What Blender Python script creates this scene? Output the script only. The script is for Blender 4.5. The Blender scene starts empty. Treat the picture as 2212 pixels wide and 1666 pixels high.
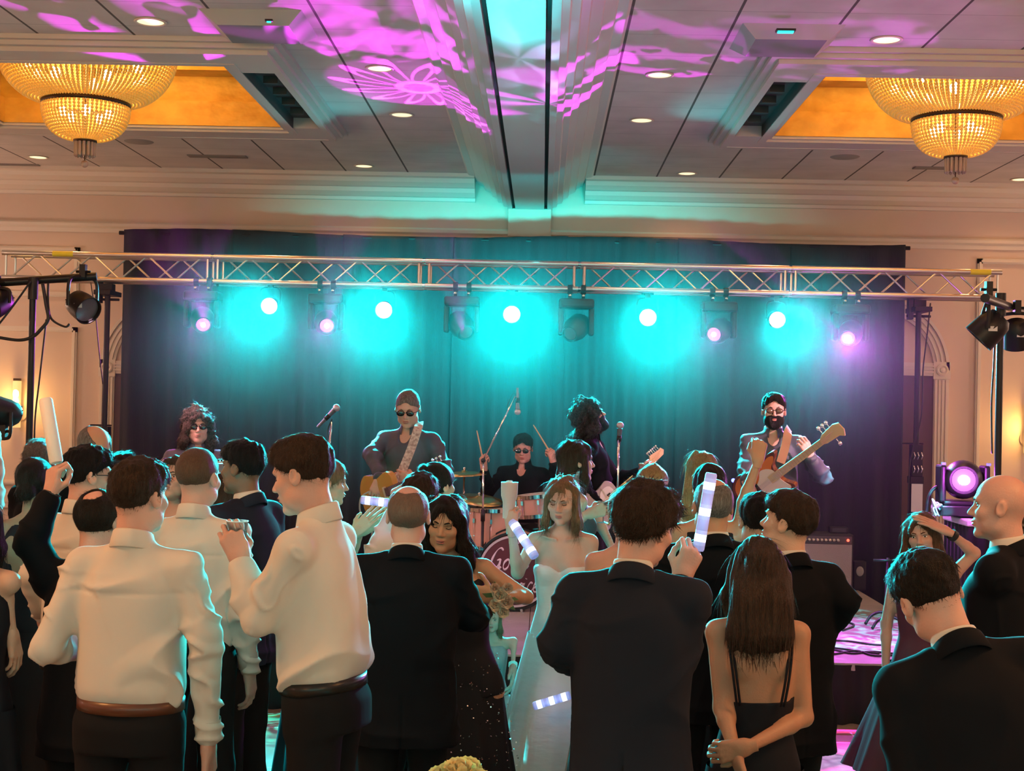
import bpy, math, random
import numpy as np
from mathutils import Vector, Matrix
random.seed(7)
PI = math.pi
SC = bpy.context.scene
COL = SC.collection

# ------------------------------------------------------------------ camera
F, VPX, VPY, ROLL, CAMH = 3050.0, 66.0, -37.0, 0.022, 2.0
_Y = Vector((VPX, VPY, -F)).normalized()
_s, _c = math.sin(ROLL), math.cos(ROLL)
_Z = Vector((_s, _c, (VPX * _s + VPY * _c) / F)).normalized()
_X = _Y.cross(_Z).normalized()
M3 = Matrix((_X, _Y, _Z))                     # world <- camera
cam_data = bpy.data.cameras.new('camera')
cam = bpy.data.objects.new('camera', cam_data)
COL.objects.link(cam)
cam.matrix_world = Matrix.Translation((0, 0, CAMH)) @ M3.to_4x4()
cam_data.sensor_width = 36.0
cam_data.lens = F * 36.0 / 2212.0
cam_data.clip_end = 100
SC.camera = cam

def P(px, py, Y):
    """point of the place seen at pixel (px, py), at distance Y along the room"""
    d = M3 @ Vector((px - 1106.0, 833.0 - py, -F))
    return Vector((0, 0, CAMH)) + d * (Y / d.y)

def PZ(px, py, z):
    d = M3 @ Vector((px - 1106.0, 833.0 - py, -F))
    return Vector((0, 0, CAMH)) + d * ((z - CAMH) / d.z)

# ------------------------------------------------------------------ view, world
SC.view_settings.view_transform = 'Standard'
SC.view_settings.look = 'None'
SC.view_settings.gamma = 1
SC.view_settings.use_curve_mapping = False
SC.view_settings.exposure = 0.0
cy = SC.cycles
cy.max_bounces = 5; cy.diffuse_bounces = 2; cy.glossy_bounces = 2
cy.transmission_bounces = 4; cy.volume_bounces = 0; cy.transparent_max_bounces = 8
cy.sample_clamp_indirect = 4.0
cy.caustics_reflective = False; cy.caustics_refractive = False
W = bpy.data.worlds.new('world'); SC.world = W; W.use_nodes = True
W.node_tree.nodes['Background'].inputs[0].default_value = (0.5, 0.4, 0.35, 1)
W.node_tree.nodes['Background'].inputs[1].default_value = 0.05

WALL_Y, CEIL, DRAPE_Y, TRUSS_Y, STAGE_H, STAGE_Y = 14.19, 4.24, 13.55, 11.73, 0.385, 9.05
XL, XR, YB = -7.2, 6.8, -3.0

# ------------------------------------------------------------------ lamps (room light and stage light)
def aim(o, target):
    d = Vector(target) - o.location
    o.rotation_euler = d.to_track_quat('-Z', 'Y').to_euler()

def lamp(kind, name, loc, color, power, target=None, size=0.1, angle=None, blend=0.5, spread=None, size_y=None):
    d = bpy.data.lights.new(name, kind)
    d.color = color; d.energy = power
    if kind == 'SPOT':
        d.spot_size = angle; d.spot_blend = blend; d.shadow_soft_size = size
    elif kind == 'POINT':
        d.shadow_soft_size = size
    else:
        d.shape = 'DISK'; d.size = size
        if size_y: d.shape = 'RECTANGLE'; d.size_y = size_y
        if spread: d.spread = spread
    o = bpy.data.objects.new(name, d); COL.objects.link(o)
    o.location = loc
    if target is not None: aim(o, target)
    return o

WARM = (1.0, 0.52, 0.20)
TEAL = (0.0, 0.78, 0.84)
MAG = (0.85, 0.10, 1.0)
CHAND = [P(183, 200, 10.3), P(2062, 240, 10.3)]
# recessed ceiling cans: pixel of each can in the photograph -> point of the ceiling
CAN_PX = [(325, 46), (820, 147), (868, 247), (577, 293), (786, 358), (82, 339), (98, 279), (1425, 161), (1386, 259),
          (1686, 315), (1484, 374), (1915, 85), (2172, 323), (2205, 387)]
CANS = [PZ(x, y, CEIL) for x, y in CAN_PX]
for c in CANS:
    lamp('SPOT', 'downlight_lamp', (c.x, c.y, c.z - 0.03), WARM, 22, (c.x, c.y, 0), 0.06, 2.3, 1.0)
for x in (-3.3, 3.0):                                  # warm lamps as from unseen chandeliers; the nearer pair is added to light the ceiling
    for y, e in ((3.9, 165), (-1.4, 100)):
        lamp('POINT', 'chandelier_and_fill_lamp', (x, y, 3.5), (1.0, 0.42, 0.13), e, size=0.35)
for x in (-5.4, -1.6, 1.3, 5.2):
    for y in (0.4, -1.8):
        lamp('SPOT', 'downlight_lamp', (x, y, CEIL - 0.05), WARM, 60, (x, y, 0), 0.08, 2.4, 1.0)

for x in (XL + 0.25, XR - 0.25):                        # added lamps by the side walls, no sconce built, to brighten ceiling and walls
    for y in (2.0, 6.0, 10.0, 12.9):
        lamp('POINT', 'sconce_and_fill_lamp', (x, y, 2.5), (1.0, 0.68, 0.52), 44 if y > 8 else 30, size=0.12)
PARS = [((581, 658), 1.0), ((829, 667), 1.15), ((1105, 676), 1.3), ((1399, 683), 1.3), ((1679, 688), 0.9)]
PAR_TGT = [(-2.3, 4.5, 1.1), (-1.3, 4.0, 1.1), (0.0, 4.2, 1.1), (1.3, 4.0, 1.1), (2.3, 4.5, 1.1)]
for ((x, y), e), t in zip(PARS, PAR_TGT):
    p = P(x, y, TRUSS_Y - 0.12)
    p = p + (Vector(t) - p).normalized() * 0.09
    lamp('SPOT', 'par_lamp', p, TEAL, 3900 * e, t, 0.07, 1.06, 1.0)
    lamp('SPOT', 'drape_fill_lamp', p + Vector((0, 0.3, 0.12)), (0.0, 0.80, 0.80), 190 * e ** 3, (p.x * 0.85, DRAPE_Y, 2.6), 0.06, 1.6, 0.8)  # added teal lamp aimed back at the drape, not part of the par
# the par cans on the two T-bar stands wash the band from the front in pale pink
for (x, y, Y, tx) in ((178, 662, 9.6, -0.9), (2134, 712, 8.8, 1.2)):
    p = P(x, y, Y)
    lamp('SPOT', 'front_wash_lamp', p + Vector((0.0, 0.12, -0.1)), (1.0, 0.52, 0.60), 250, (tx, 10.6, 1.3), 0.06, 1.0, 0.9)
for tx, tzz, pw_, an_ in ((-1.9, CEIL, 50, 0.9), (1.55, CEIL, 50, 0.9), (-0.17, 4.0, 22, 1.9)):   # added teal lamps without fixtures, tinting the coffers, the beam's end and the frieze
    lamp('SPOT', 'teal_fill_lamp', (tx * 0.45, TRUSS_Y - 0.2, 3.25), TEAL, pw_, (tx, 10.4 if an_ < 1 else WALL_Y, tzz), 0.05, an_, 1.0)
HEADS = [((440, 711), 0.3, 1), ((707, 709), 0.4, 1), ((1021, 737), 0.0, 0), ((1213, 737), 0.0, 0), ((1532, 730), 0.2, 1), ((1828, 741), 1.5, 1)]

def gobo_spot(name, loc, target, color, power, angle, pattern, size=0.01, roll=0.0):
    """a moving-head lamp whose light passes through a patterned gobo wheel"""
    o = lamp('SPOT', name, loc, color, power, target, size, angle, 0.15)
    o.rotation_euler.rotate_axis('Z', roll)
    d = o.data; d.use_nodes = True
    nt = d.node_tree; N, L = nt.nodes, nt.links
    em = [n for n in N if n.type == 'EMISSION'][0]
    tc = N.new('ShaderNodeTexCoord')
    sep = N.new('ShaderNodeSeparateXYZ'); L.new(tc.outputs['Normal'], sep.inputs[0])
    def m(op, a, b=None, clamp=False):
        n = N.new('ShaderNodeMath'); n.operation = op; n.use_clamp = clamp
        for i, v in enumerate((a, b)):
            if v is None: continue
            if isinstance(v, (int, float)): n.inputs[i].default_value = v
            else: L.new(v, n.inputs[i])
        return n.outputs[0]
    u = m('DIVIDE', sep.outputs[0], sep.outputs[2]); v = m('DIVIDE', sep.outputs[1], sep.outputs[2])
    k = 1.0 / math.tan(angle / 2)
    u = m('MULTIPLY', u, k); v = m('MULTIPLY', v, k)
    r = m('SQRT', m('ADD', m('MULTIPLY', u, u), m('MULTIPLY', v, v)))
    th = m('ARCTAN2', v, u)
    cb = N.new('ShaderNodeCombineXYZ'); L.new(u, cb.inputs[0]); L.new(v, cb.inputs[1])
    nz = N.new('ShaderNodeTexNoise'); nz.inputs['Scale'].default_value = 2.2; L.new(cb.outputs[0], nz.inputs[0])
    if pattern == 'petal':      # outlined petals round a ring
        w = m('ABSOLUTE', m('SINE', m('ADD', m('MULTIPLY', th, 6.0), m('MULTIPLY', r, 2.0))))
        e = m('ABSOLUTE', m('SUBTRACT', m('MULTIPLY', w, 0.85), r))
        g = m('GREATER_THAN', 0.085, e)
        e2 = m('GREATER_THAN', 0.05, m('ABSOLUTE', m('SUBTRACT', r, 0.22)))
        g = m('MAXIMUM', g, e2)
        g = m('ADD', m('MULTIPLY', g, 1.0), 0.07)
    elif pattern == 'streak':   # fan of soft bars
        w = m('SINE', m('ADD', m('MULTIPLY', u, 10.0), m('MULTIPLY', nz.outputs[0], 5.0)))
        g = m('MULTIPLY', m('ADD', w, 0.25), 1.2, True)
        g = m('MULTIPLY', g, m('GREATER_THAN', nz.outputs[0], 0.42))
    elif pattern == 'blob':
        g = m('MULTIPLY', m('SUBTRACT', nz.outputs[0], 0.42), 6.0, True)
    elif pattern == 'water':
        vo = N.new('ShaderNodeTexNoise'); vo.inputs['Scale'].default_value = 5.0; vo.inputs['Distortion'].default_value = 2.5
        L.new(cb.outputs[0], vo.inputs[0])
        g = m('MULTIPLY', m('SUBTRACT', vo.outputs[0], 0.44), 7.0, True)
    else:                       # shards
        w1 = m('SINE', m('MULTIPLY', th, 5.0)); w2 = m('SINE', m('ADD', m('MULTIPLY', u, 7.0), m('MULTIPLY', v, 12.0)))
        g = m('MULTIPLY', m('ADD', w1, m('MULTIPLY', w2, 0.7)), 1.6, True)
    L.new(g, em.inputs['Strength'])
    return o
# ------------------------------------------------------------------ materials
MATS = {}
def mat(name, color, rough=0.6, metal=0.0, emit=None, estr=0.0, bump=None, spec=0.5, alpha=None, trans=0.0, sheen=0.0, vary=None, ior=1.45, coat=0.0, ridge=False):
    """bump=(scale, strength, stretch xyz)  vary=(scale, colour2)"""
    if name in MATS: return MATS[name]
    m = bpy.data.materials.new(name); m.use_nodes = True
    N, L = m.node_tree.nodes, m.node_tree.links
    b = N['Principled BSDF']
    b.inputs['Base Color'].default_value = (*color, 1)
    b.inputs['Roughness'].default_value = rough
    b.inputs['Metallic'].default_value = metal
    b.inputs['Specular IOR Level'].default_value = spec
    b.inputs['IOR'].default_value = ior
    if trans: b.inputs['Transmission Weight'].default_value = trans
    if sheen:
        b.inputs['Sheen Weight'].default_value = sheen
        b.inputs['Sheen Roughness'].default_value = 0.4
    if coat: b.inputs['Coat Weight'].default_value = coat
    if emit is not None:
        b.inputs['Emission Color'].default_value = (*emit, 1)
        b.inputs['Emission Strength'].default_value = estr
    tc = None
    def coords(stretch):
        tc = N.new('ShaderNodeTexCoord'); mp = N.new('ShaderNodeMapping')
        mp.inputs['Scale'].default_value = stretch
        L.new(tc.outputs['Object'], mp.inputs[0]); return mp.outputs[0]
    if bump:
        sc, st, stretch = bump
        nz = N.new('ShaderNodeTexNoise'); nz.inputs['Scale'].default_value = sc; nz.inputs['Detail'].default_value = 3
        if ridge: nz.noise_type = 'RIDGED_MULTIFRACTAL'; nz.inputs['Detail'].default_value = 2; nz.inputs['Distortion'].default_value = 0.8; nz.inputs['Roughness'].default_value = 0.35
        L.new(coords(stretch), nz.inputs[0])
        bp = N.new('ShaderNodeBump'); bp.inputs['Strength'].default_value = st; bp.inputs['Distance'].default_value = 0.02
        L.new(nz.outputs[0], bp.inputs['Height']); L.new(bp.outputs[0], b.inputs['Normal'])
    if vary:
        sc, c2, stretch = vary
        nz = N.new('ShaderNodeTexNoise'); nz.inputs['Scale'].default_value = sc; nz.inputs['Detail'].default_value = 4
        L.new(coords(stretch), nz.inputs[0])
        cr = N.new('ShaderNodeValToRGB')
        cr.color_ramp.elements[0].position = 0.35; cr.color_ramp.elements[1].position = 0.65
        cr.color_ramp.elements[0].color = (*color, 1); cr.color_ramp.elements[1].color = (*c2, 1)
        L.new(nz.outputs[0], cr.inputs[0]); L.new(cr.outputs[0], b.inputs['Base Color'])
    MATS[name] = m
    return m

BLACK = mat('black_metal', (0.012, 0.012, 0.014), 0.42, 0.3)
BLACKP = mat('black_plastic', (0.014, 0.014, 0.016), 0.5)
STEEL = mat('aluminium', (0.78, 0.77, 0.74), 0.28, 0.9)
CHROME = mat('chrome', (0.85, 0.85, 0.86), 0.12, 1.0)
CREAM = mat('cream_paint', (0.78, 0.60, 0.50), 0.7, vary=(1.2, (0.73, 0.56, 0.465), (1, 1, 1)))
TRIM = mat('trim_paint', (0.78, 0.68, 0.60), 0.55)

# ------------------------------------------------------------------ mesh builder
class MB:
    def __init__(self): self.v = []; self.f = []
    def add(self, vs, fs):
        o = len(self.v); self.v += [tuple(x) for x in vs]; self.f += [tuple(i + o for i in q) for q in fs]
        return self
    def box(self, c, s, rot=None):
        c = Vector(c); h = Vector(s) / 2; vs = []
        for x in (-1, 1):
            for y in (-1, 1):
                for z in (-1, 1):
                    p = Vector((x * h.x, y * h.y, z * h.z))
                    vs.append(c + (rot @ p if rot is not None else p))
        return self.add(vs, [(0, 1, 3, 2), (4, 6, 7, 5), (0, 4, 5, 1), (2, 3, 7, 6), (0, 2, 6, 4), (1, 5, 7, 3)])
    def bbox(self, a, b):
        a, b = Vector(a), Vector(b)
        return self.box((a + b) / 2, [abs(q) for q in (b - a)])
    def tube(self, pts, r, n=8, caps=True):
        pts = [Vector(p) for p in pts]
        rs = r if isinstance(r, (list, tuple)) else [r] * len(pts)
        vs = []; up = None
        for i, p in enumerate(pts):
            d = (pts[min(i + 1, len(pts) - 1)] - pts[max(i - 1, 0)]).normalized()
            if up is None:
                up = Vector((0, 0, 1)) if abs(d.z) < 0.9 else Vector((1, 0, 0))
            a = d.cross(up).normalized(); b = a.cross(d).normalized(); up = b
            for k in range(n):
                t = 2 * PI * k / n
                vs.append(p + (a * math.cos(t) + b * math.sin(t)) * rs[i])
        fs = []
        for i in range(len(pts) - 1):
            for k in range(n):
                fs.append((i * n + k, i * n + (k + 1) % n, (i + 1) * n + (k + 1) % n, (i + 1) * n + k))
        if caps:
            fs.append(tuple(range(n))[::-1]); fs.append(tuple((len(pts) - 1) * n + k for k in range(n)))
        return self.add(vs, fs)
    def lathe(self, prof, c=(0, 0, 0), rot=None, n=24, caps=True):
        """prof: (r, z) along local z"""
        c = Vector(c); vs = []
        for r, z in prof:
            for k in range(n):
                t = 2 * PI * k / n
                p = Vector((r * math.cos(t), r * math.sin(t), z))
                vs.append(c + (rot @ p if rot is not None else p))
        fs = []
        for i in range(len(prof) - 1):
            for k in range(n):
                fs.append((i * n + k, i * n + (k + 1) % n, (i + 1) * n + (k + 1) % n, (i + 1) * n + k))
        if caps:
            fs.append(tuple(range(n))[::-1]); fs.append(tuple((len(prof) - 1) * n + k for k in range(n)))
        return self.add(vs, fs)
    def ball(self, c, r, n=8, m=6, sc=(1, 1, 1), rot=None):
        pr = [(max(math.sin(PI * i / m), 0.001) * r, -math.cos(PI * i / m) * r) for i in range(m + 1)]
        c = Vector(c); vs = []
        for rr, z in pr:
            for k in range(n):
                t = 2 * PI * k / n
                p = Vector((rr * math.cos(t) * sc[0], rr * math.sin(t) * sc[1], z * sc[2]))
                vs.append(c + (rot @ p if rot is not None else p))
        fs = []
        for i in range(m):
            for k in range(n):
                fs.append((i * n + k, i * n + (k + 1) % n, (i + 1) * n + (k + 1) % n, (i + 1) * n + k))
        return self.add(vs, fs)
    def prism(self, poly, a, b, axes='xz', c=(0, 0, 0), rot=None):
        """polygon in two axes, extruded a..b along the third"""
        ax = {'x': 0, 'y': 1, 'z': 2}; i, j = ax[axes[0]], ax[axes[1]]; k = 3 - i - j
        vs = []; c = Vector(c)
        for t in (a, b):
            for u, w in poly:
                p = Vector((0, 0, 0)); p[i] = u; p[j] = w; p[k] = t
                vs.append(c + (rot @ p if rot is not None else p))
        n = len(poly)
        fs = [tuple(range(n))[::-1], tuple(range(n, 2 * n))]
        fs += [(q, (q + 1) % n, n + (q + 1) % n, n + q) for q in range(n)]
        return self.add(vs, fs)
    def build(self, name, m, parent=None, smooth=False, bevel=0.0, fix=True):
        me = bpy.data.meshes.new(name)
        me.from_pydata(self.v, [], self.f); me.update()
        if fix:
            import bmesh
            bm = bmesh.new(); bm.from_mesh(me); bmesh.ops.recalc_face_normals(bm, faces=bm.faces); bm.to_mesh(me); bm.free()
        if m is not None: me.materials.append(m)
        o = bpy.data.objects.new(name, me); COL.objects.link(o)
        if parent is not None: o.parent = parent
        if smooth:
            me.polygons.foreach_set('use_smooth', [True] * len(me.polygons))
            if smooth == 'auto':
                try: me.set_sharp_from_angle(angle=math.radians(40))
                except Exception: pass
        if bevel:
            bv = o.modifiers.new('bevel', 'BEVEL'); bv.width = bevel; bv.segments = 2; bv.limit_method = 'ANGLE'
        return o

def tag(o, label=None, cat=None, group=None, kind=None):
    if label: o['label'] = label
    if cat: o['category'] = cat
    if group: o['group'] = group
    if kind: o['kind'] = kind
    return o
def thing(name, loc, label, cat, group=None, rz=0.0):
    o = bpy.data.objects.new(name, None); COL.objects.link(o)
    o.location = loc; o.rotation_euler = (0, 0, rz); o.empty_display_size = 0.1
    return tag(o, label, cat, group)
def struct(o): o['kind'] = 'structure'; return o
def copy_tree(o, parent=None):
    c = o.copy(); COL.objects.link(c)
    if parent is not None: c.parent = parent
    for ch in [x for x in KIDS.get(o.name, [])]: copy_tree(ch, c)
    return c
KIDS = {}
def remember(o):
    """list the children of a prototype once, so that copying never searches the whole scene"""
    KIDS[o.name] = [c for c in bpy.data.objects if c.parent == o]
    for c in KIDS[o.name]: remember(c)
def catmull(pts, n=6):
    pts = [Vector(p) for p in pts]; out = []
    q = [pts[0]] + pts + [pts[-1]]
    for i in range(1, len(q) - 2):
        for k in range(n):
            t = k / n
            a, b, c, d = q[i - 1], q[i], q[i + 1], q[i + 2]
            out.append(0.5 * ((2 * b) + (c - a) * t + (2 * a - 5 * b + 4 * c - d) * t * t + (3 * b - a - 3 * c + d) * t ** 3))
    out.append(pts[-1]); return out
def rotz(a): return Matrix.Rotation(a, 3, 'Z')
# ------------------------------------------------------------------ floor and ceiling
def grid_mat(name, c1, c2, sx, sy, ox, oy, wx, wy, rough, strength_y=1.0, coatv=0.0, vary=0.0):
    """panels: c1 with lines of c2 every sx / sy metres (line half widths wx, wy)"""
    m = bpy.data.materials.new(name); m.use_nodes = True
    N, L = m.node_tree.nodes, m.node_tree.links; b = N['Principled BSDF']
    b.inputs['Roughness'].default_value = rough; b.inputs['Coat Weight'].default_value = coatv
    b.inputs['Coat Roughness'].default_value = 0.08
    tc = N.new('ShaderNodeTexCoord'); sp = N.new('ShaderNodeSeparateXYZ'); L.new(tc.outputs['Object'], sp.inputs[0])
    def mm(op, a, b_):
        n = N.new('ShaderNodeMath'); n.operation = op
        for i, v in enumerate((a, b_)):
            if v is None: continue
            if isinstance(v, (int, float)): n.inputs[i].default_value = v
            else: L.new(v, n.inputs[i])
        return n.outputs[0]
    def line(src, s, o, w):
        t = mm('ADD', src, -o); t = mm('PINGPONG', t, s / 2)
        return mm('LESS_THAN', t, w)
    lx = line(sp.outputs[0], sx, ox, wx); ly = mm('MULTIPLY', line(sp.outputs[1], sy, oy, wy), strength_y)
    g = mm('MAXIMUM', lx, ly)
    base = N.new('ShaderNodeRGB'); base.outputs[0].default_value = (*c1, 1); src = base.outputs[0]
    if vary:
        nz = N.new('ShaderNodeTexNoise'); nz.inputs['Scale'].default_value = 3.0; nz.inputs['Detail'].default_value = 6
        mp = N.new('ShaderNodeMapping'); mp.inputs['Scale'].default_value = (8, 0.8, 1) if vary > 0.15 else (1, 1, 1)
        L.new(tc.outputs['Object'], mp.inputs[0]); L.new(mp.outputs[0], nz.inputs[0])
        mx0 = N.new('ShaderNodeMixRGB'); mx0.blend_type = 'MULTIPLY'; mx0.inputs[0].default_value = min(1, vary * 3)
        L.new(src, mx0.inputs[1]); L.new(nz.outputs[0], mx0.inputs[2]); src = mx0.outputs[0]
    mx = N.new('ShaderNodeMixRGB'); L.new(g, mx.inputs[0]); L.new(src, mx.inputs[1]); mx.inputs[2].default_value = (*c2, 1)
    L.new(mx.outputs[0], b.inputs['Base Color'])
    return m

CARPET = mat('carpet', (0.22, 0.15, 0.10), 0.95, vary=(6, (0.30, 0.22, 0.15), (1, 1, 1)), bump=(80, 0.4, (1, 1, 1)))
struct(MB().bbox((XL, YB, -0.1), (XR, WALL_Y, 0)).build('floor', CARPET))
WOODF = grid_mat('dance_floor_panels', (0.50, 0.28, 0.17), (0.75, 0.72, 0.68), 0.915, 0.915, 0.1, 8.74, 0.006, 0.006, 0.30, 1.0, 0.5, 0.25)
df = thing('dance_floor', (0, 5.2, 0), 'polished wooden panel dance floor laid on the carpet before the stage', 'dance floor')
o = MB().bbox((-4.2, -3.0, 0), (3.4, 3.52, 0.02)).build('floor_panels', WOODF, df)
e = MB().bbox((-4.25, 3.52, 0), (3.45, 3.58, 0.024)); e.bbox((3.4, -3, 0), (3.46, 3.52, 0.024)); e.bbox((-4.26, -3, 0), (-4.2, 3.52, 0.024))
e.build('edge_trim', mat('gold_trim', (0.75, 0.55, 0.28), 0.35, 0.6), df)

TILE = grid_mat('ceiling_tile', (0.84, 0.77, 0.74), (0.10, 0.085, 0.08), 0.611, 0.525, -0.152, 0.12, 0.0085, 0.0035, 0.9, 0.45, 0.0, 0.12)
COF = [(-4.85, -1.75, 8.80, 11.80), (1.40, 4.50, 8.80, 11.80)]
ce = MB()
def crect(x0, x1, y0, y1): ce.bbox((x0, y0, CEIL), (x1, y1, CEIL + 0.05))
crect(XL, XR, YB, 8.80); crect(XL, XR, 11.80, WALL_Y)
crect(XL, -4.85, 8.80, 11.80); crect(-1.75, 1.40, 8.80, 11.80); crect(4.50, XR, 8.80, 11.80)
struct(ce.build('ceiling', TILE))
struct(MB().bbox((XL, YB, CEIL + 0.72), (XR, WALL_Y, CEIL + 0.76)).build('ceiling.001', TRIM))

# walls
struct(MB().bbox((XL, WALL_Y, 0), (XR, WALL_Y + 0.1, CEIL + 0.75)).build('wall_back', CREAM))
struct(MB().bbox((XL - 0.1, YB, 0), (XL, WALL_Y, CEIL + 0.75)).build('wall_left', CREAM))
struct(MB().bbox((XR, YB, 0), (XR + 0.1, WALL_Y, CEIL + 0.75)).build('wall_right', CREAM))
struct(MB().bbox((XL, YB - 0.1, 0), (XR, YB, CEIL + 0.75)).build('wall_front', CREAM))

# crown moulding (two runs, either side of the beam) and picture rail
BX = -0.17
crown = [(0.34, 0), (0.34, -0.035), (0.29, -0.045), (0.27, -0.085), (0.21, -0.12), (0.16, -0.125), (0.15, -0.165), (0.09, -0.20), (0.04, -0.205), (0.03, -0.235), (0, -0.24), (0, 0)]
cp = [(WALL_Y - d, CEIL + z) for d, z in crown]
for i, (a, b) in enumerate(((XL, BX - 0.55), (BX + 0.55, XR))):
    struct(MB().prism(cp, a, b, 'yz').build('trim_%d' % (i + 1), TRIM, smooth=False))
zr = P(740, 500, WALL_Y).z
rail = [(0, 0.05), (0.03, 0.05), (0.05, 0.03), (0.05, 0.0), (0.025, -0.02), (0.02, -0.06), (0, -0.06)]
struct(MB().prism([(WALL_Y - d, zr + z) for d, z in rail], XL, XR, 'yz').build('trim_3', TRIM))
# wall panels: raised frames left and right of the stage
def frame(mb, x0, x1, z0, z1, w=0.05, t=0.03, y=WALL_Y):
    for a, b in (((x0, z0), (x1, z0 + w)), ((x0, z1 - w), (x1, z1)), ((x0, z0), (x0 + w, z1)), ((x1 - w, z0), (x1, z1))):
        mb.bbox((a[0], y - t, a[1]), (b[0], y, b[1]))
        mb.bbox((a[0] + 0.015, y - t - 0.012, a[1] + 0.015), (b[0] - 0.015, y - t, b[1] - 0.015))
xl = P(166, 800, WALL_Y).x; zt = P(100, 706, WALL_Y).z
mb = MB(); frame(mb, -6.9, xl, 1.05, zt); frame(mb, -6.9, P(172, 600, WALL_Y).x, P(60, 640, WALL_Y).z, P(60, 533, WALL_Y).z)
struct(mb.build('trim_4', TRIM))
xr = P(2106, 800, WALL_Y).x
mb = MB(); frame(mb, xr, 6.6, 1.05, P(2150, 560, WALL_Y).z)
struct(mb.build('trim_5', TRIM))
mb = MB(); mb.bbox((XL, WALL_Y - 0.04, 0.88), (-3.3, WALL_Y, 0.96)); mb.bbox((XL, WALL_Y - 0.03, 0.82), (-3.3, WALL_Y, 0.88))
struct(mb.build('trim_6', TRIM))
struct(MB().bbox((XL, WALL_Y - 0.03, 0), (XR, WALL_Y, 0.16)).build('baseboard_back', TRIM))
# arched doorways, half hidden by the backdrop
DOORM = mat('dark_door', (0.10, 0.055, 0.05), 0.5)
for i, px in enumerate((373, 1890)):
    c = P(px, 797, WALL_Y); R = 0.73
    fr = MB()
    for k, (ra, rb, t) in enumerate(((0.73, 0.70, 0.05), (0.68, 0.655, 0.04), (0.635, 0.61, 0.04), (0.73, 0.58, 0.025))):
        n = 28
        for s in range(n):
            a0, a1 = PI * s / n, PI * (s + 1) / n
            poly = [(c.x + ra * math.cos(a0), c.z + ra * math.sin(a0)), (c.x + ra * math.cos(a1), c.z + ra * math.sin(a1)),
                    (c.x + rb * math.cos(a1), c.z + rb * math.sin(a1)), (c.x + rb * math.cos(a0), c.z + rb * math.sin(a0))]
            fr.prism(poly, WALL_Y - t, WALL_Y, 'xz')
    fr.bbox((c.x - 0.60, WALL_Y - 0.04, c.z - 0.06), (c.x + 0.60, WALL_Y, c.z + 0.07))
    for z in (-0.03, 0.0, 0.03): fr.bbox((c.x - 0.59, WALL_Y - 0.055, c.z + z), (c.x + 0.59, WALL_Y - 0.03, c.z + z + 0.015))
    for sgn in (-1, 1):
        x0 = c.x + sgn * 0.655
        fr.bbox((x0 - 0.075, WALL_Y - 0.03, 0), (x0 + 0.075, WALL_Y, c.z - 0.09))
        for q in (-0.055, -0.02, 0.015, 0.05):
            fr.bbox((x0 + q - 0.011, WALL_Y - 0.045, 0.1), (x0 + q + 0.011, WALL_Y - 0.028, c.z - 0.10))
        fr.bbox((x0 - 0.085, WALL_Y - 0.05, c.z - 0.09), (x0 + 0.085, WALL_Y, c.z + 0.08))
        ry = Matrix.Rotation(PI / 2, 3, 'X')
        fr.lathe([(0.055, 0), (0.06, 0.015), (0.045, 0.02), (0.03, 0.01), (0.02, 0.022), (0.001, 0.026)], (x0, WALL_Y - 0.05, c.z), ry, 20, False)
    d = struct(fr.build('door_%d' % (i + 1), TRIM))
    pn = MB().bbox((c.x - 0.58, WALL_Y - 0.02, 0), (c.x + 0.58, WALL_Y - 0.002, c.z - 0.06))
    for sgn in (-1, 1):
        for z0, z1 in ((0.2, 0.95), (1.05, c.z - 0.25)):
            pn.bbox((c.x + sgn * 0.29 - 0.2, WALL_Y - 0.032, z0), (c.x + sgn * 0.29 + 0.2, WALL_Y - 0.02, z1))
    pn.build('door_leaf', DOORM, d)

# ------------------------------------------------------------------ beam
half = [(0.62, 0), (0.60, -0.02), (0.54, -0.03), (0.53, -0.055), (0.46, -0.09), (0.45, -0.12), (0.385, -0.15), (0.375, -0.18),
        (0.33, -0.20), (0.32, -0.235), (0.275, -0.245), (0.265, -0.275), (0.225, -0.285), (0.222, -0.305), (0.175, -0.31), (0.172, -0.265), (0.147, -0.265), (0.144, -0.31)]
prof = [(BX + x, CEIL + z) for x, z in half] + [(BX - x, CEIL + z) for x, z in half[::-1]]
bm_ = MB()
n = len(prof)
vs = [(x, y, z) for y in (YB, WALL_Y - 0.02) for x, z in prof]
bm_.add(vs, [(i, i + 1, n + i + 1, n + i) for i in range(n - 1)])
struct(bm_.build('trim_7', mat('beam_paint', (0.64, 0.62, 0.60), 0.38), smooth=False))
gr = MB()
for s in (-1, 1): gr.bbox((BX + s * 0.16 - 0.013, YB, CEIL - 0.269), (BX + s * 0.16 + 0.013, WALL_Y, CEIL - 0.262))
struct(gr.build('trim_8', mat('groove_dark', (0.02, 0.02, 0.02), 0.8)))
struct(MB().bbox((BX - 0.215, WALL_Y - 0.08, CEIL - 0.58), (BX + 0.215, WALL_Y, CEIL - 0.30)).build('trim_9', CREAM))

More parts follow.
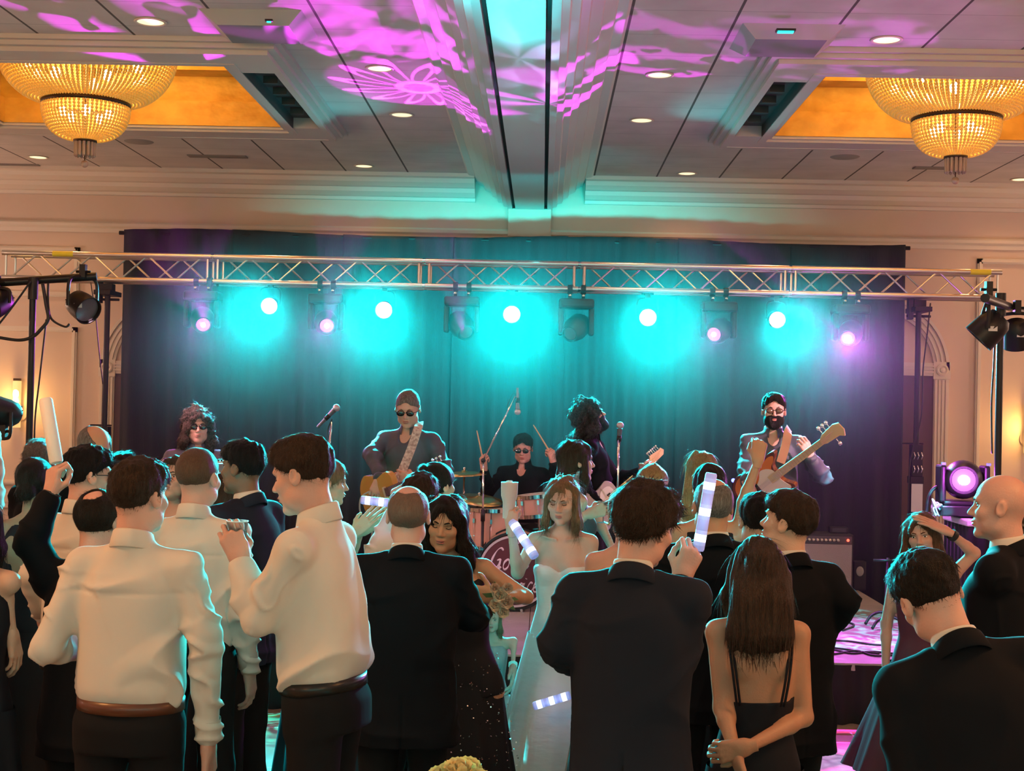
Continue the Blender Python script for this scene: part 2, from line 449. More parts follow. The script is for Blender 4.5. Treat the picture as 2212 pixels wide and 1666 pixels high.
# ------------------------------------------------------------------ coffers with gold domes
GOLD = mat('gold_wallcover', (0.78, 0.46, 0.08), 0.5, 0.15, bump=(5, 0.9, (1, 1, 1.4)), vary=(5.5, (0.62, 0.34, 0.05), (1, 1, 1.4)))
for i, (x0, x1, y0, y1) in enumerate(COF):
    fr = MB()
    def ring(mb, a, b, z0, z1):
        """rectangular ring: inset a..b from the coffer edge, from z0 to z1"""
        mb.bbox((x0 + a, y0 + a, z0), (x1 - a, y0 + b, z1)); mb.bbox((x0 + a, y1 - b, z0), (x1 - a, y1 - a, z1))
        mb.bbox((x0 + a, y0 + b, z0), (x0 + b, y1 - b, z1)); mb.bbox((x1 - b, y0 + b, z0), (x1 - a, y1 - b, z1))
    ring(fr, -0.06, -0.02, CEIL - 0.03, CEIL); ring(fr, -0.02, 0.03, CEIL - 0.06, CEIL + 0.02); ring(fr, 0.03, 0.08, CEIL - 0.09, CEIL + 0.02)
    ring(fr, 0.30, 0.36, CEIL - 0.09, CEIL + 0.05); ring(fr, 0.36, 0.40, CEIL - 0.07, CEIL + 0.08)
    for a, b, c, d in ((x0 + 0.08, x1 - 0.08, y0 + 0.08, y0 + 0.30), (x0 + 0.08, x1 - 0.08, y1 - 0.30, y1 - 0.08)):
        fr.bbox((a, c, CEIL - 0.085), (b, d, CEIL + 0.02))
    for a, b in ((x0 + 0.08, x0 + 0.30), (x1 - 0.30, x1 - 0.08)):
        fr.bbox((a, y0 + 0.30, CEIL - 0.085), (b, y0 + 0.55, CEIL + 0.02)); fr.bbox((a, y1 - 0.55, CEIL - 0.085), (b, y1 - 0.30, CEIL + 0.02))
    struct(fr.build('trim_%d' % (10 + i * 3), mat('coffer_paint', (0.62, 0.56, 0.52), 0.5)))
    sl = MB()
    for a in (x0 + 0.19, x1 - 0.19):
        sl.bbox((a - 0.11, y0 + 0.55, CEIL + 0.0), (a + 0.11, y1 - 0.55, CEIL + 0.02))
        sl.bbox((a - 0.11, y0 + 0.55, CEIL - 0.085), (a - 0.105, y1 - 0.55, CEIL)); sl.bbox((a + 0.105, y0 + 0.55, CEIL - 0.085), (a + 0.11, y1 - 0.55, CEIL))
        for q in range(5): sl.bbox((a - 0.06, y0 + 0.65 + q * 0.35, CEIL - 0.05), (a + 0.04, y0 + 0.67 + q * 0.35, CEIL))
    struct(sl.build('trim_%d' % (11 + i * 3), mat('vent_dark', (0.05, 0.045, 0.045), 0.6)))
    gd = MB()
    ring(gd, 0.38, 0.42, CEIL - 0.05, CEIL + 0.13); ring(gd, 0.34, 0.42, CEIL + 0.13, CEIL + 0.15)
    ring(gd, 0.32, 0.36, CEIL + 0.15, CEIL + 0.36); ring(gd, 0.36, 0.60, CEIL + 0.36, CEIL + 0.40); ring(gd, 0.56, 0.60, CEIL + 0.40, CEIL + 0.66)
    gd.bbox((x0 + 0.3, y0 + 0.3, CEIL + 0.66), (x1 - 0.3, y1 - 0.3, CEIL + 0.70))
    struct(gd.build('trim_%d' % (12 + i * 3), GOLD))

# ------------------------------------------------------------------ recessed ceiling cans
CANL = ['far left near the top edge', 'under the pink petal pattern', 'just left of the beam, second from front', 'beside the left coffer corner', 'nearest the far wall left of the beam',
        'left of the left chandelier pendant, low', 'peeking out behind the left chandelier', 'in the pink bars right of the beam', 'right of the beam, second from front',
        'at the corner of the right coffer', 'nearest the far wall right of the beam', 'largest, near the top right', 'right of the right chandelier pendant', 'cut by the right edge of the photo']
GLOWW = mat('can_glow', (1, 0.9, 0.6), 0.5, emit=(1.0, 0.86, 0.50), estr=1.15)
c0 = None
for c, lb in zip(CANS, CANL):
    if c0 is None:
        c0 = thing('ceiling_light', (0, 0, 0), '', 'ceiling light')
        MB().lathe([(0.088, 0.001), (0.098, -0.004), (0.095, -0.010), (0.080, -0.008), (0.079, 0.001)], n=28, caps=False).build('trim_ring', TRIM, c0, True)
        MB().lathe([(0.001, -0.005), (0.079, -0.004)], n=28, caps=False).build('lens', GLOWW, c0)
        remember(c0); t = c0
    else: t = copy_tree(c0)
    t.location = (c.x, c.y, CEIL)
    tag(t, 'round recessed ceiling light ' + lb, 'ceiling light', 'recessed lights in the ceiling')
# ceiling air diffusers
v0 = None
for (x, y, lb, col) in ((562, 50, 'left of the beam', None), (1697, 80, 'right of the beam', (0.0, 0.9, 0.85))):
    c = PZ(x, y, CEIL)
    if v0 is None:
        v0 = thing('ceiling_vent', (0, 0, 0), '', 'vent')
        MB().add([(-.30, -.30, 0), (.30, -.30, 0), (.30, .30, 0), (-.30, .30, 0), (-.21, -.21, -.07), (.21, -.21, -.07), (.21, .21, -.07), (-.21, .21, -.07)],
                 [(0, 1, 5, 4), (1, 2, 6, 5), (2, 3, 7, 6), (3, 0, 4, 7)]).build('sloping_rim', mat('vent_paint', (0.5, 0.47, 0.45), 0.4), v0)
        MB().bbox((-.21, -.21, -.07), (.21, .21, -.05)).build('plate', mat('vent_plate', (0.22, 0.19, 0.19), 0.5), v0)
        remember(v0); t = v0
    else: t = copy_tree(v0)
    t.location = c
    tag(t, 'square metal ceiling vent in the tiles ' + lb, 'vent')
for i, (x, y, lb) in enumerate(((300, 306, 'left chandelier'), (1825, 339, 'right chandelier'))):
    c = PZ(x, y, CEIL)
    o = MB().lathe([(0.001, -0.006), (0.12, -0.006), (0.13, 0)], c, n=28, caps=False).build('ceiling_speaker', mat('speaker_grille', (0.36, 0.33, 0.31), 0.8), smooth=True)
    tag(o, 'round flush ceiling speaker near the pendant of the ' + lb, 'speaker', 'ceiling speakers')
for i, (x, y, w, d, lb) in enumerate(((470, 337, 0.55, 0.12, 'grey slot vent in the ceiling right of the left chandelier'), (22, 356, 0.6, 0.14, 'dark slot vent in the ceiling at the far left'), (2010, 362, 0.3, 0.12, 'small slot vent in the ceiling below the right chandelier'))):
    c = PZ(x, y, CEIL)
    o = MB().box(c + Vector((0, 0, -0.004)), (w, d, 0.012)).build('slot_vent', mat('slot', (0.25, 0.22, 0.21), 0.7))
    tag(o, lb, 'vent')
# emergency lamp dots on the two vents
for x, y, lb, s in ((1697, 66, 'small teal emergency lamp on the ceiling right of the beam', 0.045), (581, 44, 'tiny green status light on the ceiling left of the beam', 0.012)):
    c = PZ(x, y, CEIL - 0.07)
    b = thing('indicator_light', c, lb, 'light')
    MB().box((0, 0, 0), (s * 2 + 0.02, s + 0.01, 0.012)).build('housing', BLACKP, b)
    MB().box((0, 0, -0.008), (s * 2, s * 0.8, 0.01)).build('led', mat('teal_led', (0, 1, 0.9), 0.4, emit=(0.02, 0.9, 0.8), estr=2.5), b)

# ------------------------------------------------------------------ chandeliers
BEAD = mat('crystal_bead', (0.88, 0.52, 0.13), 0.12, 0.0, spec=0.8, emit=(1.0, 0.50, 0.06), estr=0.16)  # beads glow faintly themselves, standing in for lamplight in the crystal
BRZ = mat('dark_bronze', (0.06, 0.035, 0.02), 0.4, 0.7)
BULB = mat('bulb', (1, 0.95, 0.7), 0.3, emit=(1.0, 0.80, 0.38), estr=14)
GLASS = mat('clear_crystal', (0.85, 0.72, 0.62), 0.1, trans=0.6, spec=0.8)
PENT = mat('pendant_crystal', (0.62, 0.50, 0.42), 0.15, trans=0.35, spec=0.9)
def bead_shell(prof, strands, r):
    """beads hung along a profile of (radius, z)"""
    mb = MB(); L = [0]
    for a, b in zip(prof, prof[1:]): L.append(L[-1] + math.hypot(b[0] - a[0], b[1] - a[1]))
    nb = int(L[-1] / (r * 1.75))
    for k in range(nb + 1):
        s = L[-1] * k / nb; i = max(j for j in range(len(prof)) if L[j] <= s + 1e-9); i = min(i, len(prof) - 2)
        t = (s - L[i]) / (L[i + 1] - L[i]); R = prof[i][0] * (1 - t) + prof[i + 1][0] * t; z = prof[i][1] * (1 - t) + prof[i + 1][1] * t
        m_ = strands
        for q in range(m_):
            a = 2 * PI * q / m_
            w = min(1.0, 2 * PI * R / m_ / (r * 2.0))
            mb.ball((R * math.cos(a), R * math.sin(a), z), r, 6, 4, (max(w, .45), max(w, .45), 1.0))
    return mb
def make_chandelier(loc, label):
    t = thing('chandelier', loc, label, 'chandelier', 'crystal chandeliers')
    # z = 0 at the dark ring between the two baskets
    up = [(0.30, 0.015)] + [(0.30 + 0.345 * math.sin(a), 0.42 - 0.405 * math.cos(a)) for a in np.linspace(0.2, PI / 2, 10)]
    lo = [(0.31 * math.cos(a) ** 0.6 if a < 1.5 else 0.07, -0.03 - 0.235 * math.sin(a)) for a in np.linspace(0, 1.42, 10)]
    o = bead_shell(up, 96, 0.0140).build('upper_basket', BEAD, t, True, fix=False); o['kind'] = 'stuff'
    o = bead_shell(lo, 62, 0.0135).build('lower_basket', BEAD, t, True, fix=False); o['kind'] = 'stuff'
    MB().lathe([(0.30, -0.02), (0.32, -0.02), (0.32, 0.012), (0.30, 0.012), (0.30, -0.02)], n=40, caps=False).build('ring', BRZ, t, True)
    MB().lathe([(0.055, -0.26), (0.085, -0.265), (0.085, -0.285), (0.05, -0.29)], n=24).build('collar', BRZ, t, True)
    for k in range(14):
        a = 2 * PI * k / 14
        MB().tube([(0.068 * math.cos(a), 0.068 * math.sin(a), -0.285), (0.068 * math.cos(a), 0.068 * math.sin(a), -0.385), (0.066 * math.cos(a), 0.066 * math.sin(a), -0.395)], [0.012, 0.012, 0.004], 6).build('prism', PENT, t)
    MB().ball((0, 0, -0.445), 0.027, 14, 10).build('finial', PENT, t, True)
    MB().tube([(0, 0, -0.42), (0, 0, -0.28)], 0.004, 6).build('finial_chain', BRZ, t)
    MB().tube([(0, 0, -0.26), (0, 0, 0.85)], 0.014, 8).build('stem', BRZ, t)
    for k in range(12):
        a = 2 * PI * k / 12 + 0.2; r = 0.44 if k % 2 else 0.36
        o = MB().ball((r * math.cos(a), r * math.sin(a), 0.24 if k % 2 else 0.15), 0.034, 8, 6, (1, 1, 1.3)).build('bulb', BULB, t, True)
    for k in range(5):
        a = 2 * PI * k / 5
        MB().ball((0.17 * math.cos(a), 0.17 * math.sin(a), -0.08), 0.032, 8, 6, (1, 1, 1.3)).build('bulb', BULB, t, True)
    return t
pc = P(186, 224, 10.3)
make_chandelier(pc, 'two-tier crystal bead chandelier hanging in the left coffer')
lamp('POINT', 'chandelier_and_fill_lamp', pc + Vector((0, 0, 0.40)), (1.0, 0.56, 0.17), 70, size=0.30)
pc2 = P(2066, 258, 10.3)
remember(bpy.data.objects['chandelier'])
t2 = copy_tree(bpy.data.objects['chandelier']); t2.location = pc2; t2['label'] = 'two-tier crystal bead chandelier hanging in the right coffer'
lamp('POINT', 'chandelier_and_fill_lamp', pc2 + Vector((0, 0, 0.40)), (1.0, 0.56, 0.17), 70, size=0.30)

# ------------------------------------------------------------------ wall sconces
def make_sconce(px, py, label):
    c = P(px, py, WALL_Y - 0.06)
    t = thing('wall_sconce', c, label, 'wall lamp', 'brass wall sconces')
    MB().lathe([(0.001, 0.065), (0.075, 0.065), (0.08, 0.045)], rot=Matrix.Rotation(PI / 2, 3, 'X') @ Matrix.Rotation(PI, 3, 'X'), c=(0.01, 0.0, -0.11), n=24, caps=False).build('back_plate', mat('brass', (0.70, 0.45, 0.12), 0.3, 0.9), t, True)
    MB().tube([(0, 0, -0.25), (0, 0, 0.22)], 0.042, 16).build('glass_tube', mat('sconce_glass', (1, 0.85, 0.5), 0.4, emit=(1.0, 0.62, 0.20), estr=0.9), t, True)
    for z in (-0.17, 0.09):
        MB().ball((0, -0.015, z), 0.036, 12, 8, (0.95, 0.95, 2.0)).build('bulb', mat('sconce_bulb', (1, 1, 0.8), 0.4, emit=(1.0, 0.88, 0.5), estr=4), t, True)
    MB().bbox((-0.03, -0.03, 0.22), (0.03, 0.03, 0.245)).build('cap', BRZ, t)
    lamp('POINT', 'sconce_and_fill_lamp', c + Vector((0, -0.09, 0)), (1.0, 0.55, 0.15), 10.0, size=0.05)
make_sconce(36, 870, 'glowing tubular brass wall sconce at the left edge')
make_sconce(2222, 925, 'glowing wall sconce cut by the right edge')

# ------------------------------------------------------------------ black drape backdrop
VELVET = mat('black_velvet', (0.028, 0.034, 0.040), 0.9, spec=0.2, bump=(30, 0.3, (6, 1, 0.4)))
dx0, dx1 = P(262, 700, DRAPE_Y).x, P(1953, 700, DRAPE_Y).x
dz = P(1106, 512, DRAPE_Y).z
t = thing('stage_backdrop', ((dx0 + dx1) / 2, DRAPE_Y, 0), 'wall-wide black pleated drape hanging behind the band', 'curtain')
MB().tube([(dx0 - t.location.x - 0.05, 0.03, dz - 0.03), (dx1 - t.location.x + 0.05, 0.03, dz - 0.03)], 0.02, 8).build('crossbar', BLACK, t)
for x in (dx0 + 0.05, dx1 - 0.05): MB().tube([(x - t.location.x, 0.06, 0), (x - t.location.x, 0.06, dz)], 0.022, 8).build('upright', BLACK, t)
rnd = random.Random(3); NP = 7; pw = (dx1 - dx0) / NP
for k in range(NP):
    a = dx0 + k * pw - (0.02 if k else 0); b = dx0 + (k + 1) * pw
    nx = int((b - a) / 0.018); ph = rnd.uniform(0, 6); vs = []; fs = []
    rows = [0.0, 0.6, 1.5, 2.6, 3.3, 1.0]
    rows = [dz * q for q in (1.0, 0.985, 0.8, 0.55, 0.28, 0.0)]
    fq = [rnd.uniform(26, 34), rnd.uniform(11, 17), rnd.uniform(4, 7)]
    for j, z in enumerate(rows):
        amp = (0.010, 0.014, 0.026, 0.032, 0.036, 0.04)[j]
        for i in range(nx + 1):
            x = a + (b - a) * i / nx; q = x - a
            y = amp * (math.sin(fq[0] * q + ph + 0.25 * math.sin(j)) + 0.7 * math.sin(fq[1] * q + ph * 2 + j * 0.12) + 0.4 * math.sin(fq[2] * q))
            zz = z + (0.02 * math.sin(2.1 * q + k * 1.7) if j == 0 else 0)
            vs.append((x - t.location.x, y, max(zz, 0.0)))
    for j in range(len(rows) - 1):
        for i in range(nx): fs.append((j * (nx + 1) + i, j * (nx + 1) + i + 1, (j + 1) * (nx + 1) + i + 1, (j + 1) * (nx + 1) + i))
    o = MB().add(vs, fs).build('drape_panel', VELVET, t, True)
    sm = o.modifiers.new('thick', 'SOLIDIFY'); sm.thickness = 0.004

# ------------------------------------------------------------------ stage
SX0, SX1 = -2.98, 2.86
STG = mat('stage_deck', (0.40, 0.37, 0.36), 0.45, bump=(60, 0.2, (1, 1, 1)), vary=(2.5, (0.30, 0.28, 0.27), (1, 1, 1)))
t = thing('stage', ((SX0 + SX1) / 2, (STAGE_Y + 13.3) / 2, 0), 'low grey platform stage with black pleated skirt', 'stage')
cx, cyy = t.location.x, t.location.y
for i in range(4):
    for j in range(3):
        w = (SX1 - SX0) / 4; h = (13.3 - STAGE_Y) / 3
        MB().bbox((SX0 + i * w - cx + 0.002, STAGE_Y + j * h - cyy + 0.002, STAGE_H - 0.05), (SX0 + (i + 1) * w - cx - 0.002, STAGE_Y + (j + 1) * h - cyy - 0.002, STAGE_H)).build('deck_panel', STG, t, bevel=0.003)
sk = MB(); pts = [(SX0, 13.3)] + [(SX0, STAGE_Y)] + [(SX1, STAGE_Y)] + [(SX1, 13.3)]
for (x0, y0), (x1, y1) in zip(pts, pts[1:]):
    L_ = math.hypot(x1 - x0, y1 - y0); nn = int(L_ / 0.02); dxn, dyn = (y1 - y0) / L_, -(x1 - x0) / L_; vs = []
    for z, am in ((0.0, 0.022), (STAGE_H - 0.012, 0.006)):
        for i in range(nn + 1):
            s = i / nn; w = am * (1 + math.sin(i * 0.9) + 0.5 * math.sin(i * 0.37))
            vs.append((x0 + (x1 - x0) * s + dxn * -w * (1 if True else -1) - cx, y0 + (y1 - y0) * s - abs(dyn) * w - cyy, z))
    sk.add(vs, [(i, i + 1, nn + 1 + i + 1, nn + 1 + i) for i in range(nn)])
sk.build('skirt', mat('skirt_cloth', (0.012, 0.012, 0.014), 0.9), t, True)

# ------------------------------------------------------------------ lighting truss
def tpx(x, y): return P(x, y, TRUSS_Y)
A, B = tpx(12, 569), tpx(2158, 615)
zc = (tpx(1106, 597)).z; TW = 0.205
t = thing('lighting_truss', ((A.x + B.x) / 2, TRUSS_Y, zc), 'long aluminium box truss spanning above the stage', 'truss')
ox = t.location.x
cuts = [A.x] + [tpx(x, 590).x for x in (465, 918, 1251, 1703)] + [B.x]
rc = 0.023; rb = 0.008
for a, b in zip(cuts, cuts[1:]):
    a += 0.012; b -= 0.012
    cor = [(-TW / 2, -TW / 2), (TW / 2, -TW / 2), (TW / 2, TW / 2), (-TW / 2, TW / 2)]
    for y, z in cor:
        MB().tube([(a - ox, y, z), (b - ox, y, z)], rc, 12).build('chord', STEEL, t, 'auto')
    nseg = max(3, round((b - a - 0.14) / 0.235)); st = (b - a - 0.14) / nseg
    for q in range(4):
        (y0, z0), (y1, z1) = cor[q], cor[(q + 1) % 4]
        lc = MB()
        for i in range(nseg):
            u, w = (0, 1) if i % 2 == (q % 2) else (1, 0)
            pa = (a + 0.07 + i * st - ox, y0 + (y1 - y0) * u, z0 + (z1 - z0) * u); pb = (a + 0.07 + (i + 1) * st - ox, y0 + (y1 - y0) * w, z0 + (z1 - z0) * w)
            lc.tube([pa, pb], rb, 8)
        for xx in (a + 0.03, b - 0.03): lc.tube([(xx - ox, y0, z0), (xx - ox, y1, z1)], rb * 1.3, 8)
        lc.build('lacing', STEEL, t, 'auto')
for x in cuts[1:-1]:
    for y, z in cor: MB().tube([(x - 0.03 - ox, y, z), (x + 0.03 - ox, y, z)], 0.020, 10).build('coupler', CHROME, t, 'auto')
ylab = mat('yellow_tape', (0.8, 0.7, 0.05), 0.5)
for x in (160, 2120):
    MB().tube([(tpx(x - 22, 0).x - ox, -TW / 2, TW / 2), (tpx(x + 22, 0).x - ox, -TW / 2, TW / 2)], 0.0235, 12).build('tape_band', ylab, t, 'auto')

# ------------------------------------------------------------------ truss legs and lamp stands
def crank_leg(px_top, py_top, label):
    top = P(px_top, py_top, TRUSS_Y)
    t = thing('truss_stand', (top.x, TRUSS_Y, 0), label, 'stand', 'crank stands under the truss')
    zt_ = zc - TW / 2 - 0.03
    MB().tube([(0, 0, 1.55), (0, 0, zt_ - 0.1)], 0.024, 12).build('inner_mast', BLACK, t, 'auto')
    MB().bbox((-0.05, -0.05, 0.25), (0.05, 0.05, 1.40)).build('outer_mast', BLACK, t, bevel=0.006)
    cl = MB().bbox((-0.055, -0.055, 1.40), (0.055, 0.055, 1.46)); cl.bbox((-0.045, -0.05, 1.46), (0.045, 0.05, 1.72)); cl.tube([(-0.12, 0, 1.73), (0.06, 0, 1.73)], 0.008, 6)
    cl.build('collar', BLACK, t, bevel=0.004)
    for q in (1.52, 1.63):
        for k in range(3):
            MB().tube([(-0.03 + 0.03 * k, -0.055, q - 0.03), (-0.02 + 0.03 * k, -0.056, q), (-0.03 + 0.03 * k, -0.055, q + 0.03)], 0.005, 6).build('wire', CHROME, t, True)
    if px_top > 1500: MB().bbox((-0.045, -0.058, 1.17), (0.045, -0.05, 1.40)).build('paper_label', mat('paper', (0.75, 0.75, 0.75), 0.8), t)
    hd = MB().bbox((-0.07, -0.16, zt_ - 0.10), (0.07, 0.16, zt_ - 0.06)); hd.bbox((-0.05, -0.05, zt_ - 0.06), (0.05, 0.05, zt_)); hd.bbox((-0.09, -0.04, zt_ - 0.16), (-0.05, 0.04, zt_ + 0.04))
    hd.tube([(-0.1, 0, zt_ - 0.13), (0.1, 0, zt_ - 0.13)], 0.012, 8)
    hd.build('top_bracket', BLACK, t, bevel=0.004)
    for a in (1.2, 1.94, 4.34, 5.08): MB().tube([(0.05 * math.cos(a), 0.05 * math.sin(a), 0.28), (0.42 * math.cos(a), 0.42 * math.sin(a), 0.03)], 0.02, 8).build('leg', BLACK, t)
    return t
crank_leg(231, 700, 'black crank stand holding up the left end of the truss')
crank_leg(1983, 750, 'black crank stand holding up the right end of the truss')

def lamp_stand(px, py, Y, label, barends):
    top = P(px, py, Y)
    t = thing('light_stand', (top.x, Y, 0), label, 'stand', 'T-bar light stands')
    MB().tube([(0, 0, 0.9), (0, 0, top.z)], 0.023, 12).build('upper_pole', BLACK, t, 'auto')
    MB().tube([(0, 0, 0.3), (0, 0, 1.25), (0, 0, 1.26)], [0.032, 0.032, 0.036], 12).build('lower_pole', BLACK, t, 'auto')
    MB().tube([(0, 0, top.z - 0.13), (0, 0, top.z + 0.02)], 0.034, 12).build('collar', BLACK, t, 'auto')
    a, b = [Vector(p) - t.location for p in barends]
    MB().tube([a, b], 0.028, 12).build('crossbar', BLACK, t, 'auto')
    for k in range(3):
        an = 0.5 + k * 2.1
        MB().tube([(0.02 * math.cos(an), 0.02 * math.sin(an), 0.75), (0.40 * math.cos(an), 0.40 * math.sin(an), 0.02)], 0.014, 8).build('leg', BLACK, t)
    return t
lamp_stand(72, 606, 9.6, 'black T-bar light stand by the left wall', (P(-60, 615, 9.6), P(209, 597, 9.75)))
lamp_stand(2162, 640, 9.3, 'black T-bar light stand at the right edge', (P(2128, 644, 8.5), P(2205, 672, 10.0)))

def tilt_rot(pitch, yaw): return Matrix.Rotation(yaw, 3, 'Z') @ Matrix.Rotation(pitch, 3, 'X')
def par_can(loc, aimdir, label, group, lens, size=1.0, emit=None, hang=0.17):
    """LED par: yoke hanging from a clamp, can pointing along aimdir"""
    t = thing('par_light', loc, label, 'stage light', group)
    d = Vector(aimdir).normalized(); R = d.to_track_quat('Z', 'Y').to_matrix(); s = size
    can = MB().lathe([(0.001, -0.11 * s), (0.06 * s, -0.11 * s), (0.085 * s, -0.08 * s), (0.095 * s, -0.02 * s), (0.100 * s, 0.08 * s), (0.094 * s, 0.08 * s), (0.09 * s, 0.05 * s)], rot=R, n=28, caps=False)
    can.build('can', BLACK, t, 'auto')
    MB().lathe([(0.001, 0.06 * s), (0.088 * s, 0.055 * s)], rot=R, n=28, caps=False).build('lens', lens, t, True)
    side = d.cross(Vector((0, 0, 1))).normalized()
    for q in (0.8, 1.0):
        w = side * 0.115 * s
        y = MB().tube(catmull([w * 1, w + Vector((0, 0, hang * 0.75 * s)), w * 0.6 + Vector((0, 0, hang * s)), -w * 0.6 + Vector((0, 0, hang * s)), -w + Vector((0, 0, hang * 0.75 * s)), -w], 3), 0.012 * s, 6)
    y.build('yoke', BLACK, t, 'auto')
    c = MB().bbox((-0.02, -0.025, hang * s), (0.02, 0.025, hang * s + 0.09)); c.tube([(-0.05, 0, hang * s + 0.04), (0.05, 0, hang * s + 0.04)], 0.01, 6)
    c.build('clamp', BLACK, t)
    for k in range(6):
        a = PI * k / 6
        v = R @ Vector((0.06 * math.cos(a), 0.06 * math.sin(a), 0)) * s
        MB().tube([-v * 1.25 + d * -0.10 * s, v * 1.25 + d * -0.10 * s], 0.004 * s, 5).build('cooling_fin', BLACK, t) if k < 3 else None
    return t
TLENS = mat('teal_lens', (0.5, 1, 1), 0.3, emit=(0.55, 1.0, 0.97), estr=40)
for i, (((x, y), e), tg) in enumerate(zip(PARS, PAR_TGT)):
    p = P(x, y, TRUSS_Y - 0.12)
    lb = ['far left', 'second from the left', 'in the middle', 'second from the right', 'far right'][i]
    par_can(p - Vector((0, -0.06, 0)), Vector(tg) - p, 'blazing teal LED par light under the truss, ' + lb, 'teal par lights on the truss', TLENS, 0.62 + 0.1 * e, hang=0.20)
DLENS = mat('dark_lens', (0.08, 0.08, 0.09), 0.15, spec=0.9)
LBLM = mat('paper', (0.75, 0.75, 0.75), 0.8)
for (x, y, Y, d, lb, s, hg) in ((178, 662, 9.7, (0.75, -0.55, -0.45), 'black LED par light seen from behind on the left T-bar', 1.0, 0.20),
                        (-8, 655, 9.6, (-0.3, -0.8, -0.4), 'black par light cut by the left edge, high up', 1.0, 0.1),
                        (2134, 712, 8.9, (-0.7, 0.2, -0.75), 'square-looking black par light, left on the right T-bar', 1.05, 0.20),
                        (2196, 725, 9.4, (0.2, 0.4, -0.9), 'round black par light tucked under the right T-bar', 0.95, 0.15)):
    t = par_can(P(x, y, Y), d, lb, None, DLENS, s, hang=hg)
    dd = Vector(d).normalized(); R = dd.to_track_quat('Z', 'Y').to_matrix()
    MB().box(Vector((0.0, -0.095 * s, 0.0)), (0.055, 0.004, 0.03)).build('label_sticker', LBLM, t)
# big black lamp lower left (part of a mover on a stand outside the frame)
t = par_can(P(8, 890, 8.2), (-0.6, -0.6, 0.2), 'chunky black stage lamp at left edge below the sconce', None, DLENS, 0.85, hang=-0.18)

# moving heads
def moving_head(p_lens, p_top, label, lens, on):
    """p_lens: the lens; hangs from the truss at p_top.x"""
    x = p_top.x; zt_ = zc - TW / 2 - 0.025
    t = thing('moving_head_light', (x, TRUSS_Y - 0.1, zt_), label, 'stage light', 'moving heads under the truss')
    for s in (-1, 1):
        c = MB().lathe([(0.032, -0.02), (0.040, -0.02), (0.040, 0.02), (0.032, 0.02)], (s * 0.055, 0, 0.02), Matrix.Rotation(PI / 2, 3, 'Y'), 14, True)
        c.bbox((s * 0.055 - 0.015, -0.02, -0.06), (s * 0.055 + 0.015, 0.02, 0))
        c.build('clamp', BLACK, t)
        MB().ball((s * 0.055, -0.05, -0.035), 0.014, 8, 6).build('wing_nut', CHROME, t, True)
    MB().bbox((-0.145, -0.10, -0.14), (0.145, 0.12, -0.06)).build('base', BLACKP, t, bevel=0.02)
    for s in (-1, 1): MB().add([], []).bbox((s * 0.125 - 0.022, -0.06, -0.36), (s * 0.125 + 0.022, 0.06, -0.13)).build('yoke_arm', BLACKP, t, bevel=0.018)
    c = Vector((0, 0, -0.30)); lens_l = p_lens - Vector(t.location)
    d = (lens_l - c); d = d.normalized() if d.length > 0.02 else Vector((0, -1, -0.3)).normalized()
    R = d.to_track_quat('Z', 'Y').to_matrix()
    MB().lathe([(0.001, -0.13), (0.07, -0.13), (0.098, -0.08), (0.10, 0.02), (0.085, 0.08), (0.07, 0.12), (0.062, 0.12), (0.058, 0.10)], c, R, 24, False).build('head', BLACKP, t, 'auto')
    MB().lathe([(0.001, 0.115), (0.055, 0.11)], c, R, 20, False).build('lens', lens, t, True)
    return t, Vector(t.location) + c + R @ Vector((0, 0, 0.13))
PLENS = mat('magenta_lens', (0.1, 0.02, 0.1), 0.3, emit=(0.75, 0.08, 1.0), estr=3)
HX = [445, 710, 1000, 1245, 1550, 1832]
HL = ['moving head light glowing magenta, leftmost under the truss', 'moving head light glowing magenta beside the second teal par', 'dark moving head left of the middle teal par',
      'dark moving head right of the middle teal par', 'moving head with small magenta spot left of the far right teal par', 'brightest magenta moving head, rightmost under the truss']
for (((x, y), e, on), hx, lb) in zip(HEADS, HX, HL):
    pl = P(x, y, TRUSS_Y - 0.30); pt = P(hx, 640, TRUSS_Y)
    t, tip = moving_head(pl, pt, lb, PLENS if on else DLENS, on)
    if on:
        dd = (tip - (Vector(t.location) + Vector((0, 0, -0.30)))).normalized()
        MB().ball(tip - Vector(t.location) - dd * 0.012, 0.018 + 0.008 * e, 10, 8).build('lit_core', mat('magenta_core', (1, 1, 1), 0.3, emit=(1.0, 0.55, 1.0), estr=60), t, True)
        lamp('SPOT', 'mover_glow_lamp', tip + dd * 0.03, MAG, 60 + 180 * e * e, tip + Vector((0, -1, -0.5)), 0.03, 2.0, 0.8)
        lamp('SPOT', 'mover_lamp', tip, MAG, 330 * e, tip + Vector(((-0.2 if x < 1100 else 0.1), -1, -0.42)), 0.02, 1.3, 0.9)
# ------------------------------------------------------------------ patterned beams of the moving heads
MAGG = (0.92, 0.03, 1.0)
tb = P(2085, 1037, 9.9)
gobo_spot('gobo_lamp', P(445, 690, TRUSS_Y - 0.35), (-2.35, 6.6, CEIL), MAGG, 900, 0.55, 'streak', roll=0.6)
gobo_spot('gobo_lamp', P(1000, 720, TRUSS_Y - 0.45), PZ(905, 190, CEIL), MAGG, 1800, 0.56, 'petal')
gobo_spot('gobo_lamp', P(707, 705, TRUSS_Y - 0.4), PZ(830, 60, CEIL), MAGG, 1100, 0.36, 'blob')
gobo_spot('gobo_lamp', P(1215, 720, TRUSS_Y - 0.45), PZ(1150, 190, CEIL - 0.3), TEAL, 32, 0.5, 'water')
gobo_spot('gobo_lamp', P(1215, 720, TRUSS_Y - 0.45), PZ(1120, 120, CEIL - 0.3), (0.6, 0.45, 1.0), 110, 0.42, 'shard')
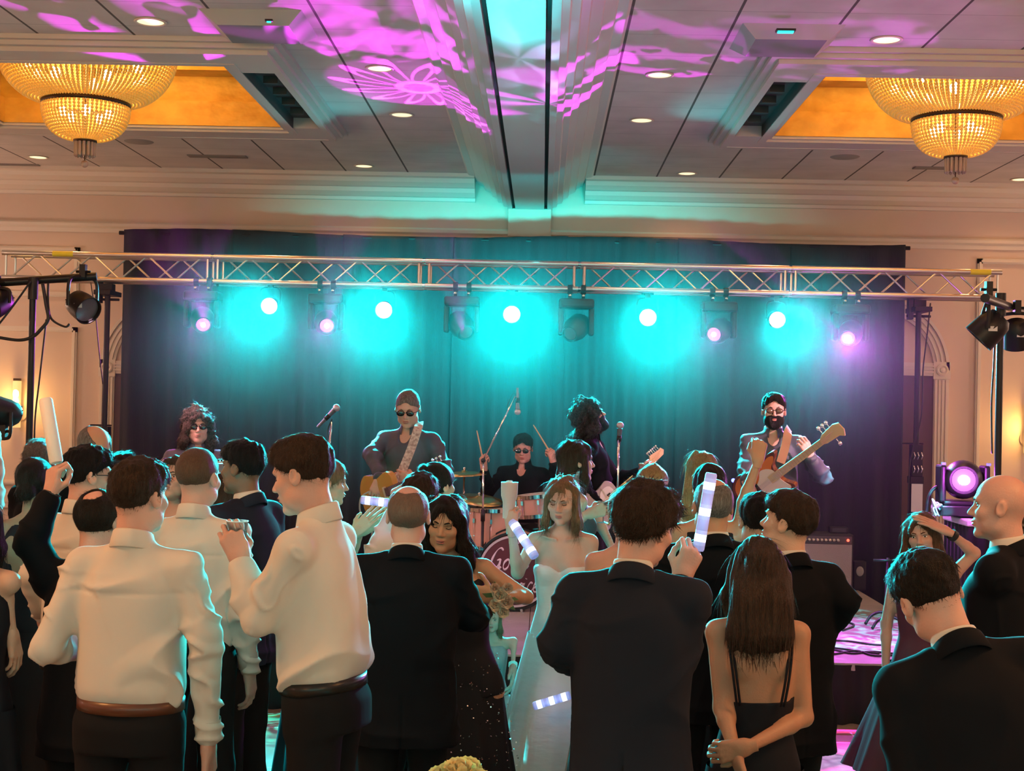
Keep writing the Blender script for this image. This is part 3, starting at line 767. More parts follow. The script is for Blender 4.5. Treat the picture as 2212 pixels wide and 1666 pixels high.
gobo_spot('gobo_lamp', P(1532, 720, TRUSS_Y - 0.4), PZ(1440, 110, CEIL), MAGG, 330, 0.36, 'streak', roll=1.2)
gobo_spot('gobo_lamp', P(1828, 735, TRUSS_Y - 0.4), PZ(1180, 220, CEIL - 0.3), MAGG, 2200, 0.36, 'shard')
gobo_spot('gobo_lamp', tb + Vector((0, -0.25, 0.0)), PZ(1790, 90, CEIL), MAG, 200, 0.42, 'blob')
# patterns on the floor and the stage, thrown by the lamps of the two T-bar stands
LP, RP = P(178, 662, 9.5), P(2134, 712, 8.7)
gobo_spot('gobo_lamp', LP + Vector((0, -0.1, -0.15)), (-1.2, 7.9, 0), (0.0, 0.85, 0.9), 3000, 0.62, 'water')
gobo_spot('gobo_lamp', LP + Vector((0.1, -0.1, -0.15)), (-2.0, 7.0, 0), (0.0, 0.85, 0.9), 1500, 0.8, 'water', roll=1)
gobo_spot('gobo_lamp', RP + Vector((0, -0.1, -0.15)), (1.75, 8.2, 0), MAGG, 1800, 0.55, 'streak')
gobo_spot('gobo_lamp', RP + Vector((0, -0.2, -0.15)), (1.9, 7.6, 0), (0.3, 0.45, 1.0), 900, 0.6, 'water')
gobo_spot('gobo_lamp', RP + Vector((0, 0.1, -0.15)), (2.05, 10.4, STAGE_H), (0.0, 0.85, 0.9), 800, 0.7, 'water')
gobo_spot('gobo_lamp', RP + Vector((0, 0.2, -0.15)), (2.1, 10.0, STAGE_H), MAG, 420, 0.75, 'streak')
# ------------------------------------------------------------------ haze over the stage
hz = MB().bbox((-5.1, 9.9, 0.42), (4.6, 13.35, 3.78)).build('stage_haze', None)
m = bpy.data.materials.new('haze'); m.use_nodes = True
N, L = m.node_tree.nodes, m.node_tree.links
for n in list(N):
    if n.type != 'OUTPUT_MATERIAL': N.remove(n)
vs_ = N.new('ShaderNodeVolumeScatter'); vs_.inputs['Density'].default_value = 0.0112; vs_.inputs['Anisotropy'].default_value = 0.55
L.new(vs_.outputs[0], [n for n in N if n.type == 'OUTPUT_MATERIAL'][0].inputs['Volume'])
hz.data.materials.append(m)
hz.visible_shadow = True
tag(hz, 'thin teal-lit haze hanging over the stage', 'haze', kind='stuff')
# ------------------------------------------------------------------ bodies: smooth distance fields, meshed with surface nets
class Field:
    def __init__(s, lo, hi, h):
        s.lo = np.array(lo, np.float32); s.h = h
        n = np.maximum(((np.array(hi) - np.array(lo)) / h).astype(int) + 2, 4)
        s.ax = [s.lo[i] + h * np.arange(n[i], dtype=np.float32) for i in range(3)]
        s.D = np.full(n, 0.2, np.float32)
    def _blk(s, lo, hi):
        sl = []
        for i in range(3):
            a = int(np.searchsorted(s.ax[i], lo[i])); b = int(np.searchsorted(s.ax[i], hi[i]))
            sl.append(slice(max(a - 1, 0), b + 1))
        X = s.ax[0][sl[0]][:, None, None]; Y = s.ax[1][sl[1]][None, :, None]; Z = s.ax[2][sl[2]][None, None, :]
        return tuple(sl), X, Y, Z
    def put(s, sl, d, k, op):
        D = s.D[sl]
        if D.size == 0: return
        d = np.broadcast_to(d, D.shape)
        if op == 'u':
            h = np.clip(0.5 + 0.5 * (D - d) / k, 0, 1); s.D[sl] = D * (1 - h) + d * h - k * h * (1 - h)
        else:
            d = -d; h = np.clip(0.5 - 0.5 * (D - d) / k, 0, 1); s.D[sl] = D * (1 - h) + d * h + k * h * (1 - h)
    def cone(s, a, b, ra, rb, k=0.02, op='u', flat=None):
        a = np.array(a, float); b = np.array(b, float); m = max(ra, rb) + 0.05
        sl, X, Y, Z = s._blk(np.minimum(a, b) - m, np.maximum(a, b) + m)
        ab = b - a; L2 = float(ab @ ab) + 1e-9
        px, py, pz = X - a[0], Y - a[1], Z - a[2]
        t = np.clip((px * ab[0] + py * ab[1] + pz * ab[2]) / L2, 0, 1)
        qx, qy, qz = px - t * ab[0], py - t * ab[1], pz - t * ab[2]
        q2 = qx * qx + qy * qy + qz * qz
        if flat is not None:
            n, f = flat; q2 = q2 + (f * f - 1) * (qx * n[0] + qy * n[1] + qz * n[2]) ** 2
        s.put(sl, np.sqrt(q2) - (ra + (rb - ra) * t), k, op)
    def ell(s, c, r, R=None, k=0.02, op='u'):
        c = np.array(c, float); r = np.array(r, float); m = r.max() + 0.04
        if R is None: ext = r + 0.04
        else: ext = np.array([m, m, m])
        sl, X, Y, Z = s._blk(c - ext, c + ext)
        x, y, z = X - c[0], Y - c[1], Z - c[2]
        if R is not None:
            R = np.array(R); x, y, z = (R[0, 0] * x + R[1, 0] * y + R[2, 0] * z, R[0, 1] * x + R[1, 1] * y + R[2, 1] * z, R[0, 2] * x + R[1, 2] * y + R[2, 2] * z)
        k0 = np.sqrt((x / r[0]) ** 2 + (y / r[1]) ** 2 + (z / r[2]) ** 2) + 1e-6
        k1 = np.sqrt((x / r[0] ** 2) ** 2 + (y / r[1] ** 2) ** 2 + (z / r[2] ** 2) ** 2) + 1e-6
        s.put(sl, k0 * (k0 - 1) / k1, k, op)
    def loft(s, T, secs, n=2.3, k=0.02, op='u'):
        """T: 4x4 (numpy) frame of the loft; secs: (z, cx, cy, rx, ry)"""
        S = np.array(secs, float); S = S[np.argsort(S[:, 0])]
        zf = np.linspace(S[0, 0], S[-1, 0], 48)
        I = [np.interp(zf, S[:, 0], S[:, j]) for j in range(1, 5)]
        ker = np.array([1, 2, 3, 2, 1]) / 9.0
        I = [np.convolve(np.pad(q, 2, mode='edge'), ker, 'valid') for q in I]
        Ti = np.linalg.inv(T); cor = []
        for z in (S[0, 0], S[-1, 0]):
            for u in (-1, 1):
                for w in (-1, 1): cor.append((T @ np.array([u * S[:, 3].max(), w * S[:, 4].max() + S[:, 2].mean(), z, 1]))[:3])
        cor = np.array(cor)
        sl, X, Y, Z = s._blk(cor.min(0) - 0.06, cor.max(0) + 0.06)
        x = Ti[0, 0] * X + Ti[0, 1] * Y + Ti[0, 2] * Z + Ti[0, 3]
        y = Ti[1, 0] * X + Ti[1, 1] * Y + Ti[1, 2] * Z + Ti[1, 3]
        z = Ti[2, 0] * X + Ti[2, 1] * Y + Ti[2, 2] * Z + Ti[2, 3]
        cx, cy, rx, ry = [np.interp(z, zf, q) for q in I]
        u = np.abs((x - cx) / rx); w = np.abs((y - cy) / ry)
        d = ((u ** n + w ** n) ** (1.0 / n) - 1) * np.minimum(rx, ry)
        d = np.maximum(d, np.maximum(z - S[-1, 0], S[0, 0] - z))
        s.put(sl, d, k, op)
    def plane(s, p, nrm, T=None):
        """keep the side the normal points away from"""
        n = np.array(nrm, float); n /= np.linalg.norm(n); p = np.array(p, float)
        if T is not None: n = T[:3, :3] @ n; p = (T @ np.append(p, 1))[:3]
        X, Y, Z = s.ax[0][:, None, None], s.ax[1][None, :, None], s.ax[2][None, None, :]
        s.D = np.maximum(s.D, ((X - p[0]) * n[0] + (Y - p[1]) * n[1] + (Z - p[2]) * n[2]).astype(np.float32))
    def func(s, f, op='max'):
        X, Y, Z = s.ax[0][:, None, None], s.ax[1][None, :, None], s.ax[2][None, None, :]
        s.D = np.maximum(s.D, f(X, Y, Z).astype(np.float32)) if op == 'max' else (s.D + f(X, Y, Z)).astype(np.float32)
    def mesh(s):
        D = s.D; D[0] = D[-1] = 0.05; D[:, 0] = D[:, -1] = 0.05; D[:, :, 0] = D[:, :, -1] = 0.05
        S = D < 0
        c = [S[i:S.shape[0] - 1 + i, j:S.shape[1] - 1 + j, k:S.shape[2] - 1 + k] for i in (0, 1) for j in (0, 1) for k in (0, 1)]
        al = c[0].copy(); an = c[0].copy()
        for q in c[1:]: al &= q; an |= q
        idx = np.argwhere(an & ~al)
        if len(idx) == 0: return np.zeros((0, 3)), np.zeros((0, 4), int)
        ids = np.full(al.shape, -1, np.int32); ids[tuple(idx.T)] = np.arange(len(idx))
        acc = np.zeros((len(idx), 3)); cnt = np.zeros(len(idx))
        C = [(i, j, k) for i in (0, 1) for j in (0, 1) for k in (0, 1)]
        val = {q: D[idx[:, 0] + q[0], idx[:, 1] + q[1], idx[:, 2] + q[2]] for q in C}
        for a in C:
            for ax in range(3):
                if a[ax] == 0:
                    b = list(a); b[ax] = 1; b = tuple(b)
                    va, vb = val[a], val[b]; m = (va < 0) != (vb < 0)
                    t = va[m] / (va[m] - vb[m])
                    p = np.tile(np.array(a, float), (m.sum(), 1)); p[:, ax] += t
                    acc[m] += p; cnt[m] += 1
        V = (idx + acc / cnt[:, None]) * s.h + s.lo
        Q = []
        for ax in range(3):
            sl0 = [slice(None)] * 3; sl1 = [slice(None)] * 3
            sl0[ax] = slice(0, -1); sl1[ax] = slice(1, None)
            A, B = S[tuple(sl0)], S[tuple(sl1)]
            e = np.argwhere(A != B); u, w = (ax + 1) % 3, (ax + 2) % 3
            e = e[(e[:, u] > 0) & (e[:, w] > 0) & (e[:, u] < S.shape[u] - 1) & (e[:, w] < S.shape[w] - 1)]
            fl = A[tuple(e.T)]
            def cell(du, dw):
                q = e.copy(); q[:, u] -= du; q[:, w] -= dw; return ids[tuple(q.T)]
            q = np.stack([cell(1, 1), cell(0, 1), cell(0, 0), cell(1, 0)], 1)
            q[~fl] = q[~fl][:, ::-1]
            Q.append(q)
        Q = np.concatenate(Q); Q = Q[(Q >= 0).all(1)]
        return V, Q

def relax(V, Q, it=2):
    """a little Laplacian smoothing so that no voxel steps show"""
    n = len(V); E = np.concatenate([Q[:, [0, 1]], Q[:, [1, 2]], Q[:, [2, 3]], Q[:, [3, 0]]])
    deg = np.bincount(E[:, 0], minlength=n).astype(float) + np.bincount(E[:, 1], minlength=n)
    deg[deg == 0] = 1
    for _ in range(it):
        A = np.stack([np.bincount(E[:, 0], V[E[:, 1], c], n) + np.bincount(E[:, 1], V[E[:, 0], c], n) for c in range(3)], 1) / deg[:, None]
        V = V * 0.4 + A * 0.6
    return V
def normals(V, Q):
    n = np.cross(V[Q[:, 2]] - V[Q[:, 0]], V[Q[:, 3]] - V[Q[:, 1]]); out = np.zeros_like(V)
    for j in range(4):
        for c in range(3): out[:, c] += np.bincount(Q[:, j], n[:, c], len(V))
    return out / (np.linalg.norm(out, axis=1, keepdims=True) + 1e-12)
def snoise(P_, freq, seed, n=7):
    r = np.random.RandomState(seed); out = np.zeros(len(P_)); f = np.array(freq, float)
    for _ in range(n):
        d = r.normal(size=3); d /= np.linalg.norm(d)
        out += np.sin((P_ * f) @ d * r.uniform(0.6, 1.5) + r.uniform(0, 6.28))
    return out / math.sqrt(n)
def xf(T, V): return V @ T[:3, :3].T + T[:3, 3]
def np_obj(name, pieces, m, parent):
    V = np.concatenate([p[0] for p in pieces]); off = 0; Qs = []
    for v, q in pieces: Qs.append(q + off); off += len(v)
    Q = np.concatenate(Qs)
    me = bpy.data.meshes.new(name)
    me.vertices.add(len(V)); me.vertices.foreach_set('co', V.astype(np.float32).ravel())
    me.loops.add(Q.size); me.loops.foreach_set('vertex_index', Q.astype(np.int32).ravel())
    me.polygons.add(len(Q)); me.polygons.foreach_set('loop_start', (np.arange(len(Q)) * 4).astype(np.int32))
    me.polygons.foreach_set('use_smooth', np.ones(len(Q), bool))
    me.update(calc_edges=True); me.validate()
    me.materials.append(m)
    o = bpy.data.objects.new(name, me); COL.objects.link(o); o.parent = parent
    return o
def Tm(R, t):
    T = np.eye(4); T[:3, :3] = np.array(R); T[:3, 3] = np.array(t); return T
def euler(x=0, y=0, z=0):
    return np.array(Matrix.Rotation(math.radians(z), 3, 'Z') @ Matrix.Rotation(math.radians(x), 3, 'X') @ Matrix.Rotation(math.radians(y), 3, 'Y'))

def head_mesh(h, fem, neck_to, open_mouth=False, age=0):
    """head-local: +Y face, +Z crown, origin at the middle of the head"""
    f = Field((-0.105, -0.14, -0.20), (0.105, 0.14, 0.135), h)
    f.ell((0, -0.012, 0.030), (0.075, 0.095, 0.086), k=0.03)
    j = 0.0 if fem else 1.0
    f.ell((0, 0.028, -0.045), (0.055 + 0.003 * j, 0.060, 0.076), k=0.03)
    for s in (-1, 1):
        f.ell((s * (0.038 + 0.006 * j), 0.018, -0.070), (0.020 + 0.003 * j, 0.034, 0.028), k=0.025)
        f.ell((s * 0.040, 0.058, -0.022), (0.022, 0.020, 0.018), k=0.025)        # cheek
        f.ell((s * 0.031, 0.084, 0.004), (0.019, 0.014, 0.012), k=0.012, op='s') # socket
    f.ell((0, 0.070, -0.100), (0.022 + 0.003 * j, 0.019, 0.017), k=0.02)
    f.ell((0, 0.072, 0.026), (0.046, 0.014 + 0.002 * j, 0.010), k=0.016)
    f.cone((0, 0.077, 0.012), (0, 0.102, -0.024), 0.0065, 0.0095, k=0.010)
    f.ell((0, 0.101, -0.028), (0.011, 0.010, 0.008), k=0.006)
    for s in (-1, 1): f.ell((s * 0.011, 0.091, -0.031), (0.008, 0.009, 0.007), k=0.006)
    f.ell((0, 0.086, -0.054), (0.022, 0.010, 0.006), k=0.008)
    f.ell((0, 0.084, -0.067), (0.019, 0.010, 0.006), k=0.008)
    if open_mouth: f.ell((0, 0.094, -0.062), (0.019, 0.012, 0.008), k=0.003, op='s')
    else: f.ell((0, 0.096, -0.060), (0.022, 0.006, 0.0022), k=0.002, op='s')
    for s in (-1, 1):
        Re = np.array(Matrix.Rotation(s * -0.35, 3, 'Z') @ Matrix.Rotation(0.15, 3, 'X'))
        f.ell((s * 0.079, -0.008, -0.004), (0.009, 0.019, 0.031), Re, k=0.008)
        f.ell((s * 0.088, -0.004, 0.000), (0.006, 0.010, 0.018), Re, k=0.005, op='s')
    nr = 0.043 if fem else 0.051
    f.cone((0, -0.022, -0.045), neck_to, nr, nr + 0.004, k=0.03)
    V, Q = f.mesh(); return relax(V, Q, 1), Q

def hair_mesh(style, h, L=0.3, seed=1, fem=False, width=None):
    f = Field((-0.20, -0.22, -(L + 0.12) if style in ('long', 'curly', 'wavy') else -0.17), (0.20, 0.17, 0.17), h)
    cen = np.array((0, -0.014, 0.032)); rad = np.array((0.076, 0.096, 0.086))
    amp, fr = 0.0022, (150, 150, 30)
    line = lambda a, zf, zb: f.plane((0, 0.085, zf), (0, -(zb - zf) / -0.155 * -1 if False else (zb - zf) / 0.155 * -1 * -1, -1))
    def cut(zf, zb):         # keep above the line from (y=.085, zf) to (y=-.075, zb)
        m = (zf - zb) / 0.16
        f.plane((0, 0.085, zf), (0, m, -1))
    if style in ('short', 'buzz', 'messy', 'slick'):
        t = {'short': 0.0065, 'buzz': 0.0035, 'messy': 0.017, 'slick': 0.010}[style]
        if style in ('buzz', 'messy'): f.ell(cen + (0, 0, 0.004), rad + t)
        else:
            f.ell(cen, rad + 0.0032); f.ell((0, -0.010, 0.052), (0.0755 + t, 0.096 + t, 0.064 + t), k=0.02)
        if style != 'buzz': f.ell((0, 0.012, 0.072), (0.066 + t * 0.5, 0.084, 0.046 + t * 0.9), k=0.03)
        if style == 'messy': amp, fr = 0.006, (90, 90, 60); f.ell((0, 0.045, 0.075), (0.062, 0.060, 0.046), k=0.03)
        if style == 'short': amp, fr = 0.003, (140, 140, 70)
        if style == 'buzz': amp = 0.0005
        f.ell((0, 0.104, 0.014), (0.056, 0.050, 0.068), k=0.010, op='s')
        cut(0.060, -0.048)
    elif style == 'fringe':      # bald on top
        f.ell(cen + (0, 0, -0.004), rad + 0.005)
        f.ell((0, 0.02, 0.115), (0.058, 0.105, 0.060), k=0.01, op='s')
        f.ell((0, 0.100, -0.01), (0.07, 0.085, 0.10), k=0.012, op='s'); cut(0.045, -0.072); amp = 0.001
    elif style == 'thin':        # thinning crown
        f.ell(cen + (0, 0, 0.0), rad + 0.007)
        f.ell((0.0, -0.065, 0.105), (0.036, 0.042, 0.034), k=0.012, op='s')
        f.ell((0, 0.095, -0.01), (0.056, 0.055, 0.062), k=0.012, op='s'); cut(0.058, -0.070); amp = 0.0016
    elif style in ('bun', 'updo'):
        f.ell(cen + (0, -0.003, 0.004), rad + 0.012)
        f.ell((0, 0.098, -0.012), (0.056, 0.050, 0.080), k=0.02, op='s')
        cut(0.045, -0.085)
        if style == 'bun': f.ell((0, -0.105, 0.085), (0.042, 0.040, 0.040), k=0.015)
        else:
            f.ell((0, -0.105, -0.035), (0.052, 0.038, 0.042), k=0.02)
        amp, fr = 0.003, (90, 90, 50)
    else:
        w = width if width is not None else {'long': 0.004, 'wavy': 0.012, 'curly': 0.026}[style]
        f.ell(cen + (0, -0.004, 0.004), rad + {'long': 0.008, 'wavy': 0.011, 'curly': 0.028}[style])
        T = np.eye(4)
        f.loft(T, [(0.06, 0, -0.035, 0.075, 0.06), (0.0, 0, -0.05, 0.086 + w, 0.055), (-0.08, 0, -0.07, 0.092 + w, 0.045 + w), (-0.16, 0, -0.085, 0.098 + w, 0.036 + w),
                   (-(L * 0.8), 0, -0.095, 0.104 + w, 0.032 + w), (-L, 0, -0.095, 0.085 + w, 0.022)], n=2.2, k=0.03)
        if style in ('curly', 'wavy') or fem:
            for s in (-1, 1):
                f.cone((s * 0.074, 0.022, 0.03), (s * (0.082 + w * 0.7), 0.020, -0.10), 0.016 + w * .3, 0.024 + w * .4, k=0.02)
                f.cone((s * (0.082 + w * 0.7), 0.020, -0.10), (s * 0.088, 0.0, -L * 0.9), 0.022 + w * .4, 0.015, k=0.02)
        fo = 0.012 if style == 'curly' else 0.0
        f.ell((0, 0.110 + fo, -0.010), (0.052 + fo * 0.3, 0.074 + fo, 0.100), k=0.012, op='s')
        f.cone((0, 0.045, -0.06), (0, 0.085, -L - 0.1), 0.05, 0.085, k=0.01, op='s')
        amp, fr = {'long': (0.0055, (80, 80, 7)), 'wavy': (0.007, (60, 60, 38)), 'curly': (0.013, (75, 75, 75))}[style]
    V, Q = f.mesh(); V = relax(V, Q, 1); N_ = normals(V, Q)
    d = amp * snoise(V, fr, seed)
    if style in ('short', 'messy', 'slick', 'thin'): d *= np.clip((V[:, 2] + 0.045) / 0.06, 0.12, 1)
    if style == 'curly': d += 0.006 * snoise(V, (170, 170, 170), seed + 5)
    if style == 'long': d += 0.0028 * snoise(V, (210, 210, 9), seed + 2)
    if style in ('messy', 'wavy', 'short', 'updo'): d += amp * 0.4 * snoise(V, np.array(fr) * 2.2, seed + 9) * np.clip((V[:, 2] + 0.045) / 0.06, 0.2 if style in ('messy', 'short') else 1, 1)
    return V + N_ * d[:, None], Q

STRANDS = {'short': (2400, 0.024, 0.0010, 0.35), 'messy': (2600, 0.038, 0.0013, 0.9), 'slick': (1800, 0.03, 0.001, 0.3), 'fringe': (1300, 0.014, 0.0008, 0.3), 'thin': (1900, 0.018, 0.0009, 0.35),
           'buzz': (1500, 0.006, 0.0007, 0.5), 'long': (2200, 0.11, 0.0013, 0.22), 'wavy': (2200, 0.085, 0.0015, 0.5), 'curly': (3000, 0.06, 0.0016, 1.0), 'updo': (1300, 0.045, 0.0011, 0.3), 'bun': (1300, 0.04, 0.0011, 0.3)}
def strands(V, Q, style, seed):
    """tapered ribbons of hair growing out of the hair mass, combed away from the crown (head-local)"""
    n, L, w, wild = STRANDS[style]; rr = np.random.RandomState(seed + 40)
    N_ = normals(V, Q); i = rr.randint(0, len(V), n); P0 = V[i]; Nn = N_[i]
    keep = (P0[:, 1] < 0.085) | (P0[:, 2] > 0.03); P0, Nn = P0[keep], Nn[keep]; n = len(P0)
    if style in ('long', 'wavy', 'curly'):
        T = np.tile(np.array((0, 0.0, -1.0)), (n, 1)); up = P0[:, 2] > 0.05; T[up] = P0[up] - np.array((0, 0.0, 0.13)); T[:, 1] -= 0.02
    else: T = P0 - np.array((0.01, -0.045, 0.125))
    T = T / (np.linalg.norm(T, axis=1, keepdims=True) + 1e-9)
    T = T + rr.normal(size=(n, 3)) * wild * 0.32
    T = T - (T * Nn).sum(1, keepdims=True) * Nn; T = T / (np.linalg.norm(T, axis=1, keepdims=True) + 1e-9)
    B = np.cross(T, Nn); Ls = (L * rr.uniform(0.5, 1.15, n))[:, None]
    bend = np.where(P0[:, 2] > -0.02, 1.0, 0.15)[:, None]; ph = rr.uniform(0, 6.28, (n, 1)); lift = (0.002 + 0.006 * wild * rr.uniform(0, 1, (n, 1)))
    K = 5 if L > 0.05 else 4; rows = []
    for k in range(K):
        t = k / (K - 1); sdist = Ls * t
        p = P0 + T * sdist + Nn * (lift * t - bend * sdist ** 2 / 0.19 * (1 - 0.25 * wild) - 0.0012 * (1 - t))
        amp = {'curly': 0.010, 'wavy': 0.006, 'long': 0.0015}.get(style, 0.0008)
        p = p + B * np.sin(ph + t * (9 if style == 'curly' else 5)) * amp * t + Nn * np.cos(ph + t * 7) * amp * 0.4 * t
        ww = w * (1 - 0.8 * t); rows.append(p - B * ww); rows.append(p + B * ww)
    VV = np.stack(rows, 1).reshape(-1, 3); base_ = (np.arange(n) * 2 * K)[:, None, None]
    q = np.array([(2 * k, 2 * k + 1, 2 * k + 3, 2 * k + 2) for k in range(K - 1)])[None]
    return VV, (base_ + q).reshape(-1, 4)

POSES = {'relaxed': [(18, 28, 18)] * 4, 'flat': [(4, 6, 4)] * 4, 'grip': [(62, 80, 45)] * 4, 'fist': [(82, 95, 60)] * 4,
         'cup': [(38, 50, 30)] * 4, 'point': [(8, 12, 8), (60, 80, 40), (62, 82, 40), (64, 84, 40)], 'spread': [(8, 10, 6)] * 4, 'clasp': [(45, 50, 30)] * 4}
def hand_mesh(pose, side, h=0.004, k=1.0):
    """hand-local: +Y fingers, +Z palm, thumb towards +X for the right hand (side=1)"""
    f = Field((-0.10, -0.05, -0.05), (0.10, 0.21, 0.12), h)
    kn = [(0.031, 0.088), (0.010, 0.094), (-0.011, 0.090), (-0.030, 0.080)]
    for x, y in kn: f.cone((x * 0.55, 0.0, 0), (x, y - 0.004, 0), 0.0155, 0.0115, k=0.012)
    f.cone((0, -0.045, 0), (0, 0.01, 0), 0.024, 0.025, k=0.02, flat=((0, 0, 1), 1.25))
    f.cone((0.018, 0.015, 0.006), (0.030, 0.045, 0.008), 0.015, 0.013, k=0.012)
    Ls = [(0.043, 0.026, 0.021), (0.048, 0.030, 0.023), (0.044, 0.028, 0.022), (0.034, 0.021, 0.019)]
    sp = 0.13 if pose == 'spread' else 0.035
    for i, ((x, y), L3, cu) in enumerate(zip(kn, Ls, POSES[pose])):
        p = np.array((x, y, 0.0)); a = 0.0; rr = (0.0093, 0.0085, 0.0078, 0.0068) if i < 3 else (0.0082, 0.0075, 0.0068, 0.006)
        la = sp * (1.5 - i)
        for q in range(3):
            a += math.radians(cu[q] * (1 + 0.05 * (i - 1)))
            d = np.array((math.sin(la) * math.cos(a), math.cos(la) * math.cos(a), math.sin(a)))
            e = p + d * L3[q]; f.cone(p, e, rr[q], rr[q + 1], k=0.004); p = e
    if pose in ('grip', 'fist', 'cup'): th = [(0.026, 0.018, 0.010), (0.047, 0.045, 0.030), (0.040, 0.072, 0.045), (0.024, 0.090, 0.050)]
    elif pose == 'spread': th = [(0.024, 0.016, 0.006), (0.056, 0.040, 0.010), (0.080, 0.062, 0.012), (0.098, 0.080, 0.012)]
    else: th = [(0.025, 0.018, 0.006), (0.046, 0.044, 0.014), (0.054, 0.070, 0.020), (0.054, 0.092, 0.024)]
    for a, b, r0, r1 in zip(th, th[1:], (0.0135, 0.011, 0.0095), (0.011, 0.0095, 0.008)): f.cone(a, b, r0, r1, k=0.006)
    V, Q = f.mesh(); V = relax(V, Q, 1) * k
    if side < 0: V = V * np.array((-1, 1, 1)); Q = Q[:, ::-1]
    return V, Q
_HC = {}
def hand(pose, side, h, k):
    key = (pose, side, h, round(k, 2))
    if key not in _HC: _HC[key] = hand_mesh(pose, side, h, k)
    return _HC[key]

SKINS = {}
def skin(tone):
    c = {'light': (0.62, 0.36, 0.25), 'pink': (0.64, 0.35, 0.27), 'tan': (0.50, 0.26, 0.155), 'brown': (0.20, 0.10, 0.06)}[tone]
    return mat('skin_' + tone, c, 0.48, spec=0.45, vary=(9, tuple(q * 0.9 for q in c), (1, 1, 1)), bump=(140, 0.08, (1, 1, 1)))
def hairm(name, c, c2=None, curly=False):
    c2 = c2 or tuple(q * 1.6 for q in c)
    return mat('hair_' + name, c, 0.5, spec=0.25, vary=(26, c2, (7, 7, 0.7) if not curly else (3, 3, 3)), bump=(55, 0.9, (8, 8, 0.8) if not curly else (3, 3, 3)))
HAIR = {'stubble': hairm('stubble', (0.30, 0.17, 0.12), (0.24, 0.14, 0.10)), 'dark': hairm('dark', (0.012, 0.008, 0.006)), 'brown': hairm('brown', (0.034, 0.019, 0.012)), 'midbrown': hairm('midbrown', (0.055, 0.031, 0.020)),
        'black': hairm('black', (0.006, 0.005, 0.006)), 'blonde': hairm('blonde', (0.34, 0.20, 0.09), (0.55, 0.36, 0.18)), 'dirty': hairm('dirty', (0.20, 0.115, 0.06), (0.34, 0.20, 0.11)),
        'grey': hairm('grey', (0.13, 0.11, 0.10), (0.30, 0.27, 0.25)), 'buzz': hairm('buzz', (0.17, 0.095, 0.06), (0.13, 0.07, 0.045)), 'auburn': hairm('auburn', (0.13, 0.055, 0.03)),
        'curlbrown': hairm('curlbrown', (0.045, 0.028, 0.022), (0.12, 0.08, 0.07), True), 'curlgrey': hairm('curlgrey', (0.018, 0.016, 0.016), (0.06, 0.055, 0.055), True)}
CL = {'white': mat('shirt_white', (0.66, 0.60, 0.53), 0.8, spec=0.2, bump=(5.5, 0.75, (1, 1, 0.55)), ridge=True), 'black': mat('suit_black', (0.0045, 0.0052, 0.0075), 0.85, spec=0.15, bump=(5, 0.3, (1, 1, 0.5)), ridge=True),
      'charcoal': mat('suit_charcoal', (0.012, 0.0145, 0.023), 0.85, spec=0.2, bump=(5, 0.25, (1, 1, 0.5)), ridge=True), 'navy': mat('suit_navy', (0.012, 0.015, 0.028), 0.8, spec=0.2),
      'darkshirt': mat('shirt_dark', (0.065, 0.070, 0.095), 0.6, bump=(10, 0.3, (1, 1, 0.5))), 'purpleshirt': mat('shirt_purple', (0.18, 0.15, 0.22), 0.65), 'trouser': mat('trousers', (0.0075, 0.0075, 0.009), 0.85, spec=0.2, bump=(10, 0.15, (1, 1, 0.4))),
      'gown': mat('gown_satin', (0.80, 0.76, 0.74), 0.42, sheen=0.2, bump=(6, 0.35, (1, 1, 2.5))), 'blackdress': mat('dress_black', (0.006, 0.0065, 0.011), 0.7, spec=0.3), 'maroon': mat('dress_maroon', (0.10, 0.012, 0.03), 0.55),
      'greydress': mat('dress_grey', (0.05, 0.055, 0.07), 0.6), 'tulle': mat('dress_tulle', (0.26, 0.21, 0.22), 0.8, vary=(3, (0.40, 0.33, 0.32), (6, 6, 1))), 'pinkshirt': mat('shirt_pink', (0.60, 0.45, 0.42), 0.75, bump=(5.5, 0.4, (1, 1, 0.55)), ridge=True), 'beige': mat('dress_beige', (0.45, 0.33, 0.27), 0.7), 'vest': mat('vest_black', (0.015, 0.018, 0.018), 0.7),
      'green': mat('dress_green', (0.02, 0.05, 0.04), 0.7), 'stripe': mat('dress_pin', (0.035, 0.04, 0.05), 0.7)}
LEATHER = mat('brown_leather', (0.10, 0.032, 0.015), 0.4, coat=0.2)
SHOE = mat('black_leather', (0.012, 0.011, 0.010), 0.3)
LIPS = mat('lips', (0.42, 0.13, 0.11), 0.4); EYEW = mat('eye_white', (0.75, 0.72, 0.70), 0.3); EYED = mat('eye_dark', (0.02, 0.012, 0.01), 0.2); TEETH = mat('teeth', (0.8, 0.77, 0.7), 0.3)
SUNG = mat('sunglass_lens', (0.008, 0.008, 0.010), 0.06, spec=1.0, coat=1.0)
PEOPLE = {}

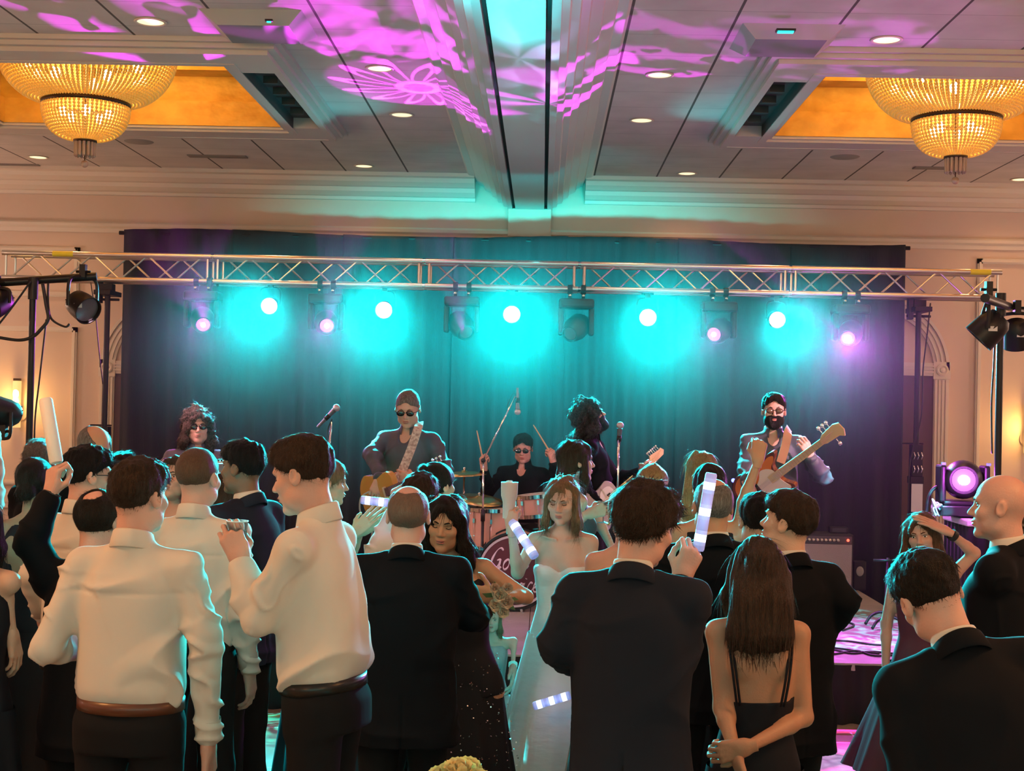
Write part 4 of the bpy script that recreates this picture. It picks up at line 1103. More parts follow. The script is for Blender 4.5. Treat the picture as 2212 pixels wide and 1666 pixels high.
def person(key, label, px, py, s, yaw, fem=False, k=None, top='shirt', topm='white', bottom='trousers', botm='trouser', hair='short', hairc='brown', hairL=0.3,
           tone='light', head=(0, 0, 0), lean=(0, 0), arms=None, base=0.0, face=False, mouth='closed', eyes='open', glasses=None, beard=False, foldamp=1.0,
           wide=1.0, seat=False, hh=None, seed=1, neckline=None, hem=0.12, sleeves=True, group=None, belt=None, feet=True, legs=None, collar=True, facehair=None, hairW=None):
    """px, py: crown of the head in the photograph; s: pixels per metre there; yaw: 0 looks towards the stage, 180 at the camera"""
    arms = arms or {}
    if k is None: k = 0.93 if fem else 1.0
    Y = F / s; crown = np.array(P(px, py, Y))
    Rl = euler(-lean[0], lean[1], 0)                      # torso lean (+forward, +to the right side)
    pel = np.array((0, 0, 0.95)) * k
    nb = np.array((0, -0.015, 0.545)) * k                  # neck base above the pelvis
    Rh = Rl @ euler(0, 0, head[0]) @ euler(head[1], head[2], 0)    # head: turn (+left), lift (+up), tilt
    hc = Rl @ nb + Rl @ (np.array((0, 0.016, 0.066)) * k) + Rh @ (np.array((0, 0.014, 0.086)) * k)
    cl = hc + Rh @ (np.array((0, -0.012, 0.125 if hair not in (None, 'fringe', 'buzz') else 0.117)) * k)
    Rz = euler(0, 0, yaw)
    basep = crown - Rz @ np.array((cl[0], cl[1], 0)); basep[2] = base
    pz = crown[2] - base - cl[2]                           # pelvis height that puts the crown where it is
    pel = np.array((0, 0, pz)); nb = pel + Rl @ nb; hc = pel + hc
    root = thing('person', tuple(basep), label, 'person', group, math.radians(yaw))
    w2l = lambda p: Rz.T @ (np.array(p) - basep)
    TT = Tm(Rl * k, pel - Rl @ (np.array((0, 0, 0.95)) * k))      # unit torso coordinates (standing 1.8 m figure) -> local
    U = lambda x, y, z: (TT @ np.array((x, y, z, 1)))[:3]
    sx = (0.150 if fem else 0.172) * wide
    hcell = max(0.0036, 1.6 / s) if hh is None else hh
    bcell = max(0.0075, min(0.013, 4.2 / s))
    st = {}
    for side, nm in ((1, 'r'), (-1, 'l')):
        sh = U(side * sx, -0.005, 1.420)
        a = arms.get(nm)
        def pt(q, dflt):
            if q is None: return dflt
            if q[0] == 'px': return w2l(P(q[1], q[2], Y + q[3]))
            return U(*q[1:])
        if a is None: a = {}
        el = pt(a.get('e'), U(side * (sx + 0.045), -0.035, 1.135)); wr = pt(a.get('w'), U(side * (sx + 0.05), 0.045, 0.885))
        if not a.get('e') and a.get('w'):
            mid = (sh + wr) / 2; d = np.linalg.norm(wr - sh); L_ = 0.57 * k; off = math.sqrt(max(L_ * L_ - d * d, 0)) / 2
            el = mid + off * np.array((side * 0.45, -0.35, -0.85))
        fd = a.get('f'); fd = (wr - el) if fd is None else (Rz.T @ np.array(fd) if a.get('world', True) else np.array(fd))
        fd = fd / np.linalg.norm(fd)
        n = a.get('n'); n = np.array((-side, 0.1, 0.0)) if n is None else Rz.T @ np.array(n)
        n = n - (n @ fd) * fd; n = n / (np.linalg.norm(n) + 1e-9)
        xax = np.cross(fd, n)
        Th = Tm(np.stack([xax, fd, n], 1), wr + fd * 0.018)
        if side < 0: Th = Tm(np.stack([xax, fd, n], 1), wr + fd * 0.018)
        st[nm] = dict(sh=sh, el=el, wr=wr, T=Th, pose=a.get('pose', 'relaxed'), side=side, skip=a.get('skip'))
    # ---- body
    pieces = []
    Thd = Tm(Rh * k, hc)
    ntl = np.linalg.inv(Thd) @ np.append(nb + Rl @ np.array((0, -0.01, -0.01)), 1)
    pieces_head = head_mesh(hcell / k, fem, tuple(ntl[:3]), mouth == 'open')
    pieces.append((xf(Thd, pieces_head[0]), pieces_head[1]))
    bare = top in ('strapless', 'straps', 'sleeveless', 'backless')
    allp = np.array([st[q][w] for q in 'rl' for w in ('sh', 'el', 'wr')] + [nb, pel, hc, pel + (0.2, 0.15, 0), pel - (0.2, 0.15, 0.12), pel + Rl @ (0.2, 0.15, 0.3), pel + Rl @ (-0.2, -0.15, 0.3)])
    lo, hi = allp.min(0) - 0.1, allp.max(0) + 0.1
    ra = ((0.038, 0.032, 0.031, 0.0215) if fem else (0.046, 0.039, 0.038, 0.027))
    bk = 1.0 if bare else 0.86
    fb = Field(lo, hi, bcell)
    if fem: TS = [(0.84, 0, -0.005, 0.165, 0.105), (0.93, 0, -0.005, 0.162, 0.108), (1.08, 0, 0, 0.122, 0.088), (1.20, 0, 0.004, 0.136, 0.098), (1.30, 0, 0.0, 0.146, 0.098), (1.38, 0, -0.008, 0.138, 0.078), (1.44, 0, -0.012, 0.10, 0.06), (1.48, 0, -0.015, 0.06, 0.05)]
    else: TS = [(0.84, 0, 0, 0.165, 0.108), (0.95, 0, 0, 0.163, 0.112), (1.06, 0, 0.004, 0.152, 0.108), (1.20, 0, 0.004, 0.163, 0.114), (1.32, 0, 0.0, 0.178, 0.118), (1.40, 0, -0.006, 0.172, 0.105), (1.455, 0, -0.012, 0.13, 0.078), (1.50, 0, -0.016, 0.07, 0.055)]
    def torso(f, off=0.0, secs=None, n=2.3, kk=0.03, sc=1.0):
        f.loft(TT, [(z, cx, cy_, (rx * sc + off / k) * wide, (ry * sc + off / k) * (1 + (wide - 1) * 1.2)) for z, cx, cy_, rx, ry in (secs or TS)], n=n, k=kk)
    def limbs(f, off, to_wrist=True, frac=1.0, sides='rl', kk=0.03, endoff=None, extra=0.0):
        for q in sides:
            a = st[q]; f.cone(U(a['side'] * 0.055, -0.012, 1.462), a['sh'], 0.032 * k + off * 0.7, ra[0] * k + off, k=0.03)
            f.cone(a['sh'], a['el'], ra[0] * k + off, ra[1] * k + off + extra, k=kk)
            if to_wrist:
                e = a['el'] + (a['wr'] - a['el']) * frac
                m_ = a['el'] + (a['wr'] - a['el']) * 0.28
                f.cone(a['el'], m_, ra[1] * k * 0.96 + off + extra, ra[2] * k + off + extra * 0.8, k=0.02)
                f.cone(m_, e, ra[2] * k + off + extra * 0.8, ra[3] * k + (off if endoff is None else endoff), k=0.015)
    torso(fb, sc=bk)
    if bk < 1:
        for q in 'rl':
            a = st[q]; f0 = 0.66
            fb.cone(U(a['side'] * 0.06, -0.015, 1.45), a['sh'] - (0, 0, 0.008), 0.035, ra[0] * k * f0, k=0.03); fb.cone(a['sh'], a['el'], ra[0] * k * f0, ra[1] * k * f0, k=0.02)
            fb.cone(a['el'], a['wr'], ra[1] * k * f0, ra[3] * k, k=0.02)
    else: limbs(fb, 0.0)
    fb.cone(nb, hc - Rh @ (0, 0.02 * k, 0.05 * k), (0.044 if fem else 0.053) * k, (0.041 if fem else 0.050) * k, k=0.04 if bare else 0.02)
    if fem and bare:
        for sgn in (-1, 1): fb.ell(U(sgn * 0.062, 0.075, 1.265), np.array((0.055, 0.045, 0.055)) * k, k=0.03)
        for sgn in (-1, 1): fb.cone(U(sgn * 0.025, 0.062, 1.435), U(sgn * 0.12, 0.035, 1.45), 0.007, 0.006, k=0.012)
        for sgn in (-1, 1): fb.ell(U(sgn * 0.075, -0.088, 1.33), np.array((0.04, 0.016, 0.06)) * k, k=0.025)
    V, Q = fb.mesh(); pieces.append((relax(V, Q, 1), Q))
    for q in 'rl':
        if st[q]['skip']: continue
        V, Q = hand(st[q]['pose'], st[q]['side'], 0.0042, 0.92 if fem else 1.0); pieces.append((xf(st[q]['T'], V), Q))
    # legs
    hipx = 0.088 * k; fx = 0.11 * k
    lg = []
    for sgn in (1, -1):
        hip = pel + (sgn * hipx, 0, -0.03)
        if seat: kn = hip + np.array((sgn * 0.12, 0.40, 0.0)); an = np.array((kn[0], kn[1] + 0.02, 0.08))
        else:
            an = np.array((sgn * fx + (legs or {}).get('dx', 0), -0.02 + sgn * (legs or {}).get('st', 0.03), 0.08)); d = np.linalg.norm(hip - an); L_ = min(0.86 * k, d * 1.012)
            kn = (hip + an) / 2 + np.array((0, math.sqrt(max(L_ * L_ - d * d, 0.0004)) / 2, 0))
        lg.append((hip, kn, an, sgn))
    if bottom != 'trousers' or seat:
        fl = Field((-0.35, -0.3, 0.0), (0.35, 0.6 if seat else 0.3, pz), max(bcell, 0.011))
        for hip, kn, an, sgn in lg:
            fl.cone(hip, kn, 0.070 * k, 0.050 * k); fl.cone(kn, kn * 0.6 + an * 0.4 + (0, -0.01, 0), 0.05 * k, 0.05 * k); fl.cone(kn * 0.6 + an * 0.4 + (0, -0.01, 0), an, 0.048 * k, 0.032 * k)
            fl.cone(an + (0, -0.02, -0.04), an + (0, 0.13, -0.055), 0.03, 0.025)
        V, Q = fl.mesh(); pieces.append((relax(V, Q, 1), Q))
    np_obj('body', pieces, skin(tone), root)
    fold = foldamp
    def folds(V, Q, big=0.007, seed_=seed, vert=1.0):
        N_ = normals(V, Q); q = xf(np.linalg.inv(TT), V)
        rdg = lambda x: np.clip(1 - np.abs(x) * 1.3, 0, 1) ** 1.5
        wq = q + 0.03 * np.stack([snoise(q, (11, 11, 9), seed_ + 7), snoise(q, (9, 9, 9), seed_ + 8), 0 * q[:, 0]], 1)
        a = snoise(wq, (21, 21, 5.5 * vert), seed_, 6); b = snoise(wq, (16, 16, 15), seed_ + 3, 6); c = snoise(wq, (30, 30, 44), seed_ + 4, 5)
        arm = np.clip((np.abs(q[:, 0]) - 0.19) / 0.04, 0, 1)
        low = np.clip((1.42 - q[:, 2]) / 0.10, 0.12, 1)
        dd = big * fold * ((0.55 * a + 1.5 * rdg(b) + 0.5 * rdg(a) - 0.8) * (1 - arm) * low + arm * (0.4 * b + 1.1 * rdg(c) + 0.5 * rdg(b) - 0.6))
        dd = np.maximum(dd, -0.0065)
        return V + N_ * dd[:, None], q, N_
    # ---- trousers, shoes
    def trousers(m, wz, off=0.018):
        f = Field((-0.36, -0.28, 0.02), (0.36, 0.62 if seat else 0.32, pz + (wz - 0.95) * k + 0.06), max(bcell, 0.010))
        f.loft(TT, [(0.84, 0, -0.01, 0.170 * wide, 0.125), (0.93, 0, -0.012, 0.172 * wide, 0.128), (wz, 0, 0, 0.158 * wide, 0.116)], n=2.4, k=0.03)
        for hip, kn, an, sgn in lg:
            f.cone(hip + (0, -0.008, 0), kn, 0.094 * k, 0.066 * k, k=0.02); f.cone(kn, an + (0, -0.01, -0.02), 0.066 * k, 0.058 * k, k=0.03)
        V, Q = f.mesh(); V = relax(V, Q, 1); N_ = normals(V, Q); low = np.clip((pz - 0.1 - V[:, 2]) / 0.3, 0, 1)
        V = V + N_ * (0.006 * low * snoise(V, (18, 18, 22), seed + 4))[:, None]
        return np_obj('trousers', [(V, Q)], m, root)
    if bottom == 'trousers': trousers(CL[botm], 0.992)
    if feet:
        for hip, kn, an, sgn in lg:
            MB().ball(Vector((an[0], an[1] + 0.06, 0.045)), 1.0, 12, 8, (0.048, 0.145, 0.045)).build('shoe', SHOE if not (fem and bottom == 'skirt') else mat('heel_dark', (0.02, 0.015, 0.015), 0.3), root, True)
    m = CL[topm]
    def ell_ring(prof, c, rx, ry, tilt=0.0, n=36, gap=0.0):
        """band of an elliptic cross section round the neck or waist; prof: (added radius, height)"""
        vs = []
        for dr, z in prof:
            for i in range(n):
                t = PI / 2 + gap + (2 * PI - 2 * gap) * i / (n if not gap else n - 1); x, y = (rx + dr) * math.cos(t), (ry + dr) * math.sin(t)
                vs.append(U(c[0] + x, c[1] + y, c[2] + z - tilt * (y / max(ry, 1e-6))))
        fs = [(j * n + i, j * n + (i + 1) % n, (j + 1) * n + (i + 1) % n, (j + 1) * n + i) for j in range(len(prof) - 1) for i in range(n if not gap else n - 1)]
        return MB().add(vs, fs)
    if top == 'shirt':
        f = Field(lo - 0.03, hi + 0.03, bcell)
        S = [(0.998, 0, 0.0, 0.168, 0.124), (1.03, 0, -0.004, 0.182, 0.136), (1.12, 0, -0.004, 0.178, 0.132), (1.20, 0, 0.0, 0.176, 0.130), (1.32, 0, 0.0, 0.176, 0.126), (1.39, 0, -0.006, 0.158, 0.108), (1.445, 0, -0.012, 0.112, 0.080), (1.485, 0, -0.018, 0.070, 0.069), (1.524, 0, -0.019, 0.059, 0.062)]
        if fem: S = [(z, a, b, c * 0.88, d * 0.9) for z, a, b, c, d in S]
        torso(f, 0.0, S, 2.4)
        limbs(f, 0.012, True, 0.97, endoff=0.012, extra=0.004)
        if yaw_abs(yaw) > 70 and collar: f.ell(U(0, 0.085, 1.485), (0.046 * k, 0.08 * k, 0.085 * k), k=0.01, op='s')
        V, Q = f.mesh(); V = relax(V, Q, 1)
        V, q, N_ = folds(V, Q, 0.0165)
        if yaw_abs(yaw) < 60:      # yoke seam across the shoulders
            cr = np.exp(-((q[:, 2] - 1.352) / 0.0045) ** 2) * (q[:, 1] < 0) * (np.abs(q[:, 0]) < 0.19); V = V - N_ * (0.004 * cr)[:, None]
        np_obj('shirt', [(V, Q)], m, root)
        for qn in 'rl':
            a = st[qn]; ax_ = (a['wr'] - a['el']); ax_ = ax_ / np.linalg.norm(ax_)
            if a['skip']: continue
            MB().tube([a['wr'] - ax_ * 0.075, a['wr'] - ax_ * 0.01, a['wr'] - ax_ * 0.006, a['wr'] - ax_ * 0.03], [ra[3] * k + 0.0155, ra[3] * k + 0.0135, ra[3] * k + 0.008, ra[3] * k + 0.006], 20, False).build('cuff', m, root, True)
        if collar: ell_ring([(0.0, -0.012), (0.001, 0.034), (0.003, 0.037), (0.008, 0.032), (0.020, -0.022), (0.018, -0.026), (0.004, -0.020)], (0, -0.017, 1.502), 0.055, 0.058, 0.016, gap=0.42 if yaw_abs(yaw) > 70 else 0.0).build('collar', m, root, True)
        if belt or bottom == 'trousers':
            ell_ring([(-0.01, -0.018), (0.006, -0.018), (0.006, 0.020), (-0.01, 0.020)], (0, -0.002, 0.988), 0.170 * wide, 0.127).build('belt', LEATHER if belt else SHOE, root, True)
    elif top == 'jacket':
        f = Field(np.minimum(lo, pel + (-0.3, -0.25, -0.24)) - 0.03, hi + 0.03, bcell)
        S = [(0.775, 0, -0.004, 0.205, 0.150), (0.88, 0, -0.004, 0.200, 0.146), (0.98, 0, 0.0, 0.186, 0.140), (1.08, 0, 0.0, 0.180, 0.136), (1.20, 0, 0.0, 0.188, 0.138), (1.32, 0, 0.0, 0.190, 0.136), (1.39, 0, -0.006, 0.172, 0.118), (1.445, 0, -0.012, 0.124, 0.088), (1.485, 0, -0.016, 0.072, 0.066), (1.500, 0, -0.016, 0.064, 0.062)]
        torso(f, 0.0, S, 2.5)
        limbs(f, 0.018, True, 0.93, endoff=0.017, extra=0.003)
        for qn in 'rl':
            a = st[qn]; 
            f.cone(U(a['side'] * 0.07, -0.012, 1.462), a['sh'] + Rl @ np.array((a['side'] * 0.005, 0, 0.010)), 0.044, 0.055 * k, k=0.03)
        V, Q = f.mesh(); V = relax(V, Q, 1); V, q, N_ = folds(V, Q, 0.0075)
        cr = np.exp(-(q[:, 0] / 0.004) ** 2) * (q[:, 1] < -0.05) * np.clip((0.99 - q[:, 2]) / 0.02, 0, 1); V = V - N_ * (0.008 * cr)[:, None]
        np_obj('jacket', [(V, Q)], m, root)
        ell_ring([(0.0, -0.012), (0.001, 0.036), (0.003, 0.038), (0.006, 0.032), (0.010, -0.012)], (0, -0.017, 1.502), 0.054, 0.057, 0.012).build('shirt_collar', CL['white'], root, True)
        ell_ring([(0.008, -0.030), (0.008, 0.016), (0.010, 0.019), (0.015, 0.014), (0.032, -0.034), (0.030, -0.040)], (0, -0.020, 1.492), 0.056, 0.058, 0.030).build('collar', m, root, True)
        if yaw_abs(yaw) > 70:
            vs = [U(x, y, z) for x, y, z in ((-0.048, 0.100, 1.445), (0.048, 0.100, 1.445), (0.006, 0.152, 1.16), (-0.006, 0.152, 1.16), (-0.035, 0.075, 1.48), (0.035, 0.075, 1.48))]
            mb = MB().add(vs, [(0, 1, 2, 3), (4, 5, 1, 0)]); o = mb.build('shirt_front', CL['white'], root, False)
            sm = o.modifiers.new('t', 'SOLIDIFY'); sm.thickness = 0.008
            tie = MB().tube([U(0, 0.085, 1.468), U(0, 0.098, 1.455), U(0, 0.118, 1.42), U(0, 0.150, 1.25)], [0.006, 0.018, 0.012, 0.03], 8); tie.build('tie', CL['black'], root, True)
        for qn in 'rl':
            a = st[qn]; ax_ = (a['wr'] - a['el']); ax_ = ax_ / np.linalg.norm(ax_)
            if a['skip']: continue
            MB().tube([a['wr'] - ax_ * 0.05, a['wr'] - ax_ * 0.004, a['wr'] - ax_ * 0.004, a['wr'] - ax_ * 0.03], [ra[3] * k + 0.013, ra[3] * k + 0.0115, ra[3] * k + 0.007, ra[3] * k + 0.006], 20, False).build('cuff', CL['white'], root, True)
    else:                         # dresses
        f = Field(np.minimum(lo, pel + (-0.3, -0.25, -0.24)) - 0.02, hi + 0.02, bcell)
        TF = [(z, cx, cy_, rx, ry) for z, cx, cy_, rx, ry in TS]
        torso(f, 0.0065, TF, 2.3)
        for sgn in (-1, 1): f.ell(U(sgn * 0.062, 0.076, 1.265), np.array((0.060, 0.050, 0.060)) * k, k=0.03)
        if top == 'sleeves': limbs(f, 0.010, True, 0.96, endoff=0.010)
        if top == 'sleeveless':
            for qn in 'rl': f.cone(U(st[qn]['side'] * 0.06, -0.012, 1.462), U(st[qn]['side'] * 0.115, -0.008, 1.452), 0.045 * k, 0.046 * k, k=0.03)
        nl, nbk = neckline or {'strapless': (1.30, 1.27), 'straps': (1.30, 1.18), 'sleeveless': (1.40, 1.43), 'backless': (1.42, 1.45), 'sleeves': (1.42, 1.45)}[top]
        Ti = np.linalg.inv(TT)
        def cutf(X, Y_, Z):
            y = Ti[1, 0] * X + Ti[1, 1] * Y_ + Ti[1, 2] * Z + Ti[1, 3]; z = Ti[2, 0] * X + Ti[2, 1] * Y_ + Ti[2, 2] * Z + Ti[2, 3]
            x = Ti[0, 0] * X + Ti[0, 1] * Y_ + Ti[0, 2] * Z + Ti[0, 3]
            lim = nbk + (nl - nbk) * np.clip((y + 0.06) / 0.12, 0, 1) - (0.03 if top == 'strapless' else 0.0) * np.exp(-(x / 0.035) ** 2) * (y > 0)
            d = (z - lim) * k
            if top == 'backless':      # keyhole back
                d = np.maximum(d, -(np.sqrt(((x + 0.01) / 0.05) ** 2 + ((z - 1.27) / 0.105) ** 2) - 1) * 0.05 - (y > 0) * 1.0)
            if top in ('straps', 'strapless', 'backless'):
                d = np.where(np.abs(x) > sx + 0.02, 0.02, d)
            return d
        f.func(cutf)
        if top != 'sleeves':      # arm openings
            for qn in 'rl':
                a = st[qn]; dd = a['el'] - a['sh']; dd = dd / np.linalg.norm(dd)
                if top in ('sleeveless', 'backless'): f.cone(a['sh'] + Rl @ np.array((a['side'] * 0.012, 0, 0.0)), a['sh'] + dd * 0.10, 0.052 * k, 0.050 * k, k=0.006, op='s')
        f.plane((0, 0, 0.86), (0, 0, -1), TT)
        V, Q = f.mesh(); V, q, N_ = folds(V, Q, 0.0022 if topm != 'gown' else 0.0035)
        pcs = [(V, Q)]
        ztop = (TT @ np.array((0, 0, 0.93, 1)))[2]; n_ = 72; rows = 12; vs = []
        hx = 0.178 * k; spread_ = (legs or {}).get('flare', 0.10)
        rr = np.random.RandomState(seed)
        ph = rr.uniform(0, 6, 3); hemz = hem
        for j in range(rows + 1):
            t = j / rows; z = ztop + (hemz - ztop) * t
            for i in range(n_):
                an = 2 * PI * i / n_; wv = 1 + (0.10 * t) * (math.sin(9 * an + ph[0]) * 0.6 + math.sin(14 * an + ph[1]) * 0.4) * (spread_ / 0.10) ** 0.5
                vs.append((pel[0] + (hx + spread_ * t) * math.cos(an) * wv, pel[1] - 0.005 + (0.132 * k + spread_ * 0.9 * t) * math.sin(an) * wv, z))
        Qs = np.array([(j * n_ + (i + 1) % n_, j * n_ + i, (j + 1) * n_ + i, (j + 1) * n_ + (i + 1) % n_) for j in range(rows) for i in range(n_)])
        pcs.append((np.array(vs), Qs))
        o = np_obj('dress', pcs, m, root)
        if top == 'straps':
            for sgn in (-1, 1):
                for dx in (0, 0.012):
                    pts = [U(sgn * (0.085 - dx), -0.106, 1.17), U(sgn * (0.100 - dx), -0.112, 1.27), U(sgn * (0.112 - dx), -0.092, 1.36), U(sgn * (0.118 - dx), -0.055, 1.425), U(sgn * (0.118 - dx), -0.01, 1.462), U(sgn * (0.11 - dx), 0.045, 1.44), U(sgn * (0.08 - dx), 0.09, 1.36), U(sgn * (0.065 - dx), 0.125, 1.29)]
                    MB().tube(catmull(pts, 4), 0.0048, 6).build('strap', m, root, True)
    # ---- hair, face
    if hair:
        V, Q = hair_mesh(hair, max(hcell, 0.0042) / k * (1.25 if hair in ('long', 'wavy', 'curly') else 1.0), hairL / k, seed, fem, hairW)
        SV, SQ = strands(V, Q, hair, seed); Q = np.concatenate([Q, SQ + len(V)]); V = np.concatenate([V, SV])
        if hair in ('long', 'wavy', 'curly'):       # long hair hangs straight down from the skull
            W_ = xf(Thd, V); low = np.clip((-0.02 - V[:, 2]) / 0.12, 0, 1)[:, None]
            # below the ears blend from head frame to torso frame
            Tt = Tm(Rl @ euler(0, 0, head[0] * 0.8) * k, hc); W2 = xf(Tt, V)
            W_ = W_ * (1 - low) + W2 * low; V = W_
        else: V = xf(Thd, V)
        np_obj('hair', [(V, Q)], HAIR[hairc], root)
    Hm = lambda x, y, z: tuple((Thd @ np.array((x, y, z, 1)))[:3])
    RH = Matrix(Rh.tolist())
    if face:
        ey = MB(); ir = MB(); br = MB()
        for sgn in (-1, 1):
            if eyes == 'open' or eyes == 'side':
                ey.ball(Hm(sgn * 0.031, 0.0635, 0.0035), 0.0125 * k, 12, 8, (1.05, 1, 0.62), RH)
                ir.ball(Hm(sgn * 0.031 + (0.003 if eyes == 'side' else 0), 0.0730, 0.003), 0.0052 * k, 10, 6, (1, 0.75, 1), RH)
                ir.tube([Hm(sgn * 0.020, 0.0755, 0.010), Hm(sgn * 0.031, 0.0785, 0.0125), Hm(sgn * 0.043, 0.071, 0.009)], 0.0016 * k, 5)
            else: ir.tube([Hm(sgn * 0.020, 0.0770, 0.001), Hm(sgn * 0.031, 0.0785, -0.002), Hm(sgn * 0.043, 0.0705, 0.001)], 0.0020 * k, 5)
            br.tube([Hm(sgn * 0.013, 0.0865, 0.0215), Hm(sgn * 0.028, 0.0860, 0.0275), Hm(sgn * 0.046, 0.0700, 0.0240)], [0.0030 * k, 0.0036 * k, 0.0014 * k], 6)
        if ey.v: ey.build('eyes', EYEW, root, True)
        ir.build('irises', EYED, root, True)
        br.build('eyebrows', HAIR[hairc] if hairc not in ('blonde', 'grey') else HAIR['dirty'], root, True)
        lp = MB(); sm_ = 0.004 if mouth in ('smile', 'open') else 0.0
        for z, yy in ((-0.0555, 0.0950), (-0.0660, 0.0925)):
            lp.tube([Hm(-0.024, 0.0780, -0.060 + sm_), Hm(-0.012, yy - 0.002, z), Hm(0, yy, z - 0.0005), Hm(0.012, yy - 0.002, z), Hm(0.024, 0.0780, -0.060 + sm_)], [0.0012 * k, 0.0034 * k, 0.0038 * k, 0.0034 * k, 0.0012 * k], 6)
        lp.build('lips', LIPS, root, True)
        if mouth in ('smile', 'open'): MB().tube([Hm(-0.017, 0.0800, -0.0585), Hm(0, 0.0890, -0.0605), Hm(0.017, 0.0800, -0.0585)], 0.0036 * k, 6).build('teeth', TEETH, root, True)
    if beard:
        f = Field((-0.1, -0.05, -0.16), (0.1, 0.14, 0.03), hcell)
        f.ell((0, 0.034, -0.055), (0.064, 0.066, 0.076), k=0.02); f.ell((0, 0.070, -0.104), (0.034, 0.030, 0.026), k=0.03)
        for sgn in (-1, 1): f.ell((sgn * 0.045, 0.020, -0.062), (0.026, 0.038, 0.040), k=0.02)
        f.func(lambda X, Y_, Z: Z + 0.030 - 0.55 * np.clip(0.055 - Y_, 0, 0.08) - 0.02 * (np.abs(X) < 0.02)); f.func(lambda X, Y_, Z: -(Y_ - 0.008) + 0 * X)
        f.ell((0, 0.100, -0.060), (0.021, 0.016, 0.010), k=0.004, op='s'); f.ell((0, 0.12, -0.030), (0.02, 0.03, 0.010), k=0.004, op='s')
        V, Q = f.mesh(); np_obj('beard', [(xf(Thd, V), Q)], HAIR['black' if hairc != 'grey' else 'grey'], root)
    if glasses:
        gl = MB(); lm = SUNG if glasses == 'sun' else mat('spectacle_glass', (0.10, 0.05, 0.03), 0.05, spec=1.0)
        fr_ = MB()
        for sgn in (-1, 1):
            R2 = RH @ Matrix.Rotation(PI / 2, 3, 'X') @ Matrix.Rotation(sgn * 0.12, 3, 'Y')
            gl.lathe([(0.001, -0.0012), (0.0262 * k, -0.0012), (0.0262 * k, 0.0012), (0.001, 0.0012)], Hm(sgn * 0.0315, 0.0925, 0.002), R2 @ Matrix.Scale(0.72, 3, Vector((0, 1, 0))), 20, False)
            fr_.lathe([(0.0252 * k, -0.002), (0.0280 * k, -0.002), (0.0280 * k, 0.002), (0.0252 * k, 0.002), (0.0252 * k, -0.002)], Hm(sgn * 0.0315, 0.0925, 0.002), R2 @ Matrix.Scale(0.72, 3, Vector((0, 1, 0))), 20, False)
            fr_.tube([Hm(sgn * 0.056, 0.090, 0.006), Hm(sgn * 0.080, 0.060, 0.006), Hm(sgn * 0.083, -0.005, 0.008), Hm(sgn * 0.080, -0.022, -0.008)], 0.0022 * k, 6)
        fr_.tube([Hm(-0.009, 0.096, 0.004), Hm(0, 0.098, 0.007), Hm(0.009, 0.096, 0.004)], 0.0018 * k, 6)
        o = fr_.build('glasses', BLACKP, root, True); gl.build('lenses', lm, o, True)
    info = dict(root=root, st=st, l2w=lambda p: Rz @ np.array(p) + basep, Y=Y, U=lambda x, y, z: Vector(Rz @ U(x, y, z) + basep), Ul=U, k=k, Hm=lambda x, y, z: Vector(Rz @ np.array(Hm(x, y, z)) + basep), Hl=Hm,
                hand=lambda q, off=(0, 0.075, 0.022): Vector(Rz @ (st[q]['T'] @ np.array((off[0], off[1], off[2], 1)))[:3] + basep))
    PEOPLE[key] = info
    return info
def yaw_abs(y): return abs((y + 180) % 360 - 180)
# ------------------------------------------------------------------ the band
MATS_ = CL
person('keys', 'keyboard player with long curly hair, sunglasses and purple-grey shirt', 428, 885, 300, -155, topm='purpleshirt', hair='curly', hairc='curlbrown', hairL=0.26, glasses='sun', face=True, base=STAGE_H,
       tone='pink', head=(-8, 0, 0), arms={'r': dict(e=('px', 352, 1010, -.05), w=('px', 420, 1010, -.35)), 'l': dict(e=('px', 500, 1025, -.1), w=('px', 465, 1010, -.35))})
person('guitar', 'guitarist in dark shirt looking down at a gold-brown guitar', 880, 846, 325, 160, topm='darkshirt', hair='buzz', hairc='grey', glasses='sun', face=True, base=STAGE_H,
       tone='pink', head=(14, -22, 0), beard=False, k=1.0, arms={'r': dict(e=('px', 800, 980, -.05), w=('px', 822, 1030, -.28), pose='cup', f=(-.3, -.2, -1), n=(0, 1, 0)), 'l': dict(e=('px', 958, 1010, -.05), w=('px', 900, 1038, -.30), pose='cup', f=(-1, 0.1, 0.2), n=(0, 1, 0))})
person('drums', 'drummer in black with sunglasses seated behind the kit', 1130, 938, 250, 165, topm='black', hair='short', hairc='dark', glasses='sun', face=True, base=STAGE_H, seat=True,
       tone='pink', head=(10, -14, 0), arms={'r': dict(e=('px', 1055, 1060, -.1), w=('px', 1046, 1018, -.3), pose='grip', f=(-.1, -.2, 1), n=(.5, .6, 0)), 'l': dict(e=('px', 1205, 1040, 0), w=('px', 1197, 1002, -.15), pose='grip', f=(-.3, -.1, 1), n=(-.5, .6, 0))})
person('singer', 'curly-haired guitarist in black with head thrown back at the microphone', 1256, 868, 300, -100, topm='black', hair='curly', hairc='curlgrey', hairL=0.24, face=True, base=STAGE_H, glasses='sun',
       tone='pink', head=(0, 26, 0), facehair=True, beard=True, arms={'r': dict(e=('px', 1235, 1040, -.25), w=('px', 1290, 1085, -.25), pose='cup'), 'l': dict(e=('px', 1330, 1040, .15), w=('px', 1385, 1020, .0), pose='cup', f=(.5, -.6, .5))})
